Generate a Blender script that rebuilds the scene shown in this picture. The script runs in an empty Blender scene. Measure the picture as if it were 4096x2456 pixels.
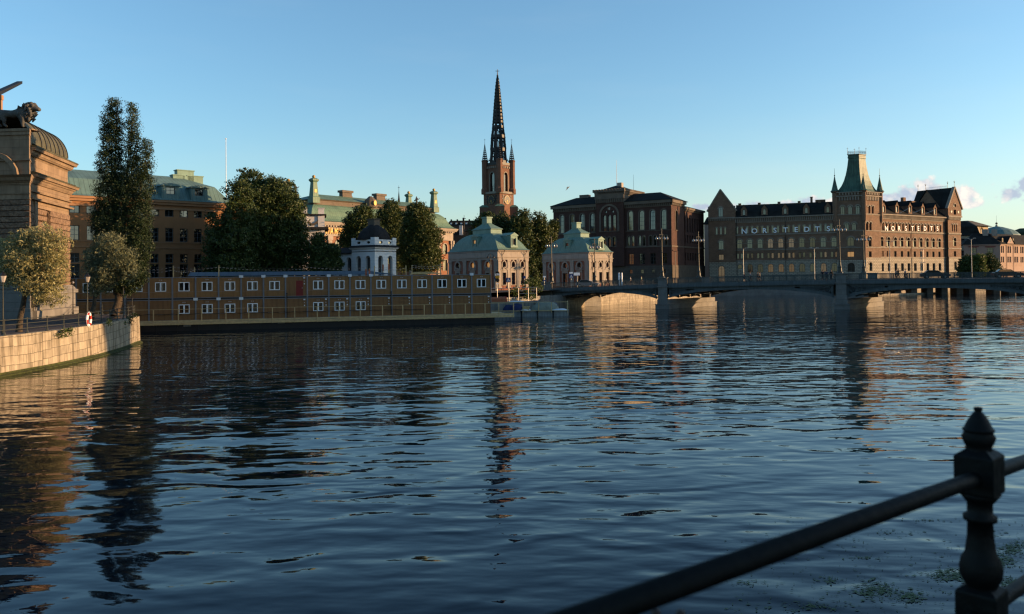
import bpy, math, random
import numpy as np
from mathutils import Vector, Matrix
random.seed(7)
R = math.radians
sc = bpy.context.scene
COL = sc.collection

# ---------------------------------------------------------------- camera
FPX, CX, HY = 3185.0, 2048.0, 1105.0      # focal length / centre column / horizon row, measured on the 4096 px photograph
PITCH, ROLL = R(0.8), R(0.6)
CY = HY - FPX*math.tan(PITCH)
CAMZ = 6.19
_F = Vector((0, math.cos(PITCH), math.sin(PITCH)))
_U0 = Vector((0, -math.sin(PITCH), math.cos(PITCH)))
_R0 = Vector((1, 0, 0))
_U = _U0*math.cos(ROLL) + _R0*math.sin(ROLL)
_R = _R0*math.cos(ROLL) - _U0*math.sin(ROLL)
cam_d = bpy.data.cameras.new('camera')
cam = bpy.data.objects.new('camera', cam_d)
COL.objects.link(cam)
m = Matrix((( _R.x, _U.x, -_F.x, 0), (_R.y, _U.y, -_F.y, 0), (_R.z, _U.z, -_F.z, CAMZ), (0, 0, 0, 1)))
cam.matrix_world = m
cam_d.sensor_width = 36.0
cam_d.lens = 36.0*FPX/4096.0
cam_d.shift_y = (CY-1228.0)/4096.0
cam_d.clip_start = 0.05
cam_d.clip_end = 6000
cam_d.dof.use_dof = True
cam_d.dof.focus_distance = 130
cam_d.dof.aperture_fstop = 3.6
sc.camera = cam

# ---------------------------------------------------------------- light
SUN_AZ, SUN_EL = R(0.0), R(8.0)          # azimuth from +X towards +Y
SKY_STRENGTH, SUN_STRENGTH, EXPOSURE = 0.15, 5.0, 1.15
world = bpy.data.worlds.new('World'); sc.world = world; world.use_nodes = True
nt = world.node_tree; nt.nodes.clear()
def N(t, ty, **k):
    n = t.nodes.new(ty)
    for a, b in k.items(): setattr(n, a, b)
    return n
def math_node(t, op, a, b=None, c=None):
    n = N(t, 'ShaderNodeMath', operation=op)
    for i, x in enumerate((a, b, c)):
        if x is None: continue
        if isinstance(x, (int, float)): n.inputs[i].default_value = x
        else: t.links.new(x, n.inputs[i])
    return n.outputs[0]
def build_world():
    sky = N(nt, 'ShaderNodeTexSky', sky_type='NISHITA')
    sky.sun_disc = False
    sky.sun_elevation = SUN_EL
    sky.sun_rotation = R(90) - SUN_AZ       # Blender measures it clockwise from +Y
    sky.altitude = 0; sky.air_density = 1.0; sky.dust_density = 0.9; sky.ozone_density = 3.0
    gam = N(nt, 'ShaderNodeGamma'); gam.inputs[1].default_value = .95; nt.links.new(sky.outputs[0], gam.inputs[0])
    hsv = N(nt, 'ShaderNodeMixRGB', blend_type='MULTIPLY'); hsv.inputs[0].default_value = 1; hsv.inputs[2].default_value = (.90, 1.0, .98, 1); nt.links.new(gam.outputs[0], hsv.inputs[1])
    # clouds low over the horizon, shaped in direction space: azimuth / elevation
    tc = N(nt, 'ShaderNodeTexCoord'); sep = N(nt, 'ShaderNodeSeparateXYZ')
    nt.links.new(tc.outputs['Generated'], sep.inputs[0])
    M = lambda op, a, b=None, c=None: math_node(nt, op, a, b, c)
    az = M('ARCTAN2', sep.outputs[0], sep.outputs[1])
    el = M('ARCSINE', sep.outputs[2])
    comb = N(nt, 'ShaderNodeCombineXYZ')
    nt.links.new(az, comb.inputs[0]); nt.links.new(el, comb.inputs[1])
    n1 = N(nt, 'ShaderNodeTexNoise'); n1.inputs['Scale'].default_value = 34; n1.inputs['Detail'].default_value = 9; n1.inputs['Roughness'].default_value = .62
    nt.links.new(comb.outputs[0], n1.inputs['Vector'])
    vo = N(nt, 'ShaderNodeTexVoronoi', feature='SMOOTH_F1'); vo.inputs['Scale'].default_value = 62; vo.inputs['Detail'].default_value = 3
    vo.inputs['Smoothness'].default_value = .35
    wv = N(nt, 'ShaderNodeVectorMath', operation='MULTIPLY_ADD'); wv.inputs[1].default_value = (.012, .012, .012)
    nt.links.new(n1.outputs['Color'], wv.inputs[0]); nt.links.new(comb.outputs[0], wv.inputs[2])
    nt.links.new(wv.outputs[0], vo.inputs['Vector'])
    n3 = N(nt, 'ShaderNodeTexNoise'); n3.inputs['Scale'].default_value = 110; n3.inputs['Detail'].default_value = 6; n3.inputs['Roughness'].default_value = .6
    nt.links.new(comb.outputs[0], n3.inputs['Vector'])
    # lobes: (px, py, half width px, half height px, weight) read from the photograph
    lobes = CLOUDS
    tot = None; dark = None
    for (px, py, hw, hh, w, dk) in lobes:
        a0 = math.atan2(px-CX, FPX); e0 = math.atan((1105-0.0105*(px-2048)-py)/math.hypot(FPX, px-CX))
        ra = 1.4*hw/FPX*math.cos(a0)**2; re = 1.3*hh/FPX*math.cos(a0)
        dx = M('DIVIDE', M('SUBTRACT', az, a0), ra); dy = M('DIVIDE', M('SUBTRACT', el, e0), re)
        r2 = M('ADD', M('MULTIPLY', dx, dx), M('MULTIPLY', dy, dy))
        g = M('MULTIPLY', M('EXPONENT', M('MULTIPLY', r2, -0.9)), w)
        tot = g if tot is None else M('MAXIMUM', tot, g)
        d = M('MULTIPLY', g, dk)
        dark = d if dark is None else M('MAXIMUM', dark, d)
    puff = M('SUBTRACT', 1.0, M('MULTIPLY', vo.outputs['Distance'], 1.0))
    dens = M('ADD', tot, M('ADD', M('MULTIPLY', M('SUBTRACT', puff, .62), .5), M('MULTIPLY', M('SUBTRACT', n1.outputs['Fac'], .5), .75)))
    mr = N(nt, 'ShaderNodeMapRange', interpolation_type='SMOOTHERSTEP'); mr.inputs['From Min'].default_value = .27; mr.inputs['From Max'].default_value = .62
    nt.links.new(dens, mr.inputs[0])
    gate = N(nt, 'ShaderNodeMapRange'); gate.inputs['From Min'].default_value = .12; gate.inputs['From Max'].default_value = .3
    nt.links.new(tot, gate.inputs[0])
    fac = M('MULTIPLY', mr.outputs[0], gate.outputs[0])
    # thin bright haze layer near the horizon, thicker towards the sun, with faint streaks
    azr = N(nt, 'ShaderNodeMapRange'); azr.inputs['From Min'].default_value = -.7; azr.inputs['From Max'].default_value = .7; azr.inputs['To Min'].default_value = .04; azr.inputs['To Max'].default_value = .50
    nt.links.new(az, azr.inputs[0]); ee = M('DIVIDE', el, .13)
    st = N(nt, 'ShaderNodeTexNoise'); st.inputs['Scale'].default_value = 5; st.inputs['Detail'].default_value = 5
    mps = N(nt, 'ShaderNodeMapping'); mps.inputs['Scale'].default_value = (1, 5, 1); nt.links.new(comb.outputs[0], mps.inputs[0]); nt.links.new(mps.outputs[0], st.inputs['Vector'])
    hz = M('MULTIPLY', M('MULTIPLY', M('EXPONENT', M('MULTIPLY', M('MULTIPLY', ee, ee), -1.0)), azr.outputs[0]), M('ADD', .6, M('MULTIPLY', st.outputs['Fac'], .8)))
    hz = M('ADD', hz, M('MULTIPLY', M('MAXIMUM', M('SUBTRACT', st.outputs['Fac'], .52), 0.0), .10))
    hm = N(nt, 'ShaderNodeMixRGB'); hm.inputs[2].default_value = (2.75, 2.72, 2.45, 1); nt.links.new(hz, hm.inputs[0]); nt.links.new(hsv.outputs[0], hm.inputs[1])
    # lit creamy tops, lilac grey undersides
    shade = N(nt, 'ShaderNodeMapRange'); shade.inputs['From Min'].default_value = .42; shade.inputs['From Max'].default_value = 1.2
    sh = M('ADD', M('MULTIPLY', dark, .9), M('MULTIPLY', M('SUBTRACT', n3.outputs['Fac'], .45), .8))
    sh = M('ADD', sh, M('MULTIPLY', M('SUBTRACT', .78, puff), .9))
    nt.links.new(sh, shade.inputs[0])
    cm = N(nt, 'ShaderNodeMixRGB'); cm.inputs[1].default_value = CLOUD_LIT; cm.inputs[2].default_value = CLOUD_DARK
    nt.links.new(shade.outputs[0], cm.inputs[0])
    mix = N(nt, 'ShaderNodeMixRGB')
    nt.links.new(M('MULTIPLY', fac, .92), mix.inputs[0]); nt.links.new(hm.outputs[0], mix.inputs[1]); nt.links.new(cm.outputs[0], mix.inputs[2])
    bg = N(nt, 'ShaderNodeBackground'); bg.inputs[1].default_value = SKY_STRENGTH
    out = N(nt, 'ShaderNodeOutputWorld')
    nt.links.new(mix.outputs[0], bg.inputs[0]); nt.links.new(bg.outputs[0], out.inputs[0])
CLOUD_LIT = (3.45, 3.1, 2.75, 1); CLOUD_DARK = (1.5, 1.72, 2.15, 1)
CLOUDS = [(3000, 822, 90, 30, 1.0, .3), (3170, 822, 80, 26, .95, .5), (3240, 806, 70, 28, 1.0, .3), (3330, 812, 60, 24, .95, .2), (2810, 828, 80, 18, .9, 1.0), (2880, 830, 50, 16, .8, .6),
          (3560, 800, 80, 40, .9, .6), (3640, 790, 90, 52, 1.05, .45), (3715, 765, 70, 56, 1.1, .25), (3800, 800, 60, 50, 1.0, .2), (3850, 790, 75, 45, 1.05, .1), (3900, 815, 75, 28, .8, .1),
          (3975, 795, 35, 14, .55, .8), (3965, 738, 45, 16, .5, .8), (4030, 740, 30, 14, .6, .1), (4060, 775, 60, 34, .85, .9), (4110, 740, 65, 40, 1.0, .9), (4080, 745, 45, 20, .8, .1), (4095, 800, 55, 16, .7, .2), (4000, 787, 40, 14, .6, .7)]
build_world()
sun_d = bpy.data.lights.new('sun', 'SUN'); sun_d.energy = SUN_STRENGTH; sun_d.angle = R(0.55); sun_d.color = (1.0, .60, .29)
sun = bpy.data.objects.new('sun', sun_d); COL.objects.link(sun)
sdir = Vector((math.cos(SUN_EL)*math.cos(SUN_AZ), math.cos(SUN_EL)*math.sin(SUN_AZ), math.sin(SUN_EL)))
sun.rotation_euler = sdir.to_track_quat('Z', 'Y').to_euler()
sun.location = (300, 100, 200)
sc.view_settings.view_transform = 'Standard'; sc.view_settings.look = 'None'
sc.view_settings.exposure = EXPOSURE; sc.view_settings.gamma = 1.0
sc.render.engine = 'CYCLES'
sc.cycles.max_bounces = 6; sc.cycles.diffuse_bounces = 2; sc.cycles.glossy_bounces = 3; sc.cycles.transparent_max_bounces = 6
sc.cycles.use_denoising = True
sc.cycles.sample_clamp_indirect = 2.5
sc.cycles.caustics_reflective = False; sc.cycles.caustics_refractive = False
sc.cycles.filter_width = 1.3

# ---------------------------------------------------------------- measuring helpers
def ray(px, py):
    return _F*FPX + _R*(px-CX) + _U*(CY-py)
def gp(px, py, z=0.0):                      # where the sight line meets the level z
    d = ray(px, py); t = (z-CAMZ)/d.z
    return Vector((d.x*t, d.y*t, z))
def at(px, py, D):                          # the point of the sight line at distance D down the Y axis
    d = ray(px, py); t = D/d.y
    return Vector((d.x*t, D, CAMZ+d.z*t))
def hp(px, D):                              # plan position at horizon height
    p = at(px, HY, D); return (p.x, p.y)

class Fr:                                   # a vertical working plane: u along, v inwards, z up
    def __init__(s, A, ux):
        l = math.hypot(ux[0], ux[1]); s.A = (A[0], A[1]); s.ux = (ux[0]/l, ux[1]/l); s.uy = (-s.ux[1], s.ux[0])
        s.ang = math.atan2(s.ux[1], s.ux[0])
    def P(s, u, v, z):
        return (s.A[0]+s.ux[0]*u+s.uy[0]*v, s.A[1]+s.ux[1]*u+s.uy[1]*v, z)
    def uz(s, px, py, v=0.0):
        d = ray(px, py); n = s.uy
        t = ((s.A[0]+n[0]*v)*n[0]+(s.A[1]+n[1]*v)*n[1])/(d.x*n[0]+d.y*n[1])
        x, y = d.x*t-s.A[0], d.y*t-s.A[1]
        return (x*s.ux[0]+y*s.ux[1], CAMZ+d.z*t)
    def u(s, px, py=1000, v=0.0): return s.uz(px, py, v)[0]
    def z(s, px, py, v=0.0): return s.uz(px, py, v)[1]
    def side(s, u, v=0.0, left=False):      # frame of the end wall at u
        p = s.P(u, v, 0)
        return Fr((p[0], p[1]), s.uy) if not left else Fr((p[0], p[1]), (-s.uy[0], -s.uy[1]))
WF = Fr((0, 0), (1, 0))
def frame2(A, B): return Fr(A, (B[0]-A[0], B[1]-A[1]))

# ---------------------------------------------------------------- mesh collector
ORG = {}
def root_loc(o): return ORG.get(o.name, Vector((0, 0, 0)))
class MB:
    def __init__(s): s.v = []; s.f = []; s.mi = []; s.smooth = False
    def add(s, pts): i = len(s.v); s.v.extend([tuple(p) for p in pts]); return i
    def poly(s, pts): i = s.add(pts); s.f.append(tuple(range(i, i+len(pts))))
    def box(s, fr, u0, u1, v0, v1, z0, z1):
        c = [fr.P(u, v, z) for z in (z0, z1) for (u, v) in ((u0, v0), (u1, v0), (u1, v1), (u0, v1))]
        i = s.add(c)
        for q in ((0, 3, 2, 1), (4, 5, 6, 7), (0, 1, 5, 4), (1, 2, 6, 5), (2, 3, 7, 6), (3, 0, 4, 7)):
            s.f.append(tuple(i+k for k in q))
    def tube(s, p, q, r0, r1=None, n=6, cap=True):
        r1 = r0 if r1 is None else r1
        p, q = Vector(p), Vector(q); d = (q-p)
        if d.length < 1e-6: return
        d.normalize()
        a = d.orthogonal().normalized(); b = d.cross(a)
        ring = lambda c, r: [c + (a*math.cos(2*math.pi*k/n)+b*math.sin(2*math.pi*k/n))*r for k in range(n)]
        i = s.add(ring(p, r0)); j = s.add(ring(q, r1))
        for k in range(n): s.f.append((i+k, i+(k+1) % n, j+(k+1) % n, j+k))
        if cap: s.f.append(tuple(i+k for k in reversed(range(n)))); s.f.append(tuple(j+k for k in range(n)))
    def lathe(s, c, prof, n=12, sq=None):     # prof: (radius, z)
        rows = []
        for (r, z) in prof:
            rows.append(s.add([(c[0]+r*math.cos(2*math.pi*(k+.5)/n), c[1]+r*math.sin(2*math.pi*(k+.5)/n), c[2]+z) for k in range(n)]))
        for a, b in zip(rows[:-1], rows[1:]):
            for k in range(n): s.f.append((a+k, a+(k+1) % n, b+(k+1) % n, b+k))
        s.f.append(tuple(rows[0]+k for k in reversed(range(n)))); s.f.append(tuple(rows[-1]+k for k in range(n)))
    def rings(s, rings, cap=True, base=True):
        rows = [s.add(r) for r in rings]; n = len(rings[0])
        for a, b in zip(rows[:-1], rows[1:]):
            for k in range(n): s.f.append((a+k, a+(k+1) % n, b+(k+1) % n, b+k))
        if base: s.f.append(tuple(rows[0]+k for k in reversed(range(n))))
        if cap: s.f.append(tuple(rows[-1]+k for k in range(n)))
    def sphere(s, c, r, n=8, m_=6, sz=1.0):
        s.lathe(c, [(max(.001, r*math.sin(math.pi*i/m_)), -r*sz*math.cos(math.pi*i/m_)) for i in range(m_+1)], n)
    def prism(s, fr, pts, v0, v1):            # polygon of (u, z) extruded inwards
        i = s.add([fr.P(u, v0, z) for u, z in pts]); j = s.add([fr.P(u, v1, z) for u, z in pts]); n = len(pts)
        s.f.append(tuple(i+k for k in range(n))); s.f.append(tuple(j+k for k in reversed(range(n))))
        for k in range(n): s.f.append((i+k, j+k, j+(k+1) % n, i+(k+1) % n))
    def ribbon(s, fr, pts, hw, v0, v1, closed=False):   # band following (u, z) points, thickness 2*hw
        P = [Vector(p) for p in pts]; n = len(P)
        lo, hi = [], []
        for k in range(n):
            a = P[(k-1) % n] if (closed or k > 0) else P[k]; b = P[(k+1) % n] if (closed or k < n-1) else P[k]
            t = (b-a).normalized(); nn = Vector((-t.y, t.x))
            lo.append(P[k]-nn*hw); hi.append(P[k]+nn*hw)
        for k in range(n if closed else n-1):
            k2 = (k+1) % n
            s.prism(fr, [lo[k], lo[k2], hi[k2], hi[k]], v0, v1)
    def build(s, name, mat, parent=None, loc=None, label=None, cat=None, group=None, kind=None, smooth=False):
        o3 = root_loc(parent) if parent is not None else Vector(loc if loc is not None else (0, 0, 0))
        me = bpy.data.meshes.new(name)
        v = [(p[0]-o3.x, p[1]-o3.y, p[2]-o3.z) for p in s.v]
        me.from_pydata(v, [], s.f); me.materials.append(mat)
        autouv(me, o3)
        if smooth: me.polygons.foreach_set('use_smooth', [True]*len(me.polygons))
        o = bpy.data.objects.new(name, me); COL.objects.link(o)
        if parent is not None: o.parent = parent
        else: o.location = o3
        ORG[o.name] = o3
        tag(o, label, cat, group, kind)
        return o
def autouv(me, o3):
    n = len(me.polygons)
    if n == 0: return
    me.update()
    nl = len(me.loops)
    co = np.empty(len(me.vertices)*3); me.vertices.foreach_get('co', co); co = co.reshape(-1, 3)+np.array([o3.x, o3.y, o3.z])
    li = np.empty(nl, dtype=np.int32); me.loops.foreach_get('vertex_index', li)
    nor = np.empty(n*3); me.polygons.foreach_get('normal', nor); nor = nor.reshape(-1, 3)
    lt = np.empty(n, dtype=np.int32); me.polygons.foreach_get('loop_total', lt)
    pn = np.repeat(nor, lt, axis=0)
    ua = np.stack([-pn[:, 1], pn[:, 0], np.zeros(nl)], 1); l = np.linalg.norm(ua, axis=1)
    flat = l < .05; ua[flat] = (1, 0, 0); l[flat] = 1; ua /= l[:, None]
    va = np.cross(pn, ua)
    p = co[li]
    uv = np.stack([(p*ua).sum(1), (p*va).sum(1)], 1)
    lay = me.uv_layers.new(name='uv'); lay.data.foreach_set('uv', uv.astype(np.float32).ravel())
def tag(o, label=None, cat=None, group=None, kind=None):
    if label: o['label'] = label
    if cat: o['category'] = cat
    if group: o['group'] = group
    if kind: o['kind'] = kind
    return o
def thing(name, loc, label, cat, group=None):
    o = bpy.data.objects.new(name, None); COL.objects.link(o); o.location = loc; o.empty_display_size = .5
    ORG[o.name] = Vector(loc)
    return tag(o, label, cat, group)
def place(me, name, parent, wp, ang=0.0):      # another use of a mesh, at world point wp
    o = bpy.data.objects.new(name, me); COL.objects.link(o)
    o3 = root_loc(parent) if parent is not None else Vector((0, 0, 0))
    o.parent = parent; o.location = Vector(wp)-o3; o.rotation_euler = (0, 0, ang)
    ORG[o.name] = Vector(wp)
    return o

# ---------------------------------------------------------------- materials
def mat(name, col, rough=.75, var=.15, vs=.6, bump=0.0, bs=6.0, brick=None, seam=None, metal=0.0, spec=.3, col2=None, streak=0.0, emit=None, streak_col=None):
    if emit is None: col = tuple(c*ALB for c in col)
    m = bpy.data.materials.new(name); m.use_nodes = True; t = m.node_tree; b = t.nodes['Principled BSDF']
    b.inputs['Roughness'].default_value = rough; b.inputs['Metallic'].default_value = metal; b.inputs['Specular IOR Level'].default_value = spec
    L = t.links.new
    geo = N(t, 'ShaderNodeNewGeometry')
    uv = N(t, 'ShaderNodeUVMap'); uv.uv_map = 'uv'
    noi = N(t, 'ShaderNodeTexNoise'); noi.inputs['Scale'].default_value = vs; noi.inputs['Detail'].default_value = 5; noi.inputs['Roughness'].default_value = .6
    L(geo.outputs['Position'], noi.inputs['Vector'])
    c2 = col2 or tuple(c*(1-var*1.6) for c in col); c1 = tuple(min(1, c*(1+var)) for c in col)
    ramp = N(t, 'ShaderNodeValToRGB'); ramp.color_ramp.elements[0].position = .32; ramp.color_ramp.elements[1].position = .68
    ramp.color_ramp.elements[0].color = (*c2, 1); ramp.color_ramp.elements[1].color = (*c1, 1)
    L(noi.outputs['Fac'], ramp.inputs[0]); cur = ramp.outputs[0]; h = None
    if brick:
        bw, bh, ms, mc, dv = brick
        bt = N(t, 'ShaderNodeTexBrick'); bt.inputs['Scale'].default_value = 1; bt.inputs['Brick Width'].default_value = bw; bt.inputs['Row Height'].default_value = bh
        bt.inputs['Mortar Size'].default_value = ms; bt.inputs['Mortar Smooth'].default_value = .3
        bt.inputs['Color1'].default_value = (1-dv, 1-dv, 1-dv, 1); bt.inputs['Color2'].default_value = (1+dv, 1+dv, 1+dv, 1); bt.inputs['Mortar'].default_value = (mc, mc, mc, 1)
        L(uv.outputs[0], bt.inputs['Vector'])
        mx = N(t, 'ShaderNodeMixRGB', blend_type='MULTIPLY'); mx.inputs[0].default_value = 1
        L(cur, mx.inputs[1]); L(bt.outputs['Color'], mx.inputs[2]); cur = mx.outputs[0]; h = math_node(t, 'MULTIPLY', bt.outputs['Fac'], -.6)
    if seam:
        sp = N(t, 'ShaderNodeSeparateXYZ'); L(uv.outputs[0], sp.inputs[0])
        fr = math_node(t, 'FRACT', math_node(t, 'DIVIDE', sp.outputs[0], seam))
        ln = math_node(t, 'LESS_THAN', fr, .13)
        mx = N(t, 'ShaderNodeMixRGB', blend_type='MULTIPLY'); L(math_node(t, 'MULTIPLY', ln, .45), mx.inputs[0]); L(cur, mx.inputs[1]); mx.inputs[2].default_value = (.3, .3, .3, 1); cur = mx.outputs[0]
        h = math_node(t, 'MULTIPLY', ln, 1.0)
    if streak:
        mp = N(t, 'ShaderNodeMapping'); mp.inputs['Scale'].default_value = (2.2, .16, 1); L(uv.outputs[0], mp.inputs[0])
        n2 = N(t, 'ShaderNodeTexNoise'); n2.inputs['Scale'].default_value = 1.5; n2.inputs['Detail'].default_value = 6; L(mp.outputs[0], n2.inputs['Vector'])
        r2 = N(t, 'ShaderNodeMapRange'); r2.inputs['From Min'].default_value = .45; r2.inputs['From Max'].default_value = .64; L(n2.outputs['Fac'], r2.inputs[0])
        mx = N(t, 'ShaderNodeMixRGB', blend_type='MULTIPLY'); L(math_node(t, 'MULTIPLY', r2.outputs[0], streak), mx.inputs[0]); L(cur, mx.inputs[1]); mx.inputs[2].default_value = (*(streak_col or (.3, .27, .23)), 1); cur = mx.outputs[0]
    L(cur, b.inputs['Base Color'])
    if bump or h is not None:
        nb = N(t, 'ShaderNodeTexNoise'); nb.inputs['Scale'].default_value = bs; nb.inputs['Detail'].default_value = 6; L(geo.outputs['Position'], nb.inputs['Vector'])
        hh = math_node(t, 'MULTIPLY', nb.outputs['Fac'], bump if bump else .1)
        if h is not None: hh = math_node(t, 'ADD', hh, math_node(t, 'MULTIPLY', h, .25))
        bp = N(t, 'ShaderNodeBump'); bp.inputs['Strength'].default_value = .8; bp.inputs['Distance'].default_value = .1; L(hh, bp.inputs['Height']); L(bp.outputs[0], b.inputs['Normal'])
    if emit:
        b.inputs['Emission Color'].default_value = (*emit[0], 1); b.inputs['Emission Strength'].default_value = emit[1]
    return m
M_ = {}
ALB = .56
def mm(k): return M_[k]
M_['granite'] = mat('pink_granite', (.35, .25, .165), .8, .14, .5, .15, 9, brick=(1.6, .72, .012, .55, .1), streak=.3)
M_['granite_rock'] = mat('rock_faced_granite', (.29, .195, .135), .9, .3, 3.0, 4.0, 3.2)
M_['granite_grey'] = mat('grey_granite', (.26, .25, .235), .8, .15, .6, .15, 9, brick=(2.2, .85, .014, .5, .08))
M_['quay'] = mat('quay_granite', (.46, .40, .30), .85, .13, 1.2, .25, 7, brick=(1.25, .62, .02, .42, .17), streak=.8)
M_['concrete'] = mat('concrete', (.33, .32, .29), .85, .2, .8, .2, 8, streak=.5)
M_['pontoon'] = mat('pale_pontoon_concrete', (.40, .42, .42), .85, .15, 1.2, .1, 8, streak=.5)
M_['algae'] = mat('waterline_algae', (.055, .07, .015), .9, .4, 3, .4, 8)
M_['copper'] = mat('green_copper', (.17, .29, .20), .6, .14, .9, seam=.62, streak=.35, streak_col=(.5, .6, .55))
M_['copper_pale'] = mat('pale_green_copper', (.20, .33, .265), .6, .1, .9, seam=.55, streak=.25, streak_col=(.5, .6, .6))
M_['copper_plain'] = mat('pale_green_copper_sheet', (.24, .39, .31), .6, .1, .9, streak=.25, streak_col=(.5, .6, .6))
M_['copper_blue'] = mat('blue_green_copper', (.16, .28, .27), .6, .14, .5, seam=.65, streak=.3, streak_col=(.5, .6, .6))
M_['copper_dark'] = mat('dark_green_copper', (.075, .165, .12), .55, .3, .5, seam=.8, streak=.5, streak_col=(.3, .35, .3))
M_['copper_brown'] = mat('olive_brown_copper', (.12, .115, .065), .65, .2, 1.0, streak=.4)
M_['lead'] = mat('dark_lead_roof', (.042, .040, .042), .85, .2, .8, seam=.6, spec=.1)
M_['roof'] = mat('black_sheet_roof', (.030, .030, .028), .85, .25, .5, seam=.6, spec=.08)
M_['roof_tile'] = mat('brown_roof', (.10, .085, .06), .8, .2, .6, seam=.4)
M_['orange'] = mat('orange_plaster', (.40, .19, .082), .9, .09, .3, .05, 20)
M_['orange_trim'] = mat('orange_cornice', (.42, .23, .12), .9, .06, .5)
M_['white'] = mat('white_render', (1.10, 1.08, 1.09), .85, .05, .6, .08, 12, brick=(40, .52, .02, .72, 0))
M_['white_plain'] = mat('white_render_plain', (1.0, .97, .96), .85, .06, .8)
M_['pinkbrick'] = mat('red_brick_pavilion', (.33, .135, .085), .9, .1, 1.0, brick=(.5, .16, .02, 1.25, .12))
M_['sand'] = mat('pale_sandstone', (.50, .43, .36), .85, .09, .9, streak=.15)
M_['gold'] = mat('gilding', (.60, .38, .11), .55, .1, 2, metal=.3)
M_['ridbrick'] = mat('orange_brick', (.36, .17, .10), .9, .1, 1.0)
M_['archbrick'] = mat('dark_red_brick', (.098, .047, .036), .9, .14, .5, brick=(.6, .2, .02, .8, .15))
M_['archstone'] = mat('brown_grey_stone', (.14, .115, .09), .9, .15, .6, brick=(1.4, .6, .03, .6, .1))
M_['archtrim'] = mat('sand_grey_trim', (.19, .15, .115), .85, .14, .8)
M_['norbrick'] = mat('brown_brick', (.28, .17, .11), .9, .12, .6, .3, 5, brick=(.55, .2, .02, .75, .18))
M_['nortrim'] = mat('weathered_stone_trim', (.36, .31, .25), .85, .16, 1.0, .2, 5)
M_['norstone'] = mat('rusticated_limestone', (.52, .46, .36), .85, .1, 1.0, .2, 5, brick=(1.15, .46, .06, .22, .08))
M_['churchbrick'] = mat('church_brick', (.25, .125, .08), .9, .1, .4, brick=(.9, .35, .04, .8, .12))
M_['iron'] = mat('black_cast_iron', (.012, .012, .013), .5, .2, 3)
M_['rail'] = mat('dark_green_black_paint', (.002, .003, .003), .6, .5, 22, .06, 26, spec=.16, streak=.3)
M_['quayrail'] = mat('grey_green_railing_paint', (.055, .06, .05), .55, .15, 4)
M_['bridge'] = mat('blue_grey_bridge_paint', (.14, .165, .175), .65, .12, .8, streak=.3)
M_['bridgerail'] = mat('grey_green_bridge_railing', (.08, .10, .10), .55, .12, 1)
M_['post'] = mat('bridge_lamp_green_grey', (.055, .058, .045), .5, .1, 2)
M_['pinkhouse'] = mat('salmon_plaster', (.52, .36, .28), .9, .06, .3, .04, 20)
M_['cream'] = mat('cream_plaster', (.55, .44, .30), .9, .06, .3)
M_['frame'] = mat('window_frame_paint', (.10, .09, .08), .6, .1, 3)
M_['frame_grey'] = mat('grey_window_frame', (.13, .14, .145), .6, .1, 3)
M_['whiteframe'] = mat('white_plastic_frame', (1.25, 1.3, 1.35), .5, .03, 3)
M_['wood'] = mat('pine_timber', (.80, .58, .29), .8, .15, 3, .1, 14)
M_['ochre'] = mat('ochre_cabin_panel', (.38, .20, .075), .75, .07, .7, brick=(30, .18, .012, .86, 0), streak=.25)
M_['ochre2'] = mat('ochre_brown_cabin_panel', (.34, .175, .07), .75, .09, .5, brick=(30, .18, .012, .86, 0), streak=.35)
M_['greymetal'] = mat('grey_steel_post', (.26, .28, .31), .5, .1, 2)
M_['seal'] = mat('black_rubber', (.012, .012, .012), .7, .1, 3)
M_['reddoor'] = mat('red_door_paint', (.26, .02, .015), .5, .08, 2)
M_['hull'] = mat('black_steel_hull', (.012, .012, .013), .5, .3, 1.0)
M_['litwhite'] = mat('white_box', (1.0, 1.05, 1.1), .5, .03, 3)
M_['asphalt'] = mat('asphalt', (.055, .055, .058), .9, .2, .8, .2, 30)
M_['cobble'] = mat('cobbles', (.10, .08, .075), .9, .3, 6, .5, 12)
M_['earth'] = mat('earth_and_pavement', (.10, .09, .075), .95, .3, .4)
M_['bark'] = mat('bark', (.085, .065, .045), .95, .3, 3, .8, 10)
M_['bronze'] = mat('weathered_bronze_stone', (.105, .105, .10), .75, .25, 2.2, .5, 6)
M_['red'] = mat('red_paint', (.62, .045, .03), .5, .05, 3)
M_['bluesign'] = mat('blue_sign', (.02, .06, .25), .5, .05, 3)
M_['yellowsign'] = mat('yellow_sign', (.65, .40, .03), .5, .05, 3)
M_['orangeplastic'] = mat('orange_tarp', (.60, .18, .08), .6, .1, 2)
M_['tarp'] = mat('blue_tarpaulin', (.015, .03, .13), .6, .2, 2, .4, 3)
M_['pale_tarp'] = mat('pale_green_tarpaulin', (.36, .38, .30), .7, .15, 2, .4, 3)
M_['letter'] = mat('white_letter', (1.35, 1.4, 1.45), .5, .02, 3)
M_['skin'] = mat('skin', (.50, .30, .22), .6, .05, 5)
M_['scaf'] = mat('galvanised_tube', (.55, .53, .50), .45, .08, 3, metal=.3)
def glassmat(name, tint, rough=.04, emit=None):
    m = mat(name, tint, rough, .3, .5, spec=.5, emit=emit); m.node_tree.nodes['Principled BSDF'].inputs['IOR'].default_value = 2.0
    return m
M_['glass'] = glassmat('dark_window_glass', (.012, .015, .018))
M_['glass_lit'] = glassmat('warm_lit_window_glass', (.10, .05, .02), .15, emit=((1.0, .45, .14), .03))  # faint emission stands in for warm reflections in the panes
M_['glass_lit2'] = glassmat('bright_lit_window_glass', (.2, .12, .04), .2, emit=((1.0, .47, .14), .16))  # amber emission set into the panes
M_['curtain'] = mat('beige_curtain', (.30, .27, .20), .9, .1, 6)
M_['glass_dark'] = mat('dark_cabin_glass', (.006, .007, .009), .08, .3, 3, spec=.35)
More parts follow.
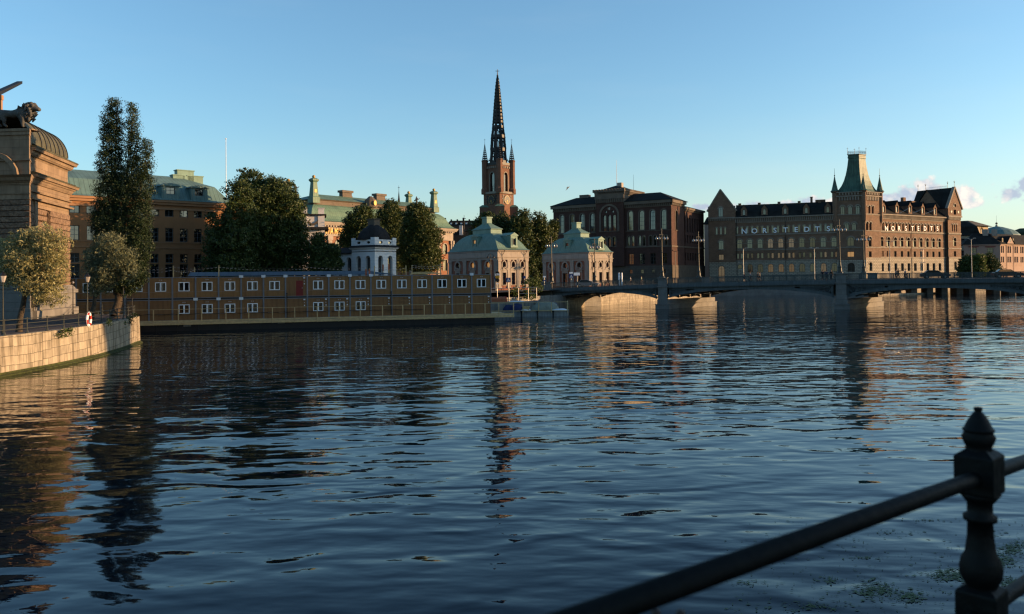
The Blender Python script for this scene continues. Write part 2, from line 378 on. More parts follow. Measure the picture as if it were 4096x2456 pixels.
M_['globe'] = glassmat('clear_lamp_globe', (.35, .33, .31), .08)
M_['lantern'] = glassmat('frosted_lantern_glass', (.50, .46, .42), .3)

# ---------------------------------------------------------------- windows and facades
def shape(kind, w, h, inset=0.0):
    w2, x0 = w/2-inset, 0.0; z0, z1 = inset, h-inset
    if kind == 'rect': return [(-w2, z0), (w2, z0), (w2, z1), (-w2, z1)]
    if kind == 'arch':
        zc = z1-w2; n = 8
        return [(-w2, z0), (w2, z0)]+[(w2*math.cos(math.pi*k/n), zc+w2*math.sin(math.pi*k/n)) for k in range(n+1)]
    if kind == 'gothic':
        zc = z1-w2*1.5; n = 5; pts = [(-w2, z0), (w2, z0)]
        r = []
        for k in range(n+1):
            t = k/n; r.append((w2*math.cos(t*math.pi/2)**.9 if t < 1 else 0.0, zc+(z1-zc)*math.sin(t*math.pi/2)**.85 if t > 0 else zc))
        return pts+r+[(-x, z) for x, z in reversed(r[:-1])]
    if kind == 'round':
        n = 16; return [(w2*math.cos(2*math.pi*(k+.5)/n-math.pi/2), (z0+z1)/2+(z1-z0)/2*math.sin(2*math.pi*(k+.5)/n-math.pi/2)) for k in range(n)]
WCACHE = {}
def window_mesh(kind, w, h, t, nm, nh, matf, depth=.06):
    key = (kind, round(w, 2), round(h, 2), t, nm, nh, matf)
    if key in WCACHE: return WCACHE[key]
    a, b = shape(kind, w, h), shape(kind, w, h, t); n = len(a)
    mb = MB(); fr = WF
    for k in range(n):
        k2 = (k+1) % n; mb.prism(fr, [a[k], a[k2], b[k2], b[k]], 0.0, depth)
    zt = h-(w/2 if kind in ('arch', 'gothic') else 0)
    for i in range(nm):
        x = -w/2+w*(i+1)/(nm+1); top = h-t if kind == 'rect' else (h/2+h/2*math.sqrt(max(0, 1-(2*x/w)**2)) if kind == 'round' else zt+math.sqrt(max(0, (w/2)**2-x*x))-t*.5)
        hm = t*(.95 if matf == 'whiteframe' else .35); mb.box(fr, x-hm, x+hm, .01, depth-.01, t*.5 if kind != 'round' else h-top, top)
    for i in range(nh):
        z = t+(zt-t)*(i+1)/(nh+(1 if kind == 'rect' or kind == 'round' else 0)) if nh else 0
        if z > h-t*.5: continue
        xx = w/2-t if kind != 'round' else w/2*.98
        mb.box(fr, -xx, xx, .012, depth-.012, z-t*.3, z+t*.3)
    me = bpy.data.meshes.new('window'); me.from_pydata(mb.v, [], mb.f); me.materials.append(mm(matf)); autouv(me, Vector((0, 0, 0)))
    p = shape(kind, w, h, t*.4); mp = {}
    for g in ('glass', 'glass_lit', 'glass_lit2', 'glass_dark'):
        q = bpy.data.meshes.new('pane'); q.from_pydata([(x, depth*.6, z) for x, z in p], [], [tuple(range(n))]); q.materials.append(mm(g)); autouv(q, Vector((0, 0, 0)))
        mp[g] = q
    WCACHE[key] = (me, mp)
    return WCACHE[key]
def window(parent, fr, u, v, z, w, h, kind='rect', t=.08, nm=1, nh=1, f='frame', glass='glass', name='window'):
    me, mp = window_mesh(kind, round(w, 2), round(h, 2), t, nm, nh, f)
    o = place(me, name, parent, fr.P(u, v, z), fr.ang)
    p = bpy.data.objects.new('pane', mp[glass]); COL.objects.link(p); p.parent = o
    p.rotation_euler = (R(random.uniform(-.7, .7)), 0, R(random.uniform(-.7, .7)))
    return o
def op(u, z, w, h, kind='rect', **k): return dict(u=u, z=z, w=w, h=h, kind=kind, k=k)
def facade(mb, fr, u0, u1, z0, z1, ops, parent=None, depth=.28, v=0.0):
    us = sorted({round(u0, 4), round(u1, 4)}|{round(o['u']+s*o['w']/2, 4) for o in ops for s in (-1, 1)})
    zs = sorted({round(z0, 4), round(z1, 4)}|{round(o['z']+s*o['h'], 4) for o in ops for s in (0, 1)})
    us = [x for x in us if u0-1e-3 <= x <= u1+1e-3]; zs = [x for x in zs if z0-1e-3 <= x <= z1+1e-3]
    for a, b in zip(us[:-1], us[1:]):
        run = None
        for c, d in zip(zs[:-1], zs[1:]):
            uc, zc = (a+b)/2, (c+d)/2
            hole = any(abs(uc-o['u']) < o['w']/2-1e-4 and o['z'] < zc < o['z']+o['h'] for o in ops)
            if hole:
                if run: mb.poly([fr.P(a, v, run[0]), fr.P(b, v, run[0]), fr.P(b, v, run[1]), fr.P(a, v, run[1])]); run = None
            else: run = (run[0], d) if run else (c, d)
        if run: mb.poly([fr.P(a, v, run[0]), fr.P(b, v, run[0]), fr.P(b, v, run[1]), fr.P(a, v, run[1])])
    for o in ops:
        s = [(x+o['u'], z+o['z']) for x, z in shape(o['kind'], o['w'], o['h'])]; n = len(s)
        for k in range(n):
            (xa, za), (xb, zb) = s[k], s[(k+1) % n]
            mb.poly([fr.P(xa, v, za), fr.P(xa, v+depth+.02, za), fr.P(xb, v+depth+.02, zb), fr.P(xb, v, zb)])
        if o['kind'] != 'rect':
            zc = o['z']+o['h']/2
            for sx in (-1, 1):
                for sz in ((1,) if o['kind'] != 'round' else (1, -1)):
                    cx, cz = o['u']+sx*o['w']/2, (o['z']+o['h'] if sz > 0 else o['z'])
                    pts = [p for p in s if (p[0]-o['u'])*sx >= -1e-6 and (p[1]-zc)*sz >= -1e-6]
                    if o['kind'] == 'round':
                        pts.append((o['u']+sx*o['w']/2, zc)); pts.append((o['u'], cz))
                    elif not any(abs(p[0]-o['u']) < 1e-6 for p in pts): pts.append((o['u'], cz))
                    pts.sort(key=lambda p: math.atan2((p[1]-zc)*sz, (p[0]-o['u'])*sx))
                    for p, q in zip(pts[:-1], pts[1:]):
                        tri = [fr.P(cx, v, cz), fr.P(*((p[0], v, p[1]))), fr.P(q[0], v, q[1])]
                        if sx*sz > 0: tri = [tri[0], tri[2], tri[1]]
                        mb.poly(tri)
        if parent is not None and o['k'].get('win', True):
            k = {a: b for a, b in o['k'].items() if a != 'win'}
            window(parent, fr, o['u'], v+depth-.05, o['z'], o['w'], o['h'], o['kind'], **k)
def surround(mb, fr, o, t=.22, proj=.08, v=0.0, sill=True, only_head=False):
    a = shape(o['kind'], o['w']+2*t, o['h']+t); b = shape(o['kind'], o['w'], o['h']); n = len(a)
    for k in range(n):
        if k == 0 and o['kind'] != 'round': continue
        if only_head and (min(a[k][1], a[(k+1) % n][1]) < o['h']*.5): continue
        k2 = (k+1) % n
        sh = lambda p: (p[0]+o['u'], p[1]+o['z'])
        mb.prism(fr, [sh(b[k]), sh(a[k]), sh(a[k2]), sh(b[k2])][::-1], v-proj, v+.03)
    if sill and o['kind'] != 'round': mb.box(fr, o['u']-o['w']/2-t, o['u']+o['w']/2+t, v-proj*1.6, v+.05, o['z']-t*.6, o['z'])
def ring_round(mb, fr, o, t=.2, proj=.08, v=0.0):
    a = shape('round', o['w']+2*t, o['h']+2*t); b = shape('round', o['w'], o['h']); n = len(a)
    for k in range(n):
        k2 = (k+1) % n
        mb.prism(fr, [(b[k][0]+o['u'], b[k][1]+o['z']), (a[k][0]+o['u'], a[k][1]+o['z']-t), (a[k2][0]+o['u'], a[k2][1]+o['z']-t), (b[k2][0]+o['u'], b[k2][1]+o['z'])], v-proj, v+.03)
def band(mb, fr, u0, u1, z0, z1, proj, v=0.0, e0=None, e1=None):
    e0 = proj if e0 is None else e0; e1 = proj if e1 is None else e1
    mb.box(fr, u0-e0, u1+e1, v-proj, v+.04, z0, z1)
def dentils(mb, fr, u0, u1, z0, z1, proj, step, v=0.0, fill=.5):
    n = max(1, int((u1-u0)/step)); st = (u1-u0)/n
    for i in range(n): mb.box(fr, u0+i*st, u0+(i+fill)*st, v-proj, v+.03, z0, z1)
def quadring(fr, u0, u1, v0, v1, z, s=1.0, inset=0.0):
    cu, cv = (u0+u1)/2, (v0+v1)/2
    return [fr.P(cu+(x-cu)*s+(inset if x < cu else -inset), cv+(y-cv)*s+(inset if y < cv else -inset), z) for x, y in ((u0, v0), (u1, v0), (u1, v1), (u0, v1))]
def hiproof(mb, fr, u0, u1, v0, v1, z0, z1, ov=.5, frac=.5, thick=.15):
    w = min(u1-u0, v1-v0)/2+ov
    mb.rings([quadring(fr, u0-ov, u1+ov, v0-ov, v1+ov, z0-thick), quadring(fr, u0-ov, u1+ov, v0-ov, v1+ov, z0), quadring(fr, u0-ov, u1+ov, v0-ov, v1+ov, z1, 1, w*frac*2*.98 if frac < 1 else w*.98)])
def text_mesh(s, size, extrude, matk, bold=.018):
    cu = bpy.data.curves.new('t', 'FONT'); cu.body = s; cu.size = size; cu.extrude = extrude; cu.offset = size*bold; cu.align_x = 'CENTER'; cu.resolution_u = 3
    o = bpy.data.objects.new('t', cu); COL.objects.link(o)
    dg = bpy.context.evaluated_depsgraph_get(); me = bpy.data.meshes.new_from_object(o.evaluated_get(dg))
    bpy.data.objects.remove(o); bpy.data.curves.remove(cu)
    me.materials.clear(); me.materials.append(mm(matk))
    return me
def put_text(parent, fr, u, v, z, s, size, matk, name='letter', extrude=.06, sx=1.0, bold=.018):
    me = text_mesh(s, size, extrude, matk, bold)
    o = bpy.data.objects.new(name, me); COL.objects.link(o); o.parent = parent
    o.location = Vector(fr.P(u, v, z))-root_loc(parent); o.rotation_euler = (R(90), 0, fr.ang); o.scale = (sx, 1, 1)
    return o

# ---------------------------------------------------------------- trees
def leafmat(name, c1, c2, trans=.35, rough=.55):
    m = bpy.data.materials.new(name); m.use_nodes = True; t = m.node_tree; t.nodes.clear()
    geo = N(t, 'ShaderNodeNewGeometry'); n1 = N(t, 'ShaderNodeTexNoise'); n1.inputs['Scale'].default_value = .9; n1.inputs['Detail'].default_value = 4
    t.links.new(geo.outputs['Position'], n1.inputs['Vector'])
    add = math_node(t, 'ADD', math_node(t, 'MULTIPLY', geo.outputs['Random Per Island'], .6), math_node(t, 'MULTIPLY', n1.outputs['Fac'], .8))
    mr = N(t, 'ShaderNodeMapRange'); mr.inputs['From Min'].default_value = .35; mr.inputs['From Max'].default_value = 1.1; t.links.new(add, mr.inputs[0])
    mx = N(t, 'ShaderNodeMixRGB'); mx.inputs[1].default_value = (*c1, 1); mx.inputs[2].default_value = (*c2, 1); t.links.new(mr.outputs[0], mx.inputs[0])
    p = N(t, 'ShaderNodeBsdfPrincipled'); p.inputs['Roughness'].default_value = rough; p.inputs['Specular IOR Level'].default_value = .25; t.links.new(mx.outputs[0], p.inputs['Base Color'])
    tr = N(t, 'ShaderNodeBsdfTranslucent'); t.links.new(mx.outputs[0], tr.inputs[0])
    ms = N(t, 'ShaderNodeMixShader'); ms.inputs[0].default_value = trans; t.links.new(p.outputs[0], ms.inputs[1]); t.links.new(tr.outputs[0], ms.inputs[2])
    o = N(t, 'ShaderNodeOutputMaterial'); t.links.new(ms.outputs[0], o.inputs[0])
    return m
M_['leaf_dark'] = leafmat('dark_green_leaves', (.014, .028, .008), (.055, .078, .016), .15)
M_['leaf_poplar'] = leafmat('poplar_leaves', (.009, .019, .007), (.024, .042, .012), .1)
M_['leaf_lime'] = leafmat('lime_tree_leaves', (.018, .032, .007), (.068, .085, .017), .2)
M_['leaf_willow'] = leafmat('silver_willow_leaves', (.13, .135, .055), (.40, .36, .17), .35, .45)
M_['leaf_willow2'] = leafmat('dark_silver_willow_leaves', (.06, .075, .045), (.17, .18, .095), .3, .5)
M_['leaf_bush'] = leafmat('bush_leaves', (.03, .055, .012), (.10, .13, .03), .3)
M_['weed'] = leafmat('duckweed', (.03, .05, .015), (.09, .12, .04), .1)
def crown(name, parent, blobs, n, size, matk, seed=1, clump=.9, per=26, aspect=1.7, surf=.55, droop=0.0, label=None):
    """blobs: (centre, (rx, ry, rz)) ellipsoids in world space; leaves in clumps, thicker near the outside"""
    rs = np.random.RandomState(seed)
    vol = np.array([b[1][0]*b[1][1]*b[1][2] for b in blobs])**.8; vol /= vol.sum()
    nc = max(8, n//per)
    which = rs.choice(len(blobs), nc, p=vol)
    d = rs.normal(size=(nc, 3)); d /= np.linalg.norm(d, axis=1)[:, None]
    rad = np.where(rs.rand(nc) < surf, .80+.26*rs.rand(nc), rs.rand(nc)**(1/3.)*.86)
    C = np.array([b[0] for b in blobs])[which]; Rr = np.array([b[1] for b in blobs])[which]
    rad = np.where(rs.rand(nc) < .07, 1.08+.2*rs.rand(nc), rad)
    cc = C+d*Rr*rad[:, None]
    idx = np.repeat(np.arange(nc), per)
    csz = clump*(.45+1.0*rs.rand(nc)); csz = np.where(rad > 1.07, csz*.6, csz)
    off = np.clip(rs.normal(size=(nc*per, 3)), -1.6, 1.6)*.48*csz[idx][:, None]; off[:, 2] *= .75
    pos = cc[idx]+off; nn = nc*per
    if droop: pos[:, 2] -= droop*np.abs(rs.normal(size=nn))*csz[idx]
    nor = rs.normal(size=(nn, 3))+d[idx]*.7; nor /= np.linalg.norm(nor, axis=1)[:, None]
    t1 = np.cross(nor, rs.normal(size=(nn, 3))); t1 /= np.linalg.norm(t1, axis=1)[:, None]
    if droop: t1[:, 2] -= .8*droop; t1 /= np.linalg.norm(t1, axis=1)[:, None]
    t2 = np.cross(nor, t1); t2 /= np.linalg.norm(t2, axis=1)[:, None]
    s = size*(.6+.8*rs.rand(nn))[:, None]; a = t1*s*aspect/2; b = t2*s/2
    o3 = np.array(root_loc(parent))
    V = np.stack([pos-a, pos+b*.9, pos+a, pos-b*.9], 1).reshape(-1, 3)-o3
    me = bpy.data.meshes.new(name); me.vertices.add(nn*4); me.vertices.foreach_set('co', V.ravel())
    me.loops.add(nn*4); me.loops.foreach_set('vertex_index', np.arange(nn*4, dtype=np.int32))
    me.polygons.add(nn); me.polygons.foreach_set('loop_start', np.arange(nn, dtype=np.int32)*4); me.polygons.foreach_set('loop_total', np.full(nn, 4, dtype=np.int32))
    me.materials.append(mm(matk)); me.update(calc_edges=True)
    o = bpy.data.objects.new(name, me); COL.objects.link(o); o.parent = parent
    ORG[o.name] = root_loc(parent)
    if label: o['label'] = label
    return o
def trunk(parent, base, fork, blobs, r, seed=1, nb=9, matk='bark'):
    rs = random.Random(seed); mb = MB(); b = Vector(base); f = Vector(fork)
    def limb(p, q, r0, r1, k=4):
        prev = p; pr = r0
        for i in range(1, k+1):
            t = i/k; c = p.lerp(q, t)+Vector((rs.uniform(-1, 1), rs.uniform(-1, 1), 0))*r0*.8*(i < k); rr = r0+(r1-r0)*t
            mb.tube(prev, c, pr, rr, 8, cap=(i == k)); prev = c; pr = rr
    mb.tube(b-Vector((0, 0, .3)), b+(f-b)*.06, r*1.35, r*1.02, 8)
    limb(b+(f-b)*.06, f, r*1.02, r*.72)
    for i in range(nb):
        c, rr = blobs[i % len(blobs)] if nb >= len(blobs) else rs.choice(blobs)
        d = Vector((rs.uniform(-.6, .6)*rr[0], rs.uniform(-.6, .6)*rr[1], rs.uniform(-.2, .6)*rr[2]))
        q = Vector(c)+d; st = b.lerp(f, rs.uniform(.75, 1.0)) if f.z < q.z else f
        limb(st, q, r*.38, r*.06, 4)
        for k in range(2):
            e = st.lerp(q, .6); e2 = e+Vector((rs.uniform(-1, 1)*rr[0]*.5, rs.uniform(-1, 1)*rr[1]*.5, rr[2]*.35)); limb(e, e2, r*.16, r*.04, 3)
    return mb.build('trunk', mm(matk), parent, smooth=True)
def pxblob(px, py, D, hw, hh, dd=None):      # ellipsoid measured on the photo: centre px, half sizes px
    c = at(px, py, D); k = D/FPX; rx, rz = hw*k, hh*k
    return (tuple(c), (rx, dd if dd else rx*.9, rz))
def tree(name, label, cat, base, blobs, n, size, matk, r=.3, fork=None, seed=1, group=None, nb=9, **k):
    t = thing(name, base, label, cat, group)
    zc = min(b[0][2] for b in blobs); fk = fork or (base[0]+(blobs[0][0][0]-base[0])*.5, base[1], max(base[2]+1.2, zc-.3))
    trunk(t, base, fk, blobs, r, seed, nb)
    crown('crown', t, blobs, n, size, matk, seed, **k)
    return t

# ---------------------------------------------------------------- people
def skinned(name, parent, joints, edges, matk, o3):
    me = bpy.data.meshes.new(name); me.from_pydata([Vector(j[0]) for j in joints], edges, [])
    o = bpy.data.objects.new(name, me); COL.objects.link(o); me.materials.append(mm(matk))
    md = o.modifiers.new('skin', 'SKIN'); md.use_smooth_shade = True
    for i, j in enumerate(joints):
        sv = me.skin_vertices[0].data[i]; r = j[1]; sv.radius = (r, r) if isinstance(r, (int, float)) else r
    me.skin_vertices[0].data[0].use_root = True
    sb = o.modifiers.new('sub', 'SUBSURF'); sb.levels = 1; sb.render_levels = 1
    o.parent = parent; ORG[o.name] = o3
    return o
PC = {}
def clothes(c):
    if c not in PC: PC[c] = f'cloth{len(PC)}'; M_[PC[c]] = mat('fabric', c, .85, .1, 6)
    return PC[c]
def person(loc, heading, label, top=(.1, .1, .1), legs=(.05, .05, .07), hair=(.05, .03, .02), pose='walk', h=1.72, group=None):
    t = thing('person', loc, label, 'person', group)
    ca, sa = math.cos(heading), math.sin(heading)
    def W(x, y, z): return (x*ca-y*sa, x*sa+y*ca, z*h/1.72)     # x forward, y left
    st = {'walk': .26, 'stand': .04, 'stride': .42, 'lean': .05}[pose]
    fw = .18 if pose == 'lean' else (.04 if pose != 'stand' else 0)
    J = [(W(0, 0, .95), (.13, .15)), (W(fw*.5, 0, 1.15), (.12, .14)), (W(fw, 0, 1.36), (.13, .17)), (W(fw*1.1, 0, 1.47), .06), (W(fw*1.1+.02, 0, 1.55), .065), (W(fw*1.1+.03, 0, 1.63), .085), (W(fw*1.1+.02, 0, 1.70), .06)]
    E = [(0, 1), (1, 2), (2, 3), (3, 4), (4, 5), (5, 6)]
    for s, ph in ((1, 1), (-1, -1)):
        b = len(J)
        J += [(W(0, .1*s, .9), .095), (W(st*.35*ph, .1*s, .50), .062), (W(-st*.1+st*.75*ph, .1*s, .12), .042), (W(st*.75*ph+.02, .1*s, .035), .035), (W(st*.75*ph+.17, .11*s, .03), .03)]
        E += [(0, b), (b, b+1), (b+1, b+2), (b+2, b+3), (b+3, b+4)]
    if pose == 'lean': arms = [((fw, .2, 1.36), (fw+.05, .24, 1.12), (fw+.28, .2, 1.06)), ((fw, -.2, 1.36), (fw+.05, -.24, 1.12), (fw+.28, -.2, 1.06))]
    elif pose == 'stride': arms = [((fw, .2, 1.38), (-.12, .25, 1.15), (.1, .26, 1.0)), ((fw, -.2, 1.38), (.25, -.24, 1.32), (.5, -.25, 1.42))]
    else: arms = [((fw, .2, 1.38), (fw-.1, .24, 1.12), (fw+.04, .25, .88)), ((fw, -.2, 1.38), (fw+.02, -.24, 1.12), (fw+.16, -.24, .92))]
    for a in arms:
        b = len(J); J += [(W(*a[0]), .065), (W(*a[1]), .05), (W(*a[2]), .036)]; E += [(2, b), (b, b+1), (b+1, b+2)]
        hx, hy, hz = a[2]; J += [(W(hx+.03, hy, hz-.05), .038), (W(hx+.05, hy, hz-.12), .022)]; E += [(b+2, b+3), (b+3, b+4)]
    skinned('body', t, J, E, 'skin', Vector(loc))
    T = [(W(0, 0, .9), (.155, .175)), (W(fw*.5, 0, 1.12), (.145, .165)), (W(fw, 0, 1.36), (.15, .195)), (W(fw*1.05, 0, 1.45), .085)]; TE = [(0, 1), (1, 2), (2, 3)]
    for a in arms:
        b = len(T); q = Vector(a[1]).lerp(Vector(a[2]), .85); T += [(W(*a[0]), .085), (W(*a[1]), .068), (W(*q), .052)]; TE += [(2, b), (b, b+1), (b+1, b+2)]
    skinned('jacket', t, T, TE, clothes(top), Vector(loc))
    G = [(W(0, 0, .93), (.15, .165))]; GE = []
    for s, ph in ((1, 1), (-1, -1)):
        b = len(G); G += [(W(0, .1*s, .86), .115), (W(st*.35*ph, .1*s, .50), .085), (W(-st*.1+st*.75*ph, .1*s, .13), .065)]; GE += [(0, b), (b, b+1), (b+1, b+2)]
    skinned('trousers', t, G, GE, clothes(legs), Vector(loc))
    mb = MB(); c = Vector(loc)+Vector(W(fw*1.1-.0, 0, 1.655)); mb.sphere(c, .105, 10, 8, 1.0); mb.build('hair', mm(clothes(hair)), t, smooth=True)
    mb = MB()
    for s in (1, -1):
        e = Vector(W(st*.75*s+.06, .1*s, .0)); mb.box(Fr((loc[0]+e.x, loc[1]+e.y), (ca, sa)), -.1, .16, -.045, .045, loc[2]+.0, loc[2]+.09)
    mb.build('shoes', mm(clothes((.03, .03, .03))), t)
    return t

# ================================================================ SETTING
GZ = 3.55           # street level on the islands
QZ = 2.62           # top of the near quay
# water: one sheet, waves as real displacement-scale bump
def water():
    m = bpy.data.materials.new('river_water'); m.use_nodes = True; t = m.node_tree; b = t.nodes['Principled BSDF']
    b.inputs['Base Color'].default_value = (.0005, .0045, .010, 1); b.inputs['Roughness'].default_value = .02; b.inputs['IOR'].default_value = 1.333
    b.inputs['Specular IOR Level'].default_value = .4
    geo = N(t, 'ShaderNodeNewGeometry')
    def wave(sx, sy, scale, det, rough, rot, amp, dist=0.0):
        mp = N(t, 'ShaderNodeMapping'); mp.inputs['Scale'].default_value = (sx, sy, 1); mp.inputs['Rotation'].default_value = (0, 0, rot)
        t.links.new(geo.outputs['Position'], mp.inputs[0])
        n = N(t, 'ShaderNodeTexNoise'); n.inputs['Scale'].default_value = scale; n.inputs['Detail'].default_value = det; n.inputs['Roughness'].default_value = rough; n.inputs['Distortion'].default_value = dist
        t.links.new(mp.outputs[0], n.inputs['Vector'])
        return math_node(t, 'MULTIPLY', n.outputs['Fac'], amp)
    big = wave(.09, .25, 1.0, 1, .5, R(6), .85, .3)          # long swells
    mid = wave(.50, .95, 1.0, 1, .5, R(-12), .50, .3)
    sml = wave(1.5, 2.9, 1.0, 1, .5, R(14), .055)
    rip = wave(5.0, 8.5, 1.0, 1, .5, R(-20), .006)
    # wind patches: calmer and rougher zones
    pt = N(t, 'ShaderNodeTexNoise'); pt.inputs['Scale'].default_value = .035; pt.inputs['Detail'].default_value = 3
    mpp = N(t, 'ShaderNodeMapping'); mpp.inputs['Scale'].default_value = (1, 2.2, 1); t.links.new(geo.outputs['Position'], mpp.inputs[0]); t.links.new(mpp.outputs[0], pt.inputs['Vector'])
    pr = N(t, 'ShaderNodeMapRange'); pr.inputs['From Min'].default_value = .35; pr.inputs['From Max'].default_value = .65; pr.inputs['To Min'].default_value = .45; pr.inputs['To Max'].default_value = 1.5
    t.links.new(pt.outputs['Fac'], pr.inputs[0])
    h = math_node(t, 'ADD', big, math_node(t, 'MULTIPLY', math_node(t, 'ADD', mid, math_node(t, 'ADD', sml, rip)), pr.outputs[0]))
    bp = N(t, 'ShaderNodeBump'); bp.inputs['Strength'].default_value = 1.0; bp.inputs['Distance'].default_value = WAVE
    t.links.new(h, bp.inputs['Height']); t.links.new(bp.outputs[0], b.inputs['Normal'])
    mb = MB(); mb.poly([(-1500, -60, 0), (1500, -60, 0), (1500, 3000, 0), (-1500, 3000, 0)])
    mb.build('water', m, kind='structure')
WAVE = .16
water()
def land(name, pts, z, mtop, mwall=None, ztop=None, curb=.0):
    mb = MB(); mb.poly([(x, y, z) for x, y in pts]); o = mb.build(name, mm(mtop), kind='structure')
    return o
def wallrun(mb, pts, z0, z1, th=.6, batter=0.0):
    # quay wall along a plan polyline, land on the left of the walking direction
    n = len(pts); P = [Vector(p) for p in pts]; nor = []
    for i in range(n):
        a, b = P[max(0, i-1)], P[min(n-1, i+1)]; d = (b-a).normalized(); nor.append(Vector((d.y, -d.x)))
    for i in range(n-1):
        a, b, na, nb = P[i], P[i+1], nor[i], nor[i+1]
        A0, B0 = a+na*batter, b+nb*batter; A2, B2 = a-na*th, b-nb*th
        mb.poly([(A0.x, A0.y, z0), (B0.x, B0.y, z0), (b.x, b.y, z1), (a.x, a.y, z1)])
        mb.poly([(a.x, a.y, z1), (b.x, b.y, z1), (B2.x, B2.y, z1), (A2.x, A2.y, z1)])
        mb.poly([(A2.x, A2.y, z1), (B2.x, B2.y, z1), (B2.x, B2.y, z0), (A2.x, A2.y, z0)])
def smoothpts(pts, k=6):
    out = []; n = len(pts)
    for i in range(n-1):
        p0, p1, p2, p3 = [Vector(pts[max(0, min(n-1, j))]) for j in (i-1, i, i+1, i+2)]
        for s in range(k):
            t = s/k; out.append(tuple(.5*((2*p1)+(-p0+p2)*t+(2*p0-5*p1+4*p2-p3)*t*t+(-p0+3*p1-3*p2+p3)*t**3)))
    out.append(tuple(pts[-1])); return out
# near quay with the parliament building on it
g2 = lambda px, py: tuple(gp(px, py).xy)
QP = [(-44, -10), (-37, 20), (-33.4, 42), g2(0, 1507), g2(203, 1469), g2(371, 1432), g2(450, 1410), g2(500, 1393.5), g2(540, 1377)]
tip = QP[-1]
QP += [(tip[0]-.6, tip[1]+2.2), (tip[0]-2.8, tip[1]+4.9), (tip[0]-6.5, tip[1]+7.2), (tip[0]-15, tip[1]+10.5), (-64, 92), (-112, 108)]
QS = smoothpts(QP, 5)
mb = MB(); wallrun(mb, QS, -.8, QZ, .7, .12)
mb.build('quay_wall', mm('quay'), loc=(0, 0, 0), label='curved pale granite quay wall with green weed along the waterline', cat='quay wall')
mb = MB()
P = [Vector(p) for p in QS]
for i in range(len(P)-1):                    # weed-covered foot
    d = (P[min(len(P)-1, i+1)]-P[i]).normalized(); na = Vector((d.y, -d.x))
    d2 = (P[min(len(P)-1, i+2)]-P[i+1]).normalized() if i < len(P)-2 else d; nb = Vector((d2.y, -d2.x))
    a, b = P[i]+na*.12, P[i+1]+nb*.12; a1, b1 = P[i]+na*.30, P[i+1]+nb*.30
    mb.poly([(a.x, a.y, .13), (a1.x, a1.y, .06), (b1.x, b1.y, .06), (b.x, b.y, .13)][::-1]); mb.poly([(a1.x, a1.y, .06), (a1.x, a1.y, -.3), (b1.x, b1.y, -.3), (b1.x, b1.y, .06)])
    mb.poly([(a.x, a.y, .26), (a.x, a.y, .13), (b.x, b.y, .13), (b.x, b.y, .26)])
mb.build('quay_foot', mm('algae'), kind='structure')
land('quay_ground', [(p[0], p[1]) for p in QS]+[(-112, -10)], QZ-.03, 'cobble')
inner = [(x, y) for x, y in [(-46, -10), (-41, 20), (-37.8, 42), (-36.6, 52), (-36.6, 60), (-37.4, 68), (-38.8, 76), (-42.5, 80.5), (-50, 84.5), (-64, 88), (-110, 103), (-110, -10)]]
land('quay_path', inner, QZ-.018, 'asphalt')
# island shore behind the barge and under the bridge
L1 = g2(2262, 1233); L2 = g2(2398, 1222); L3 = g2(2620, 1203)
far = (L3[0]+.51*42, L3[1]+.86*34)
SH = [(-112, 114), (-60, 113), (-22, 121), (-4, 130), (3.5, 141), (7.5, 147), L1, L2, L3, (L3[0]+.51*36, L3[1]+.86*36), g2(2760, 1183.5), g2(3100, 1181), g2(3470, 1181), (150, 262), (235, 300), (420, 360)]
mb = MB(); wallrun(mb, SH[:7], -.8, 2.6, .6, .1); mb.build('shore_wall', mm('concrete'), loc=(0, 0, 0), label='low grey concrete bank wall behind the cabin barge', cat='shore wall')
mb = MB(); wallrun(mb, SH[6:8], -.8, 1.55, 4.0, .1); wallrun(mb, SH[7:10], -.8, GZ, .6, .1)
f1 = frame2(L1, L2)
mb.build('embankment', mm('quay'), loc=(0, 0, 0), label='sunlit pale stone embankment seen under the left bridge arch', cat='embankment')
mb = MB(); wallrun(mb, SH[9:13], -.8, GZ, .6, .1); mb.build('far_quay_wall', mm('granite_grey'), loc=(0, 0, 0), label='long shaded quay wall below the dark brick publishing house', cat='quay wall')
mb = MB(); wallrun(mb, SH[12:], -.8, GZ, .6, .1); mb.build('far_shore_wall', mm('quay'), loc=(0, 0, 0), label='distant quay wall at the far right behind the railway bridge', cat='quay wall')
land('island_ground', SH+[(1500, 360), (1500, 1500), (-1500, 1500), (-1500, 114)], GZ-.02, 'earth')
# wooded ridge at the far right
mb = MB(); rs = random.Random(5)
for i in range(26):
    px = 3990+i*14; z0 = at(px, 918+8*math.sin(i*.9)+rs.uniform(-4, 4), 900).z; x = at(px, 1000, 900).x
    mb.lathe((x, 900+rs.uniform(-20, 30), GZ-1), [(26, 0), (25, (z0-GZ)*.6), (16, (z0-GZ)*.9), (3, (z0-GZ)*1.0)], 9)
M_['hillwood'] = mat('far_wood', (.02, .035, .012), .95, .5, .12, 1.5, .5)
mb.build('wooded_ridge', mm('hillwood'), kind='structure', smooth=False)
land('far_ground', [(-1500, 1500), (1500, 1500), (1500, 3000), (-1500, 3000)], GZ-.05, 'earth')

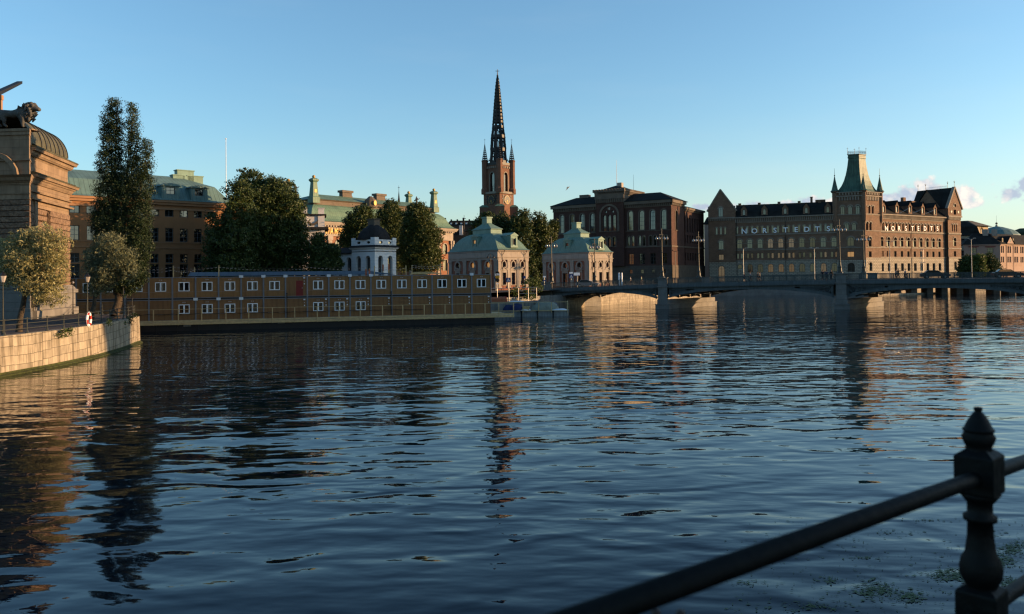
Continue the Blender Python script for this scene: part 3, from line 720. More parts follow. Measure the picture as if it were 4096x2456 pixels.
# ================================================================ BUILDINGS
def rowops(fr, centers, zt, zb, w, kind, pyref=None, **k):
    """centers: photo columns; zt, zb: metres; w metres"""
    return [op(c, zb, w, zt-zb, kind, **k) for c in centers]
def lin(a, b, n): return [a+(b-a)*i/(n-1) for i in range(n)]
def backwalls(mb, fr, u0, u1, v1, z0, z1, sides='LRB'):
    if 'L' in sides: mb.poly([fr.P(u0, v1, z0), fr.P(u0, 0, z0), fr.P(u0, 0, z1), fr.P(u0, v1, z1)])
    if 'R' in sides: mb.poly([fr.P(u1, 0, z0), fr.P(u1, v1, z0), fr.P(u1, v1, z1), fr.P(u1, 0, z1)])
    if 'B' in sides: mb.poly([fr.P(u1, v1, z0), fr.P(u0, v1, z0), fr.P(u0, v1, z1), fr.P(u1, v1, z1)])

# ---- publishing house (two wings meeting at the corner tower)
def publishing_house():
    C = hp(3457, 245.0)
    fl0 = Fr(C, (.944, -.329)); tl = -fl0.u(2836)
    fl = Fr(fl0.P(-tl, 0, 0)[:2], (.944, -.329)); L = tl
    fr = Fr(C, (.848, .53)); RL = fr.u(3834)
    t = thing('publishing_house', (C[0], C[1], GZ), 'large brown brick waterfront building with green copper corner tower, steep gables and white letters', 'building')
    wall, stone, trim = MB(), MB(), MB()
    Z = lambda px, py: fl.z(px, py)
    zstone = Z(3167, 1043); zeave = Z(3142, 866)
    ug = fl.u(2943); utw = fl.u(3347)
    # left wing: ten bays
    bays = lin(fl.u(2959), fl.u(3337), 10)
    r4t, r4b = Z(3167, 900), Z(3167, 929); r3t, r3b = Z(3167, 952), Z(3167, 990); r2t, r2b = Z(3167, 1010), Z(3167, 1031.5); r1t, r1b = Z(3167, 1054), Z(3167, 1088)
    ops = []
    def g(): return random.choice(['glass', 'glass', 'glass', 'glass_lit'])
    for i, c in enumerate(bays):
        ops += [op(c-.75, r4b, .75, r4t-r4b, 'arch', t=.07, nm=0, nh=1), op(c+.75, r4b, .75, r4t-r4b, 'arch', t=.07, nm=0, nh=1)]
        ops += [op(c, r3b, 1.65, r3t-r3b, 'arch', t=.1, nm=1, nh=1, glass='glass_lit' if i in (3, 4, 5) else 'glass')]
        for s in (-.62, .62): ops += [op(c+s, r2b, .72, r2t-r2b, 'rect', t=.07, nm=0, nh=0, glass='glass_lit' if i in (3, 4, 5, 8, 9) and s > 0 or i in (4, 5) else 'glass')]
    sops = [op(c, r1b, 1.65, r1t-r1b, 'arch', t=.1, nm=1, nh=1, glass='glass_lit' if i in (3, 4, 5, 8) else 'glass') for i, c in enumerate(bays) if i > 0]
    sops += [op(bays[0], r1b+1.2, 1.3, r1t-r1b-1.2, 'arch', t=.1, nm=1, nh=0)]
    # gable block left
    gc = fl.u(2885); zgb = Z(2885, 735+110); zcorn = Z(2885, 876)
    gops = [op(gc+d, Z(2885, 938), .62, Z(2885, 909)-Z(2885, 938), 'arch', t=.07, nm=0, nh=1) for d in (-1.35, 0, 1.35)]
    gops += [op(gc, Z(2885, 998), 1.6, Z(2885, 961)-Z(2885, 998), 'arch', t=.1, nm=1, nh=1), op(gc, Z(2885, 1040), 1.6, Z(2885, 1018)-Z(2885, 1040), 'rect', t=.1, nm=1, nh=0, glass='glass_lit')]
    facade(wall, fl, ug, utw, zstone, zeave, ops, t)
    facade(wall, fl, 0, ug, zstone, zcorn+.6, gops, t, v=-.35)
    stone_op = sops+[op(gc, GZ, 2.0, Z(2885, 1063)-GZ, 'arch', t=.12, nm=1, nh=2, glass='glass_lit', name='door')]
    facade(stone, fl, 0, utw, GZ, zstone, stone_op, t, v=-.12)
    for o in ops:
        if o['kind'] == 'arch': surround(trim, fl, o, .3 if o['w'] > 1 else .2, .1, sill=o['w'] > 1, only_head=True)
    for o in gops:
        if o['kind'] == 'arch': surround(trim, fl, o, .3 if o['w'] > 1 else .2, .1, v=-.35, only_head=True)
    for o in stone_op: surround(trim, fl, o, .3, .06, v=-.12, sill=False, only_head=True)
    band(trim, fl, 0, utw, zstone, zstone+.35, .22, e1=0)
    band(trim, fl, 0, utw, Z(3142, 938), Z(3142, 936), .15, v=-.1, e1=0); band(trim, fl, ug, utw, r4b-.55, r4b-.3, .2, e1=0)
    band(trim, fl, ug, utw, Z(3142, 999), Z(3142, 995), .12, e1=0); band(trim, fl, ug, utw, r3b+1.55, r3b+1.7, .05, e1=0)
    zc0, zc1 = Z(3142, 882), Z(3142, 868)
    dentils(trim, fl, ug, utw, zc0, zc1, .45, .62); band(trim, fl, ug, utw, zc1, zc1+.35, .75, e1=0); band(trim, fl, ug, utw, zc0-.35, zc0, .2, e1=0)
    dentils(trim, fl, 0, ug, zcorn-.6, zcorn+.1, .3, .55, v=-.35); band(trim, fl, 0, ug, zcorn+.1, zcorn+.5, .45, v=-.35, e0=.1, e1=.1)
    # left gable
    ap = Z(2882, 759); el = Z(2836, 842); gt = MB()
    pts = [(-.1, zcorn+.5), (ug+.1, zcorn+.5), (ug+.1, el), (gc, ap), (-.1, el)]
    gw = op(gc, Z(2885, 867), 1.45, Z(2885, 828)-Z(2885, 867), 'arch', t=.1, nm=1, nh=1)
    facade(wall, fl, -.1, ug+.1, zcorn+.5, Z(2885, 825), [gw], t, v=-.4)
    zz = Z(2885, 825)
    # gable sides above the rectangle
    f_ = (zz-el)/(ap-el)
    wall.prism(fl, [(-.1+(gc+.1)*f_, zz), (ug+.1-(ug+.1-gc)*f_, zz), (gc, ap)], -.4, .2) if zz > el else wall.prism(fl, [(-.1, zz), (ug+.1, zz), (ug+.1, el), (gc, ap), (-.1, el)], -.4, .2)
    surround(trim, fl, gw, .3, .1, v=-.4, only_head=True)
    for (a, b) in (((-.5, el-.35), (gc, ap+.1)), ((gc, ap+.1), (ug+.5, el-.35))): trim.ribbon(fl, [a, b], .2, -.55, .3)
    roof = MB()
    D = 15.0
    gro = MB(); gro.poly([fl.P(gc, -.3, ap), fl.P(ug+.4, -.3, el-.3), fl.P(ug+.4, D, el-.3), fl.P(gc, D, ap)]); gro.build('gable_roof', mm('roof_tile'), t); roof.poly([fl.P(-.4, -.3, el-.3), fl.P(gc, -.3, ap), fl.P(gc, D, ap), fl.P(-.4, D, el-.3)])  # right slope coloured lighter brown to stand for the sun on it
    backwalls(wall, fl, -.1, L, D, GZ, el-.2, 'LB'); wall.poly([fl.P(ug+.1, -.3, zeave), fl.P(ug+.1, D, zeave), fl.P(ug+.1, D, el), fl.P(ug+.1, -.3, el)])
    # main roof left
    zr = Z(3150, 812); vr = 5.2
    zr = fl.z(3150, 813, vr)
    roof.poly([fl.P(ug, -.7, zeave+.15), fl.P(utw, -.7, zeave+.15), fl.P(utw, .9, zeave+2.0), fl.P(ug, .9, zeave+2.0)])
    roof.poly([fl.P(ug, .9, zeave+2.0), fl.P(utw, .9, zeave+2.0), fl.P(utw, vr, zr), fl.P(ug, vr, zr)])
    roof.poly([fl.P(ug, vr, zr), fl.P(utw+3, vr, zr), fl.P(utw+3, D, zeave), fl.P(ug, D, zeave)])
    roof.build('roof', mm('roof'), t)
    def dormer(f, c, zb, zt, w, ww, wz0, wz1):
        mb = MB(); o = op(c, wz0, ww, wz1-wz0, 'arch', t=.08, nm=0, nh=1)
        ze = zt-w*.75
        facade(mb, f, c-w/2, c+w/2, zb, ze, [o], t, v=-.25, depth=.2)
        mb.prism(f, [(c-w/2, ze), (c+w/2, ze), (c, zt)], -.25, .0)
        mb.poly([f.P(c-w/2, 3.5, zb), f.P(c-w/2, -.25, zb), f.P(c-w/2, -.25, ze), f.P(c-w/2, 3.5, ze)]); mb.poly([f.P(c+w/2, -.25, zb), f.P(c+w/2, 3.5, zb), f.P(c+w/2, 3.5, ze), f.P(c+w/2, -.25, ze)])
        surround(mb, f, o, .18, .06, v=-.25, sill=False, only_head=True)
        d = mb.build('dormer', mm('norbrick'), t)
        rf = MB(); rf.poly([f.P(c-w/2-.2, -.5, ze-.15), f.P(c, -.5, zt+.12), f.P(c, 4.5, zt+.12), f.P(c-w/2-.2, 4.5, ze-.15)]); rf.poly([f.P(c, -.5, zt+.12), f.P(c+w/2+.2, -.5, ze-.15), f.P(c+w/2+.2, 4.5, ze-.15), f.P(c, 4.5, zt+.12)])
        rf.build('dormer_roof', mm('roof'), d)
    for px in (2978, 3060, 3143, 3227.6, 3313.6):
        c = fl.u(px); s = (px-2978)/335*-12
        dormer(fl, c, zeave+.2, Z(px, 820+s), 1.9, .85, Z(px, 863+s), Z(px, 839+s))
    for px, h in ((2958, 814), (3037.6, 811), (3118, 807), (3200.5, 804), (3283.5, 800)):
        mb = MB(); mb.box(fl, fl.u(px)-.45, fl.u(px)+.45, vr-.5, vr+.4, zr-1.0, fl.z(px, h, vr)); mb.build('chimney', mm('norbrick'), t)
    mb = MB(); c = fl.u(3246, 800, vr); mb.box(fl, c-.35, c+.35, vr, vr+.7, zr-1, fl.z(3246, 787, vr)); mb.box(fl, c-.5, c+.5, vr-.1, vr+.8, fl.z(3246, 789, vr), fl.z(3246, 787, vr)); mb.box(fl, c+1.2, c+4.2, vr+1, vr+3, zr-1, fl.z(3260, 798, vr)); mb.build('chimney', mm('norbrick'), t)
    # white letters
    for px, ch in zip((2978, 3018.9, 3059.6, 3101.5, 3143.4, 3185.7, 3228, 3270.5, 3314.7), 'NORSTEDTS'):
        zb = Z(px, 934.5-(px-2978)/336*10); put_text(t, fl, fl.u(px), -.25, zb, ch, 2.25, 'letter')
    # right wing
    Zr = lambda px, py: fr.z(px, py)
    utr = fr.u(3519); ugr = fr.u(3783); zst = Zr(3650, 1031.5); ze2 = Zr(3644, 866)
    cs = lin(fr.u(3380+390/2.65), fr.u(3380+1000/2.65), 10)
    yy = lambda crop: 560+crop/2.65
    PX = 3380+700/2.65
    q4t, q4b = Zr(PX, yy(885)), Zr(PX, yy(967)); q3t, q3b = Zr(PX, yy(1036)), Zr(PX, yy(1132)); q2t, q2b = Zr(PX, yy(1180)), Zr(PX, yy(1240)); q1t, q1b = Zr(PX, yy(1307)), Zr(PX, yy(1388))
    ops = []; sops = []
    for i, c in enumerate(cs):
        for s in (-.85, .85): ops.append(op(c+s, q4b, .8, q4t-q4b, 'arch', t=.07, nm=0, nh=1))
        ops.append(op(c, q3b, 1.7, q3t-q3b, 'arch', t=.1, nm=1, nh=1))
        if i < 2:
            for s in (-.6, .6): ops.append(op(c+s, q2b, .65, q2t-q2b, 'rect', t=.07, nm=0, nh=0))
        else: ops.append(op(c, q2b, 1.35, q2t-q2b, 'rect', t=.09, nm=1, nh=0))
        sops.append(op(c, q1b, 1.6, q1t-q1b, 'rect', t=.1, nm=1, nh=1))
    facade(wall, fr, utr, ugr, zst, ze2, ops, t, depth=.4)
    gcr = fr.u(3809); gops2 = [op(gcr+d, Zr(3809, yy(972)), .62, Zr(3809, yy(893))-Zr(3809, yy(972)), 'arch', t=.07, nm=0, nh=1) for d in (-1.25, 0, 1.25)]
    gops2 += [op(gcr, Zr(3809, yy(1125)), 1.7, Zr(3809, yy(1035))-Zr(3809, yy(1125)), 'arch', t=.1, nm=1, nh=1), op(gcr, Zr(3809, yy(1236)), 1.5, Zr(3809, yy(1180))-Zr(3809, yy(1236)), 'rect', t=.09, nm=1, nh=0)]
    facade(wall, fr, ugr, RL, zst, Zr(3809, yy(850)), gops2, t, depth=.4, v=-.9)
    facade(stone, fr, utr, ugr, GZ, zst, sops, t, v=-.12, depth=.5)
    gst = [op(gcr, Zr(3809, yy(1378)), 1.5, Zr(3809, yy(1290))-Zr(3809, yy(1378)), 'arch', t=.1, nm=1, nh=1)]
    facade(stone, fr, ugr, RL, GZ, zst, gst, t, v=-1.02, depth=.5)
    for o in ops:
        if o['kind'] == 'arch': surround(trim, fr, o, .28, .16, only_head=True)
    for o in gops2+gst:
        if o['kind'] == 'arch': surround(trim, fr, o, .28, .12, v=-.9, only_head=True, sill=False)
    for (a, b, v) in ((utr, ugr, 0), (ugr, RL, -.9)):
        band(trim, fr, a, b, zst, zst+.3, .22, v=v, e0=0, e1=0); band(trim, fr, a, b, Zr(PX, yy(985)), Zr(PX, yy(972)), .22, v=v, e0=0, e1=0); band(trim, fr, a, b, Zr(PX, yy(1150)), Zr(PX, yy(1138)), .18, v=v, e0=0, e1=0)
        dentils(trim, fr, a, b, Zr(PX, yy(992)), Zr(PX, yy(985)), .15, .5, v=v)
        band(trim, fr, a, b, q3b+1.9, q3b+2.02, .07, v=v, e0=0, e1=0)
    dc0, dc1 = Zr(PX, yy(842)), Zr(PX, yy(812))
    dentils(trim, fr, utr, ugr, dc0, dc1, .5, .62, fill=.4); band(trim, fr, utr, ugr, dc1, dc1+.4, .85, e0=0, e1=0); band(trim, fr, utr, ugr, dc0-.3, dc0, .2, e0=0, e1=0)
    g0, g1 = Zr(3809, yy(850)), Zr(3809, yy(822))
    dentils(trim, fr, ugr, RL, g0, g1, .35, .62, v=-.9); band(trim, fr, ugr, RL, g1, g1+.5, .5, v=-.9, e0=.2, e1=.2)
    # right gable block
    zt0 = g1+.5; zel = Zr(3809, yy(722)); zap = Zr(3812, yy(507))
    wo = [op(gcr, zt0+.4, 1.5, Zr(3809, yy(742))-zt0-.4, 'rect', t=.09, nm=1, nh=1)]
    facade(wall, fr, ugr-.2, RL+.2, zt0, zel, wo, t, depth=.5, v=-1.15)
    wg = op(gcr, zel+.3, 1.5, Zr(3809, yy(680))-zel-.3, 'arch', t=.1, nm=1, nh=0)
    zm = Zr(3809, yy(668)); hw = (RL-ugr)/2+.2; fa = (zm-zel)/(zap-zel)
    facade(wall, fr, gcr-hw*(1-fa)*.98, gcr+hw*(1-fa)*.98, zel, zm, [wg], t, v=-1.15, depth=.3)
    wall.prism(fr, [(gcr-hw, zel), (gcr-hw*(1-fa)*.98, zel), (gcr-hw*(1-fa)*.98, zm)], -1.15, .1); wall.prism(fr, [(gcr+hw*(1-fa)*.98, zel), (gcr+hw, zel), (gcr+hw*(1-fa)*.98, zm)], -1.15, .1)
    wall.prism(fr, [(gcr-hw*(1-fa)*.98, zm), (gcr+hw*(1-fa)*.98, zm), (gcr, zap)], -1.15, .1)
    surround(trim, fr, wg, .25, .1, v=-1.15, only_head=True, sill=False)
    for s in (-2.1, 2.1):
        o = op(gcr+s, Zr(3809, yy(780)), .9, .95, 'round'); ring_round(trim, fr, o, .12, .08, v=-1.15)
        mb = MB(); mb.prism(fr, [(gcr+s+.4*math.cos(k*.785), Zr(3809, yy(780))+.5+.4*math.sin(k*.785)) for k in range(8)], -1.2, -1.1); mb.build('medallion', mm('iron'), t)
    for a, b in (((gcr-hw-.5, zel-.4), (gcr, zap+.1)), ((gcr, zap+.1), (gcr+hw+.5, zel-.4))): trim.ribbon(fr, [a, b], .22, -1.4, -.4)
    DR = 12.0; gr = MB()
    gr.poly([fr.P(gcr, -1.2, zap), fr.P(gcr+hw+.4, -1.2, zel-.3), fr.P(gcr+hw+.4, DR, zel-.3), fr.P(gcr, DR, zap)]); gr.poly([fr.P(gcr-hw-.4, -1.2, zel-.3), fr.P(gcr, -1.2, zap), fr.P(gcr, DR, zap), fr.P(gcr-hw-.4, DR, zel-.3)])
    backwalls(wall, fr, ugr-.2, RL+.15, DR, GZ, zel-.25, 'R')
    wall.poly([fr.P(ugr-.2, DR, ze2-1), fr.P(ugr-.2, -1.1, ze2-1), fr.P(ugr-.2, -1.1, zel), fr.P(ugr-.2, DR, zel)])
    # cross gable facing the corner tower
    vm = 5.4
    fx = Fr(fr.P(ugr-.25, DR, 0)[:2], (-fr.uy[0], -fr.uy[1]))
    wall.prism(fx, [(1.2, zel-.2), (DR-1.2, zel-.2), (DR/2, zap-.6)], 0, .3)
    gr.poly([fr.P(ugr-.6, DR/2, zap-.3), fr.P(ugr-.6, .9, zel-.4), fr.P(gcr-.5, 2.5, zap-1.2), fr.P(gcr, DR/2, zap-.3)]); gr.poly([fr.P(ugr-.6, DR-.9, zel-.4), fr.P(ugr-.6, DR/2, zap-.3), fr.P(gcr, DR/2, zap-.3), fr.P(gcr-.5, DR-2.5, zap-1.2)])
    gr.build('roof', mm('roof'), t)
    fin = MB()
    for v in (-1.1, 1.2, 9.0, DR-.3):
        p = Vector(fr.P(gcr, v, zap)); fin.tube(p, p+Vector((0, 0, 2.3)), .07, .04, 5); fin.sphere(p+Vector((0, 0, 1.6)), .16, 6, 4); fin.box(Fr((p.x, p.y), (1, 0)), -.28, .28, -.04, .04, p.z+1.95, p.z+2.03)
    for i in range(22):
        p = Vector(fr.P(gcr, 1.2+i*.36, zap)); fin.tube(p, p+Vector((0, 0, .95)), .022, .022, 3, False)
    fin.tube(fr.P(gcr, 1.2, zap+.7), fr.P(gcr, 9.0, zap+.7), .03, .03, 4)
    fin.build('finials', mm('iron'), t)
    # right main roof and dormers
    rr = MB(); vr = 5.2; zr2 = fr.z(3560, 806, vr)
    rr.poly([fr.P(utr-1, -.8, ze2+.25), fr.P(ugr, -.8, ze2+.25), fr.P(ugr, .8, ze2+1.7), fr.P(utr-1, .8, ze2+1.7)]); rr.poly([fr.P(utr-1, .8, ze2+1.7), fr.P(ugr, .8, ze2+1.7), fr.P(ugr, vr, zr2), fr.P(utr-1, vr, zr2)])
    rr.poly([fr.P(utr-6, vr, zr2), fr.P(ugr+1, vr, zr2), fr.P(ugr+1, 15, ze2), fr.P(utr-6, 15, ze2)]); rr.build('roof', mm('roof'), t)
    for px, y0 in ((3535.5, 803), (3588.5, 803), (3641, 804), (3692, 808), (3741, 812)):
        c = fr.u(px); dormer(fr, c, ze2+.2, Zr(px, y0), 1.9, .95, Zr(px, y0+46), Zr(px, y0+20))
    mb = MB(); c = fr.u(3613, 800, vr); mb.box(fr, c-.7, c+.7, vr-.5, vr+.5, zr2-1, fr.z(3613, 790, vr)); mb.build('chimney', mm('norbrick'), t)
    mb = MB(); c = fr.u(3645, 800, vr+1); mb.box(fr, c-1.3, c+1.3, vr, vr+1, zr2-1, fr.z(3645, 803, vr)); mb.build('chimney', mm('norbrick'), t)
    for px, px2, yy1 in ((3598, 3635, 833), (3650, 3690, 835), (3703, 3748, 836)):
        mb = MB(); a = fr.P(fr.u(px, 850, -.6), -.6, fr.z(px, 854, -.6)); b = fr.P(fr.u(px2, 835, -3), -3.0, fr.z(px2, yy1, -3)); mb.tube(a, b, .06, .045, 5); mb.build('flagstaff', mm('litwhite'), t)
    for px, ch in zip((3541.5, 3567.5, 3593, 3619.6, 3646, 3669.4, 3696, 3721.5, 3746), 'NORSTEDTS'):
        put_text(t, fr, fr.u(px), -.45, Zr(px, yy(963)), ch, 2.2, 'letter', bold=-.004)
    # corner tower: parallelogram plan
    S1 = L-fl.u(3347); S2 = fr.u(3519); cA = Vector((C[0], C[1]))
    dl = Vector((-.944, .329)); dr = Vector((.848, .53))
    def quad(s, z, off=0.0):
        c0 = cA+dl*(S1/2)+dr*(S2/2); out = []
        for a, b in ((0, 0), (0, 1), (1, 1), (1, 0)):
            p = cA+dl*(S1*a)+dr*(S2*b); q = c0+(p-c0)*s+(p-c0).normalized()*off; out.append((q.x, q.y, z))
        return out
    zte = Z(3400, 768)
    fT = Fr(fl.P(utw, 0, 0)[:2], (.944, -.329))
    def T(px, py): return fT.z(px, py, -.45)
    c3 = fT.u(3403); rows = []
    tw = [op(c3+d, T(3403, 857), 1.25, T(3403, 822)-T(3403, 857), 'arch', t=.12, nm=1, nh=1, f='frame') for d in (-2.15, 0, 2.15)]
    tw += [op(c3+d, T(3403, 920.5), 1.3, T(3403, 890)-T(3403, 920.5), 'arch', t=.12, nm=1, nh=1) for d in (-1.05, 1.05)]
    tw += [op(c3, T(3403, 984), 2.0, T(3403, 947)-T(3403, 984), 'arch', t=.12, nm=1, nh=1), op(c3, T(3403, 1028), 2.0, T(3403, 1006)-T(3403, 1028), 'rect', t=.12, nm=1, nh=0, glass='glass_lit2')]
    facade(wall, fT, 0, S1, zstone, zte, tw, t, v=-.45, depth=.45)
    for o in tw:
        if o['kind'] == 'arch': surround(trim, fT, o, .35, .12, v=-.45, only_head=True)
    sg = [op(c3, T(3403, 1087), 2.1, T(3403, 1051)-T(3403, 1087), 'arch', t=.12, nm=1, nh=1)]
    facade(stone, fT, 0, S1, GZ, zstone, sg, t, v=-.6); surround(trim, fT, sg[0], .45, .06, v=-.6, only_head=True, sill=False)
    tr_ = lambda px, py: fr.z(px, py, -.45)
    c4 = fr.u(3480, 1000, -.45)
    tw2 = [op(c4+d, tr_(3480, yy(780)), .95, tr_(3480, yy(695))-tr_(3480, yy(780)), 'arch', t=.1, nm=1, nh=1) for d in (-1.75, 0, 1.75)]
    tw2 += [op(c4+d-.4, tr_(3480, yy(957)), 1.1, tr_(3480, yy(868))-tr_(3480, yy(957)), 'arch', t=.1, nm=1, nh=1) for d in (-.85, .85)]
    tw2 += [op(c4, tr_(3480, yy(1130)), 1.7, tr_(3480, yy(1025))-tr_(3480, yy(1130)), 'arch', t=.1, nm=1, nh=1), op(c4, tr_(3480, yy(1240)), 1.6, tr_(3480, yy(1180))-tr_(3480, yy(1240)), 'rect', t=.1, nm=1, nh=0)]
    facade(wall, fr, 0, S2, zst, zte, tw2, t, v=-.45, depth=.5)
    for o in tw2:
        if o['kind'] == 'arch': surround(trim, fr, o, .33, .14, v=-.45, only_head=True)
    sg2 = [op(c4, tr_(3480, yy(1388)), 1.7, tr_(3480, yy(1295))-tr_(3480, yy(1388)), 'arch', t=.1, nm=1, nh=1)]
    facade(stone, fr, 0, S2, GZ, zst, sg2, t, v=-.6, depth=.5); surround(trim, fr, sg2[0], .4, .06, v=-.6, only_head=True, sill=False)
    wall.poly([fT.P(0, 6, zeave-1), fT.P(0, -.45, zeave-1), fT.P(0, -.45, zte), fT.P(0, 6, zte)]); wall.poly([fT.P(0, .1, zstone), fT.P(0, -.45, zstone), fT.P(0, -.45, zte), fT.P(0, .1, zte)])
    wall.poly([fr.P(S2, -.45, zst), fr.P(S2, .5, zst), fr.P(S2, .5, zte), fr.P(S2, -.45, zte)]); wall.poly([fr.P(S2, .4, ze2-2), fr.P(S2, 8, ze2-2), fr.P(S2, 8, zte), fr.P(S2, .4, zte)])
    wall.rings([quad(1, ze2), quad(1, zte)])
    for f_, SS, zf in ((fT, S1, T), (fr, S2, tr_)):
        px = 3403 if f_ is fT else 3480
        za, zb = zf(px, yy(640)), zf(px, yy(600))
        dentils(trim, f_, .8, SS-.8, za, zb, .35, .75, v=-.45); band(trim, f_, 0, SS, zb, zb+.35, .5, v=-.45, e0=0, e1=0)
        dentils(trim, f_, .8, SS-.8, zb+.55, zb+1.25, .55, .8, v=-.45); band(trim, f_, 0, SS, zb+1.25, zte, .7, v=-.45, e0=0, e1=0)
        for py in (790, 962, 1140): band(trim, f_, 0, SS, zf(px, yy(py))-.12, zf(px, yy(py))+.15, .15, v=-.45, e0=0, e1=0)
    kp = (Vector(fT.P(S1, -.45, 0))+Vector(fr.P(0, -.45, 0)))/2; wall.lathe((kp.x, kp.y, 0), [(.42, zstone), (.42, zte)], 8); stone.lathe((kp.x, kp.y, 0), [(.55, GZ), (.55, zstone)], 8)
    # concave copper helm
    prof = [(1.08, 769, 0), (.98, 766, 0), (.86, 757, 0), (.73, 742, 0), (.62, 722, 0), (.53, 698, 0), (.46, 670, 0), (.415, 642, 0), (.40, 634, 0)]
    helm = MB(); helm.rings([quad(s, fl.z(3425, y, 2)) for s, y, _ in prof], cap=True)
    helm.rings([quad(s, fl.z(3425, y, 2)) for s, y in ((.40, 634), (.43, 632), (.43, 626), (.415, 625), (.415, 620), (.455, 618), (.455, 616))], cap=True)
    hl = helm.build('tower_roof', mm('copper_dark'), t)
    cr = MB(); zt = fl.z(3425, 616, 2); qd = quad(.43, zt)
    for k in (0, 1, 2, 3):
        p = Vector(qd[k]); cr.tube(p, p+Vector((0, 0, 2.2)), .07, .03, 5); cr.box(Fr((p.x, p.y), (1, 0)), -.25, .25, -.03, .03, p.z+1.75, p.z+1.83)
        q = Vector(qd[(k+1) % 4])
        for i in range(1, 16): a = p.lerp(q, i/16); cr.tube(a, a+Vector((0, 0, 1.1)), .022, .022, 3, False)
        cr.tube(p+Vector((0, 0, .7)), q+Vector((0, 0, .7)), .03, .03, 3)
    cr.build('cresting', mm('iron'), hl)
    for k, (a, b) in enumerate(((0, 0), (0, 1), (1, 0), (1, 1))):
        p = cA+dl*(S1*a)+dr*(S2*b); c0 = cA+dl*(S1/2)+dr*(S2/2); p = p+(p-c0).normalized()*.35
        mb = MB(); z0 = T(3403, yy(800))
        mb.lathe((p.x, p.y, 0), [(.15, z0-3.2), (.75, z0-1.5), (.8, z0), (.8, zte-.2), (1.1, zte), (1.1, zte+.3)], 8)
        tt = mb.build('corner_turret', mm('norbrick'), t)
        mb = MB(); mb.lathe((p.x, p.y, 0), [(1.35, zte+.3), (.95, zte+.75), (.6, zte+2.3), (.3, zte+3.8), (.1, zte+5.0)], 8); mb.tube((p.x, p.y, zte+5), (p.x, p.y, zte+7.6), .07, .03, 5); mb.sphere((p.x, p.y, zte+5.3), .2, 6, 4); mb.build('spirelet', mm('copper_dark'), tt)
    # drain pipes
    mb = MB()
    for f_, u, v, z in ((fl, ug+.35, -.15, zeave), (fl, fl.u(3143), -.15, zeave), (fr, fr.u(3645), -.2, ze2), (fr, ugr-.4, -.2, ze2)): mb.tube(f_.P(u, v, GZ), f_.P(u, v, z), .09, .09, 6)
    mb.build('drain_pipes', mm('iron'), t)
    wall.build('wall', mm('norbrick'), t); stone.build('ground_floor_wall', mm('norstone'), t); trim.build('stone_trim', mm('nortrim'), t)
publishing_house()

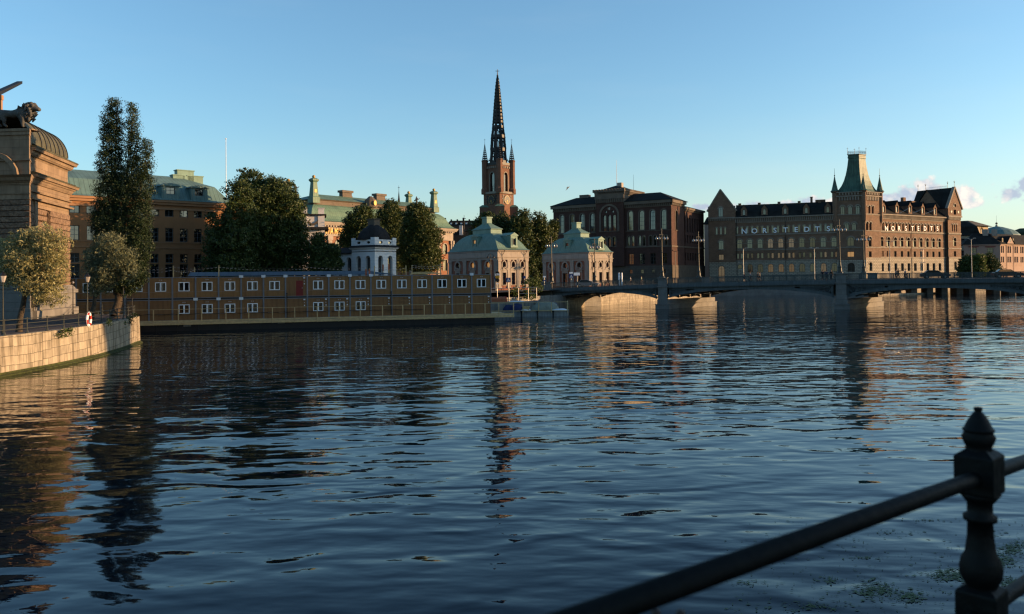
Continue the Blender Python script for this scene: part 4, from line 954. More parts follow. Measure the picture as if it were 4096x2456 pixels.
# ---- archive building
def archive():
    C = hp(2688.5, 240.0); ux = (.848, -.53)
    f0 = Fr(C, ux); L = -f0.u(2215); f = Fr(f0.P(-L, 0, 0)[:2], ux); s = Fr(C, (-ux[1], ux[0]))
    t = thing('archive_building', (C[0], C[1], GZ), 'dark red brick building with tall arched windows and battlemented centre', 'building')
    wall, base, trim = MB(), MB(), MB()
    S = 3.373; cx = lambda x: 2180+x/S; cy = lambda y: 680+y/S
    Z = lambda x, y, v=0: f.z(cx(x), cy(y), v)
    ur0, ur1 = f.u(cx(690), 900, -1.0), f.u(cx(1060), 900, -1.0)
    zt, zb = Z(1158, 555), Z(1158, 815); z2t, z2b = Z(1158, 893), Z(1158, 1028); z3t, z3b = Z(1158, 1130), Z(1158, 1275); zst = Z(1158, 1292); zst2 = Z(1158, 1043)
    zcor = Z(1455, 440); zeave = Z(1455, 405)
    xl = [f.u(cx(c)) for c in (233, 370, 508, 643)]; xr = [f.u(cx(c)) for c in (1160, 1310, 1457, 1608)]
    ops = []
    for c in xl+xr:
        ops.append(op(c, zb, 1.55, zt-zb, 'arch', t=.12, nm=2, nh=4, f='frame_grey'))
        for d in (-.72, .72): ops.append(op(c+d, z2b, .85, z2t-z2b, 'arch', t=.08, nm=0, nh=1))
        ops.append(op(c, z3b, 1.7, z3t-z3b, 'rect', t=.1, nm=1, nh=2))
    facade(wall, f, 0, ur0, zst, zcor, [o for o in ops if o['u'] < ur0], t); facade(wall, f, ur1, L, zst, zcor, [o for o in ops if o['u'] > ur1], t)
    bops = [op(c, Z(1158, 1398), .9, Z(1158, 1345)-Z(1158, 1398), 'rect', t=.08, nm=1, nh=1) for c in xl+xr]
    facade(base, f, 0, L, GZ-.2, zst, bops, t, v=-.15)
    for o in ops:
        if o['kind'] == 'arch': surround(trim, f, o, .32 if o['w'] > 1 else .2, .12)
    for (a, b) in ((0, ur0), (ur1, L)):
        band(trim, f, a, b, zst2-.15, zst2+.2, .18, e0=.1, e1=.1 if b == L else 0); band(trim, f, a, b, Z(1158, 832), Z(1158, 826), .12, e1=0)
        dentils(trim, f, a, b, zcor-1.0, zcor-.25, .4, .62); band(trim, f, a, b, zcor-.25, zeave-.1, .7, e0=.7 if a == 0 else 0, e1=.7 if b == L else 0); band(trim, f, a, b, zcor-1.25, zcor-1.0, .2, e1=0)
    # centre risalit with the great triple window
    RV = -1.0; Zc = lambda x, y: f.z(cx(x), cy(y), RV); uc = f.u(cx(868), 900, RV)
    co = [op(uc+d, Zc(870, 825), 1.1, Zc(870, 605)-Zc(870, 825), 'arch', t=.1, nm=1, nh=4, f='frame_grey') for d in (-1.65, 0, 1.65)]
    co += [op(uc+d, Zc(870, 1035), 1.0, Zc(870, 905)-Zc(870, 1035), 'arch', t=.08, nm=0, nh=1) for d in (-1.6, 0, 1.6)]
    for o in co[3:]: surround(trim, f, o, .25, .12, v=RV)
    r = 3.1; zc_ = Zc(870, 590)
    co2 = [op(uc+d, zz, w, w, 'round', t=.08, nm=0, nh=0) for d, zz, w in ((-1.2, zc_+.25, .75), (1.2, zc_+.25, .75), (0, zc_+1.1, 1.0))]
    zpar0 = Zc(870, 440); zpar1 = Zc(870, 315); ztop = Zc(870, 285); zbat = Zc(870, 258)
    facade(wall, f, ur0, ur1, zst, zpar0, co+co2, t, v=RV, depth=.45)
    arcp = [(uc-r, Zc(870, 825))]+[(uc-r*math.cos(math.pi*k/14), zc_-.4+r*1.02*math.sin(math.pi*k/14)) for k in range(15)]+[(uc+r, Zc(870, 825))]
    trim.ribbon(f, arcp, .3, RV-.22, RV+.05); trim.box(f, uc-r-.4, uc+r+.4, RV-.2, RV, Zc(870, 832), Zc(870, 824))
    star = []
    for k in range(12): rr = .55 if k % 2 == 0 else .28; star.append((uc+rr*math.cos(math.pi*k/6+.26), zc_+1.6+rr*math.sin(math.pi*k/6+.26)))
    mb = MB(); mb.prism(f, star, RV-.12, RV); mb.build('star_ornament', mm('sand'), t)
    RD = 15.0
    side = Fr(f.P(ur1, RV, 0)[:2], s.ux)
    wall.poly([side.P(0, 0, zcor-1), side.P(-RV, 0, zcor-1), side.P(-RV, 0, zpar0), side.P(0, 0, zpar0)])
    wall.poly([f.P(ur0, 0, zst), f.P(ur0, RV, zst), f.P(ur0, RV, zpar0), f.P(ur0, 0, zpar0)]); wall.poly([f.P(ur1, RV, zst), f.P(ur1, 0, zst), f.P(ur1, 0, zpar0), f.P(ur1, RV, zpar0)])
    for v0, off in ((RV, 0),):
        dentils(trim, f, ur0, ur1, zpar0, zpar0+1.2, .35, .72, v=RV, fill=.45); trim.box(f, ur0-.3, ur1+.3, RV-.35, RD, zpar0+1.2, zpar1)
        trim.box(f, ur0-.1, ur1+.1, RV, RD, zpar0-.1, zpar0+1.2)
        dentils(trim, f, ur0-.3, ur1+.3, zpar1, zpar1+.45, .55, .6, v=RV); trim.box(f, ur0-.75, ur1+.75, RV-.8, RD+.4, zpar1+.45, ztop)
        dentils(trim, f, ur0-.75, ur1+.75, ztop, zbat, .8, .95, v=RV, fill=.62)
        for k in range(17):
            v = RV-.8+k*.98
            for uu in (ur1+.45, ur0-.75): trim.box(f, uu, uu+.3, v, v+.6, ztop, zbat)
        for k in range(22): v = RV-.3+k*.68; trim.box(f, ur1+.1, ur1+.6, v, v+.32, zpar1-.5, zpar1+.45)
    rf = MB(); a = f.z(cx(975), cy(205), 6.5)
    q = quadring(f, ur0-.3, ur1+.3, RV-.2, RD, ztop+.1); top = f.P(uc, 6.0, a); rf.rings([q, [top]*4], cap=False)
    rf.build('centre_roof', mm('roof'), t)
    mb = MB(); u_ = f.u(cx(1012), 740, 4.5); mb.box(f, u_-.75, u_+.75, 4, 5.5, ztop, f.z(cx(1012), cy(172), 4.5)); mb.build('chimney', mm('sand'), t)
    mb = MB(); u_ = f.u(cx(540), 780, 6); mb.box(f, u_-1.6, u_+1.6, 5, 7, zeave, f.z(cx(540), cy(338), 6)); mb.build('chimney', mm('archtrim'), t)
    mb = MB(); p = Vector(f.P(f.u(cx(967), 700, 4), 4, a-.5)); mb.tube(p, (p.x, p.y, f.z(2466.5, 640, 4)), .12, .04, 5); mb.build('flagpole', mm('litwhite'), t)
    mb = MB(); p = Vector(f.P(ur1+.5, 6, ztop)); mb.tube(p, p+Vector((0, 0, 5.5)), .05, .03, 4); mb.build('flagpole', mm('iron'), t)
    # side front: high part, then the long lower wing
    W1 = s.u(cx(1882)); W2 = s.u(2817)
    W1 = s.u(2737); zlow = s.z(2775, 836)
    so = [op(s.u(cx(1777)), s.z(cx(1777), cy(810)), 1.5, s.z(cx(1777), cy(545))-s.z(cx(1777), cy(810)), 'arch', t=.12, nm=1, nh=4)]
    ss = lin(s.u(cx(1868)), s.u(cx(2100)), 8)
    so += [op(c, s.z(cx(1777), cy(815)), 1.1, s.z(cx(1950), cy(630))-s.z(cx(1950), cy(825)), 'arch', t=.1, nm=0, nh=3) for c in ss]
    so += [op(c, s.z(cx(1950), cy(985)), 1.1, 2.6, 'arch', t=.1, nm=0, nh=1) for c in ss]
    so += [op(c, s.z(cx(1950), cy(1220)), 1.2, 2.4, 'rect', t=.1, nm=0, nh=1) for c in ss]
    facade(wall, s, 0, W1, zst, zcor, [o for o in so if o['u'] < W1-.8], t, depth=.4); facade(wall, s, W1, W2, zst, zlow-.6, [o for o in so if o['u'] > W1+.6], t, depth=.4, v=.25)
    base.poly([s.P(0, -.15, GZ-.2), s.P(W2, -.15, GZ-.2), s.P(W2, -.15, zst), s.P(0, -.15, zst)])
    for o in so:
        if o['h'] > 5: surround(trim, s, o, .3, .12, v=0 if o['u'] < W1-.8 else .25)
    dentils(trim, s, 0, W1, zcor-1.0, zcor-.25, .4, .62); band(trim, s, 0, W1, zcor-.25, zeave-.1, .7)
    dentils(trim, s, W1, W2, zlow-1.2, zlow-.6, .3, .55, v=.25); band(trim, s, W1, W2, zlow-.6, zlow, .6, v=.25, e0=0)
    band(trim, s, 0, W2, zst2-.15, zst2+.2, .18)
    DD = W1+1
    backwalls(wall, f, 0, L, DD, GZ, zcor, 'LB'); wall.poly([s.P(W1, .0, zlow-1), s.P(W1, 9, zlow-1), s.P(W1, 9, zcor), s.P(W1, 0, zcor)]); backwalls(wall, s, 0, W2, 14, GZ, zlow-.6, 'RB')
    roof = MB(); zr = f.z(cx(1600), cy(303), 7)
    q1 = quadring(f, -.8, L+.8, -.8, DD+.8, zeave); q0 = quadring(f, -.8, L+.8, -.8, DD+.8, zeave-.15)
    e = (DD+1.6)/2-.3; q2 = quadring(f, -.8, L+.8, -.8, DD+.8, zr, 1, e); roof.rings([q0, q1, q2])
    roof.rings([quadring(s, W1+.3, W2+.3, -.3, 13, zlow), quadring(s, W1+.3, W2+.3, -.3, 13, zlow+1.4, 1, 4.5)])
    roof.build('roof', mm('roof'), t)
    wall.build('wall', mm('archbrick'), t); base.build('stone_base', mm('archstone'), t); trim.build('stone_trim', mm('archtrim'), t)
archive()

# ---- the two pavilions
def pavilion(pxc, D, Lw, Rw, label, lit):  # lit picks the variant
    C = hp(pxc, D); uxl = (.6, -.8); uxr = (.8, .6)
    fl = Fr((C[0]-uxl[0]*Lw, C[1]-uxl[1]*Lw), uxl); fr = Fr(C, uxr)
    t = thing('pavilion', (C[0], C[1], GZ), label, 'pavilion', 'pavilions with curved green copper roofs')
    k = 7.6/7.75
    ze = GZ+7.75; zp = ze-1.9                              # eave, top of pilasters
    br, st, gl = MB(), MB(), MB()
    for f, W, nb in ((fl, Lw, 3), (fr, Rw, 3)):
        pw = 1.15 if f is fl else .68
        pit = (W-pw)/nb; ops = []
        for i in range(nb):
            c = pw/2+pit*(i+.5)
            ww = pit*.33
            if f is fl and i == 1 and lit == 2: ops.append(op(c, GZ+.3, 1.7, 2.9, 'rect', t=.12, nm=1, nh=1, glass='glass', name='door', f='frame'))
            else: ops.append(op(c, GZ+1.0, 1.45 if f is fl else .9, 2.35, 'rect', t=.08, nm=1, nh=2, f='white_' if False else 'frame_grey'))
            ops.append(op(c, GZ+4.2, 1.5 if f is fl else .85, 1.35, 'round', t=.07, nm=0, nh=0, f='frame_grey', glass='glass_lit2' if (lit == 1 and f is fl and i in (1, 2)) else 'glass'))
        facade(br, f, 0, W, GZ+.35, zp, ops, t, depth=.32)
        for o in ops:
            if o['kind'] == 'round':
                ring_round(st, f, o, .34 if f is fl else .2, .12)
                c, z = o['u'], o['z']
                for s_ in (-1, 1): st.box(f, c+s_*(o['w']/2+(.48 if f is fl else .3))-.09, c+s_*(o['w']/2+(.48 if f is fl else .3))+.09, -.07, .0, z-.35, z+.75)
                st.prism(f, [(c-.16, z-.2), (c+.16, z-.2), (c+.05, z-.55), (c-.05, z-.55)][::-1], -.09, 0); st.box(f, c-.16, c+.16, -.16, 0, z+o['h']+.05, z+o['h']+.42)
            else:
                surround(st, f, o, .2, .1); c = o['u']; z = o['z']+o['h']; w = o['w']/2+.32
                st.box(f, c-w+.1, c+w-.1, -.1, .0, z+.2, z+.5); st.box(f, c-w-.08, c+w+.08, -.22, .0, z+.5, z+.62)
                st.ribbon(f, [(c-w-.05, z+.66), (c, z+1.05), (c+w+.05, z+.66)], .07, -.24, 0); st.prism(f, [(c-w+.05, z+.62), (c+w-.05, z+.62), (c, z+.98)], -.1, 0)
        for i in range(nb+1):
            u = pw/2+pit*i
            st.box(f, u-pw/2, u+pw/2, -.16, .05, GZ+.55, zp-.3); st.box(f, u-pw/2-.07, u+pw/2+.07, -.24, .05, zp-.3, zp); st.box(f, u-pw/2-.08, u+pw/2+.08, -.26, .05, GZ+.3, GZ+.58)
        st.box(f, -.0, W, -.2, .1, zp, zp+.45); st.box(f, -.03, W+.03, -.14, .1, zp+.45, ze-.35); st.box(f, -.3, W+.3, -.34, .1, zp+.46, zp+.56)
        gl.box(f, -.05, W+.05, -.12, .1, GZ-.1, GZ+.35)
    backwalls(br, fl, 0, Lw, Rw, GZ, zp, 'LB')
    st.rings([quadring(fl, -.15, Lw+.15, -.15, Rw+.15, zp), quadring(fl, -.15, Lw+.15, -.15, Rw+.15, ze-.35)])
    st.rings([quadring(fl, 0, Lw, 0, Rw, z, s) for s, z in ((1.0, ze-.36), (1.035, ze-.3), (1.05, ze-.1), (1.06, ze-.02))])
    br.build('brick_wall', mm('pinkbrick'), t); st.build('stonework', mm('sand'), t); gl.build('plinth', mm('pinkbrick'), t)
    rf = MB()
    rp = [(1.07, .02), (1.0, .22), (.955, .55), (.915, .95), (.87, 1.4), (.81, 1.9), (.735, 2.4), (.65, 2.85), (.56, 3.2), (.47, 3.42), (.385, 3.52)]
    def rings_(mb, pr, **k): mb.rings([quadring(fl, 0, Lw, 0, Rw, ze+z, s) for s, z in pr], **k)
    rings_(rf, rp); rf.build('roof', mm('copper_pale'), t)
    b = MB(); rings_(b, [(.37, 3.45), (.37, 4.3), (.40, 4.38), (.40, 4.46)])
    lant = b.build('lantern', mm('copper_plain'), t)
    b = MB(); rings_(b, [(.40, 4.47), (.30, 4.85), (.19, 5.3), (.10, 5.75)]); b.build('lantern_roof', mm('copper_pale'), lant)
    cc = fl.P(Lw/2, Rw/2, 0); b = MB(); fc = Fr(cc[:2], fl.ux)
    b.box(fc, -.85, .85, -.62, .62, ze+5.4, ze+6.75); b.box(fc, -1.0, 1.0, -.75, .75, ze+6.75, ze+7.0); b.build('chimney', mm('copper_plain'), t)
    for f, W, nb, li in ((fl, Lw, 4, lit == 1), (fr, Rw, 3, False)):
        c = W/2+(.3 if nb == 4 else .25); v = .35 if nb == 4 else -.1; w = 1.15 if nb == 4 else .8; b = MB()
        o = op(c, ze+1.0, w*.95, 1.25, 'rect', t=.09, nm=1, nh=0, f='frame_grey', glass='glass_lit2' if li else 'glass')
        facade(b, f, c-w, c+w, ze+.45, ze+2.75, [o], t, v=v, depth=.2)
        b.prism(f, [(c-w-.15, ze+2.75), (c+w+.15, ze+2.75), (c+w+.15, ze+2.9), (c, ze+3.45), (c-w-.15, ze+2.9)], v-.15, v+.1)
        for x in (c-w, c+w): b.poly([f.P(x, v, ze+.45), f.P(x, v+3.2, ze+.45), f.P(x, v+3.2, ze+2.8), f.P(x, v, ze+2.8)] if x > c else [f.P(x, v+3.2, ze+.45), f.P(x, v, ze+.45), f.P(x, v, ze+2.8), f.P(x, v+3.2, ze+2.8)])
        b.poly([f.P(c-w-.15, v, ze+2.9), f.P(c, v, ze+3.45), f.P(c, v+3.4, ze+3.45), f.P(c-w-.15, v+3.4, ze+2.9)]); b.poly([f.P(c, v, ze+3.45), f.P(c+w+.15, v, ze+2.9), f.P(c+w+.15, v+3.4, ze+2.9), f.P(c, v+3.4, ze+3.45)])
        b.box(f, c-w*.62, c-w*.5, v-.1, v, ze+.9, ze+2.4); b.box(f, c+w*.5, c+w*.62, v-.1, v, ze+.9, ze+2.4); b.box(f, c-w-.1, c+w+.1, v-.12, v, ze+.5, ze+.85)
        b.build('dormer', mm('copper_plain'), t)
    mb = MB()
    for u in (Rw*.13, Rw*.87):
        mb.tube(fr.P(u+.45, -.45, ze-.05), fr.P(u, -.3, ze-1.0), .05, .05, 5); mb.tube(fr.P(u-.45, -.45, ze-.3), fr.P(u, -.3, ze-1.0), .04, .04, 5); mb.tube(fr.P(u, -.3, ze-1.0), fr.P(u, -.3, GZ), .05, .05, 5)
    mb.build('drain_pipes', mm('iron'), t)
pavilion(1992, 153.0, 17.4, 7.3, 'nearer pavilion with curved pale copper roof, pink brick and a sunlit right side', 1)
pavilion(2355, 173.0, 15.6, 6.9, 'farther pavilion with curved pale copper roof, mostly in shade, behind the bridge railing', 2)

# ---- house of nobility: palace with green saddle roof
def palace():
    ux = (.63, .776); A = hp(1246, 187.0); f = Fr(A, ux); L = f.u(1806); W = 17.0
    t = thing('palace', (A[0], A[1], GZ), 'brick palace with long curved green copper roof, corner chimneys like obelisks and gilded frieze letters', 'building')
    ze = f.z(1300, 886); z1 = at(1270, 815, 191).z; z2 = at(1271, 794, 191).z; z3 = at(1278, 775, 196).z
    wall, st = MB(), MB(); nb = 9; pit = L/nb; ops = []
    for i in range(nb):
        c = pit*(i+.5)
        ops += [op(c, ze-7.2, 1.7, 2.9, 'arch', t=.12, nm=1, nh=2, f='frame_grey'), op(c, ze-11.8, 1.5, 3.0, 'rect', t=.12, nm=1, nh=3, f='frame_grey'), op(c, ze-15, 1.4, 1.8, 'rect', t=.1, nm=1, nh=1, f='frame_grey')]
    facade(wall, f, 0, L, GZ, ze-3.4, ops, t)
    s = Fr(f.P(L, 0, 0)[:2], f.uy); facade(wall, s, 0, W, GZ, ze-3.4, [op(W*(i+.5)/4, ze-z, 1.5, h, 'rect', t=.1, nm=1, nh=2, f='frame_grey') for i in range(4) for z, h in ((8.2, 3), (12.8, 3))], t)
    backwalls(wall, f, 0, L, W, GZ, ze-3.4, 'LB')
    for fr_, LL, n in ((f, L, nb), (s, W, 4)):
        for i in range(n+1):
            u = LL/n*i; st.box(fr_, u-.55, u+.55, -.35, .05, GZ+1.5, ze-4.0); st.box(fr_, u-.75, u+.75, -.5, .05, ze-4.4, ze-3.4)
    for o in ops:
        surround(st, f, o, .2, .12, sill=False)
    st.rings([quadring(f, -.35, L+.35, -.35, W+.35, z, 1, -i) for z, i in ((ze-3.4, 0), (ze-1.2, 0), (ze-1.2, .25), (ze-.9, .35), (ze-.9, .7), (ze-.4, 1.0), (ze-.1, 1.1))])
    dentils(st, f, 0, L, ze-1.25, ze-.92, .95, .8)
    put_text(t, f, f.u(1338)+.8, -.62, ze-2.9, 'ENTIA MVRVS SAC', 2.0, 'gold', name='frieze_letters', sx=.62)
    pr = [(-1.2, ze), (-.6, ze+.25), (.0, ze+.75), (.5, ze+1.5), (.95, ze+2.5), (1.5, ze+3.3), (2.3, ze+4.0), (3.2, z1)]
    rf = MB(); rf.rings([quadring(f, 0, L, 0, W, z, 1, i) for i, z in pr]); rf.build('lower_roof', mm('copper'), t)
    b = MB(); b.rings([quadring(f, 0, L, 0, W, z, 1, i) for i, z in ((3.25, z1-.1), (3.25, z2-.25), (3.0, z2-.2), (2.8, z2))]); b.build('attic', mm('archtrim'), t)
    rf = MB(); rf.rings([quadring(f, 0, L, 0, W, z, 1, i) for i, z in ((2.7, z2+.02), (4.2, z2+.55), (7.9, z3+.1))]); rf.build('upper_roof', mm('copper'), t)
    for (u, v) in ((3.4, 3.4), (3.4, W-3.4), (L-3.4, 3.4), (L-3.4, W-3.4)):
        p = f.P(u, v, 0); b = MB(); fc = Fr(p[:2], ux)
        b.rings([quadring(fc, -.9, .9, -.9, .9, z, sc_) for sc_, z in ((1.15, z2-1), (1.15, z2+.4), (.9, z2+.6), (.62, z2+4.0), (.95, z2+4.4), (.95, z2+4.7), (.55, z2+5.0))])
        ob = b.build('obelisk_chimney', mm('copper'), t); b = MB(); b.sphere((p[0], p[1], z2+5.35), .42, 8, 6); b.build('gilded_ball', mm('gold'), ob)
        b = MB(); b.box(fc, -.3, .3, -.74, -.5, z2+1.3, z2+2.3); b.build('gilded_shield', mm('gold'), ob)
    for u in (L*.36, L*.6):
        b = MB(); fc = Fr(f.P(u, W/2, 0)[:2], ux); b.box(fc, -1.5, 1.5, -.7, .7, z3-.5, z3+1.2); b.box(fc, -1.8, 1.8, -1, 1, z3+1.2, z3+1.75); b.box(fc, -1.6, 1.6, -.85, .85, z3+.0, z3+.35); b.build('chimney', mm('archtrim'), t)
    for u, sgn in ((1.8, 1), (L-5.2, 1)):
        p = Vector(f.P(u, W/2, z2+.4)); b = MB(); b.lathe(p, [(.7, 0), (.55, .9)], 6); b.build('statue_base', mm('archtrim'), t)
        o3 = root_loc(t); J = [((0, 0, 1.0), .3), ((0, 0, 2.0), .33), ((0, 0, 2.7), .32), ((0, 0, 3.1), .13), ((0, 0, 3.4), .19), ((.6, 0, 2.5), .1), ((.9, 0, 2.9), .07), ((-.45, 0, 2.1), .1), ((0, 0, .8), .38)]
        J = [(tuple(Vector(j)+p-o3+Vector((0, 0, 0))), r) for j, r in J]
        skinned('statue', t, J, [(8, 0), (0, 1), (1, 2), (2, 3), (3, 4), (2, 5), (5, 6), (2, 7)], 'bronze', o3)
    # round pediment ornament with gilded shield over the centre
    c = f.u(1509); b = MB(); b.lathe(f.P(c, 2.4, z1+.5), [(1.6, -.3), (1.5, 1.5), (.4, 2.5)], 10); b.build('crest', mm('archtrim'), t)
    b = MB(); b.prism(f, [(c+.45*math.cos(k*.524), z1+1.2+.65*math.sin(k*.524)) for k in range(12)], .6, .75); b.build('gilded_shield', mm('gold'), t)
    wall.build('wall', mm('ridbrick'), t); st.build('stonework', mm('sand'), t)
palace()

# ---- church with openwork iron spire
def church():
    D = 322.0; cxp = 1997; c = at(cxp, 1000, D)
    A = R(45-2); k = D/FPX
    hw = 58*k/math.sqrt(2)*1.0                              # half side of the square shaft
    ux = Vector((math.cos(R(-40)), math.sin(R(-40)))); f0 = Fr((c.x, c.y), (ux.x, ux.y))
    z = lambda py: at(cxp, py, D).z
    t = thing('church', (c.x, c.y, GZ), 'brick church tower with black openwork iron spire and clock faces', 'church')
    wall, trim = MB(), MB()
    zl = z(775); zt = z(664); h1 = hw*1.04; h2 = hw*.93
    for q in range(4):
        a = f0.ang+q*math.pi/2; u = (math.cos(a), math.sin(a)); n = (-u[1], u[0])
        lf = Fr((c.x-u[0]*h1-n[0]*h1, c.y-u[1]*h1-n[1]*h1), u)
        facade(wall, lf, 0, 2*h1, GZ, zl, [], t)
        up = Fr((c.x-u[0]*h2-n[0]*h2, c.y-u[1]*h2-n[1]*h2), u)
        go = op(h2, z(770), 2*h2*.30, z(693)-z(770), 'gothic', t=.2, nm=2, nh=6, f='iron')
        facade(wall, up, 0, 2*h2, zl, zt, [go], t, depth=.7)
        surround(trim, up, go, .3, .1, sill=True)
        band(trim, lf, 0, 2*h1, zl-.35, zl+.5, .6)
        # clock face
        cl = MB(); uc = h1; zc = z(802); cl.prism(lf, [(uc+1.9*math.cos(2*math.pi*i/20), zc+1.9*math.sin(2*math.pi*i/20)) for i in range(20)], -.25, 0)
        co = cl.build('clock_face', mm('iron'), t); g = MB()
        for i in range(12): a_ = math.pi*i/6; g.box(lf, uc+1.55*math.cos(a_)-.1, uc+1.55*math.cos(a_)+.1, -.3, -.24, zc+1.55*math.sin(a_)-.17, zc+1.55*math.sin(a_)+.17)
        g.ribbon(lf, [(uc, zc), (uc+.15, zc-1.4)], .09, -.34, -.28); g.ribbon(lf, [(uc, zc), (uc-.35, zc-.85)], .12, -.34, -.28); g.build('clock_hands', mm('gold'), co)
        for s_ in (-1, 1):
            x = uc+s_*h1*.52; wall_c = MB(); wall_c.box(lf, x-.16, x+.16, -.15, 0, zc-1.8, zc+1.6); wall_c.box(lf, x-.8, x+.8, -.15, 0, zc+.2, zc+.5); wall_c.prism(lf, [(x-.5, zc+1.3), (x+.5, zc+1.3), (x+.3, zc+1.9), (x-.3, zc+1.9)], -.15, 0); wall_c.build('cross_relief', mm('iron'), t)
        # corner turret and pinnacle
        for (cc, rr, z0, z1) in (((-u[0]*h2-n[0]*h2, -u[1]*h2-n[1]*h2), 1.35, zl, z(648)),):
            p = (c.x+cc[0], c.y+cc[1]); tu = MB(); tu.lathe((p[0], p[1], 0), [(rr*1.25, z0), (rr*1.25, z0+1.6), (rr, z0+2.2), (rr, z1), (rr*1.1, z1+.1), (rr*1.1, z1+.5)], 8); to = tu.build('corner_turret', mm('churchbrick'), t)
            pn = MB(); zt2 = z(575); zb = z1+.5; n_ = 9
            for i in range(n_):
                r0 = 1.15*(1-i/n_*.97); za = zb+(zt2-zb)*i/n_; zd = zb+(zt2-zb)*(i+.42)/n_; r1 = 1.15*(1-(i+.42)/n_*.97)
                pn.lathe((p[0], p[1], 0), [(r0*1.12, za), (r1*1.0, zd)], 8)
            for i in range(4): a_ = i*math.pi/2; pn.tube((p[0]+math.cos(a_)*1.0, p[1]+math.sin(a_)*1.0, zb), (p[0], p[1], zt2), .22, .08, 4)
            pn.tube((p[0], p[1], zt2), (p[0], p[1], z(555)), .09, .04, 4); pn.box(Fr(p, (1, 0)), -.35, .35, -.05, .05, z(560), z(559)); pn.build('pinnacle', mm('iron'), to)
            bt = MB(); q0 = (c.x+cc[0]*1.08, c.y+cc[1]*1.08); bt.lathe((q0[0], q0[1], 0), [(2.6, GZ), (2.6, z(830)), (1.2, z(822))], 4); bt.build('buttress', mm('churchbrick'), t)
            bt = MB(); bt.lathe((q0[0], q0[1], 0), [(2.75, z(831)), (2.7, z(829)), (1.2, z(821))], 4); bt.build('buttress_cap', mm('copper'), t)
    for q in range(4):
        a = f0.ang+q*math.pi/2; u = (math.cos(a), math.sin(a)); n = (-u[1], u[0]); up = Fr((c.x-u[0]*h2-n[0]*h2, c.y-u[1]*h2-n[1]*h2), u)
        dentils(trim, up, 0, 2*h2, zt-1.3, zt-.5, .3, 1.1)
    wall.rings([quadring(Fr((c.x, c.y), (ux.x, ux.y)), -h1, h1, -h1, h1, zl), quadring(Fr((c.x, c.y), (ux.x, ux.y)), -h1, h1, -h1, h1, zl+.3)])
    ir = MB(); ir.rings([quadring(f0, -h2-.2, h2+.2, -h2-.2, h2+.2, zt), quadring(f0, -h2-.2, h2+.2, -h2-.2, h2+.2, zt+1.0)])
    # octagonal openwork: radius by photo row
    prof = [(664, 33.5), (610, 29), (600, 30), (558, 26.5), (548, 27), (520, 22), (505, 21.5), (480, 19), (440, 16), (400, 12.5), (370, 10), (340, 7), (318, 4), (303, 2)]
    def rad(py):
        for (a, ra), (b, rb) in zip(prof[:-1], prof[1:]):
            if b <= py <= a: return (ra+(rb-ra)*(a-py)/(a-b))*k
        return .2
    P8 = lambda i, py, s=1.0: Vector((c.x+rad(py)*s*math.cos(math.pi*(i+.5)/4+f0.ang), c.y+rad(py)*s*math.sin(math.pi*(i+.5)/4+f0.ang), z(py)))
    ys = [664-(664-303)*i/26 for i in range(27)]
    for i in range(8):
        for a, b in zip(ys[:-1], ys[1:]):
            ir.tube(P8(i, a), P8(i, b), .55*rad(a)/3.4+.13, .55*rad(b)/3.4+.13, 4)
            if a < 600: ir.box(Fr(P8(i, a)[:2], (1, 0)), -.22-.3*rad(a)/3.4, .22+.3*rad(a)/3.4, -.25, .25, z(a)-.12, z(a)+.22)
    bands = [(664, 2.0), (606, 1.3), (603, .6), (553, 1.2), (513, 1.0)]+[(py, .95-.5*(505-py)/200) for py in (492, 478, 464, 449, 435, 421, 408, 396, 385, 374, 363, 353, 343, 334, 325)]
    for py, hh in bands:
        for i in range(8):
            a, b = P8(i, py), P8(i+1, py); m_ = (a+b)/2; d = (b-a); f_ = Fr(a[:2], (d.x, d.y)); w = Vector((d.x, d.y)).length
            ir.box(f_, 0, w, -.15, .15, a.z, a.z+hh)
    for y0, y1 in ((652, 612), (598, 562), (546, 520)):          # lancet mullions of the three stages
        for i in range(8):
            for s_ in (.33, .67):
                a = P8(i, y0).lerp(P8(i+1, y0), s_); b = P8(i, y1).lerp(P8(i+1, y1), s_); ir.tube(a, b, .13, .13, 4)
            a, b = P8(i, y1+12), P8(i+1, y1+12); m_ = (P8(i, y1-6)+P8(i+1, y1-6))/2; ir.tube(a, m_, .2, .2, 4); ir.tube(b, m_, .2, .2, 4)
            a, b = P8(i, y0), P8(i+1, y0); m2 = (P8(i, y0-8)+P8(i+1, y0-8))/2
    for i in range(8):                                            # tracery lattice in the upper cone
        for a, b in zip((492, 464, 435, 408, 385, 363, 343), (478, 449, 421, 396, 374, 353, 334)):
            p, q = (P8(i, a)+P8(i+1, a))/2, (P8(i, b)+P8(i+1, b))/2; ir.tube(p, q, .09+.05*rad(a), .09+.05*rad(a), 4)
    for q in range(4):                                            # flying struts with scrolls to the corner turrets
        a = f0.ang+q*math.pi/2; u = (math.cos(a), math.sin(a)); n = (-u[1], u[0]); p = Vector((c.x-u[0]*h2-n[0]*h2, c.y-u[1]*h2-n[1]*h2, zt+1)); d = Vector((c.x, c.y, zt+1))-p; d.z = 0; d.normalize()
        f_ = Fr(p[:2], (d.x, d.y)); ir.ribbon(f_, [(.9+3.6*s_, zt+1+.9+3.8*s_*s_) for s_ in (0, .25, .5, .75, 1)], .16, -.1, .1); ir.ribbon(f_, [(.9, zt+1.1), (4.5, zt+1.3)], .12, -.1, .1)
        for s_, r_ in ((.35, .5), (.7, .75)): ir.ribbon(f_, [(.9+3.6*s_+r_*math.cos(v), zt+2.1+1.1*s_+r_*math.sin(v)) for v in [i*.785 for i in range(8)]], .09, -.08, .08, closed=True)
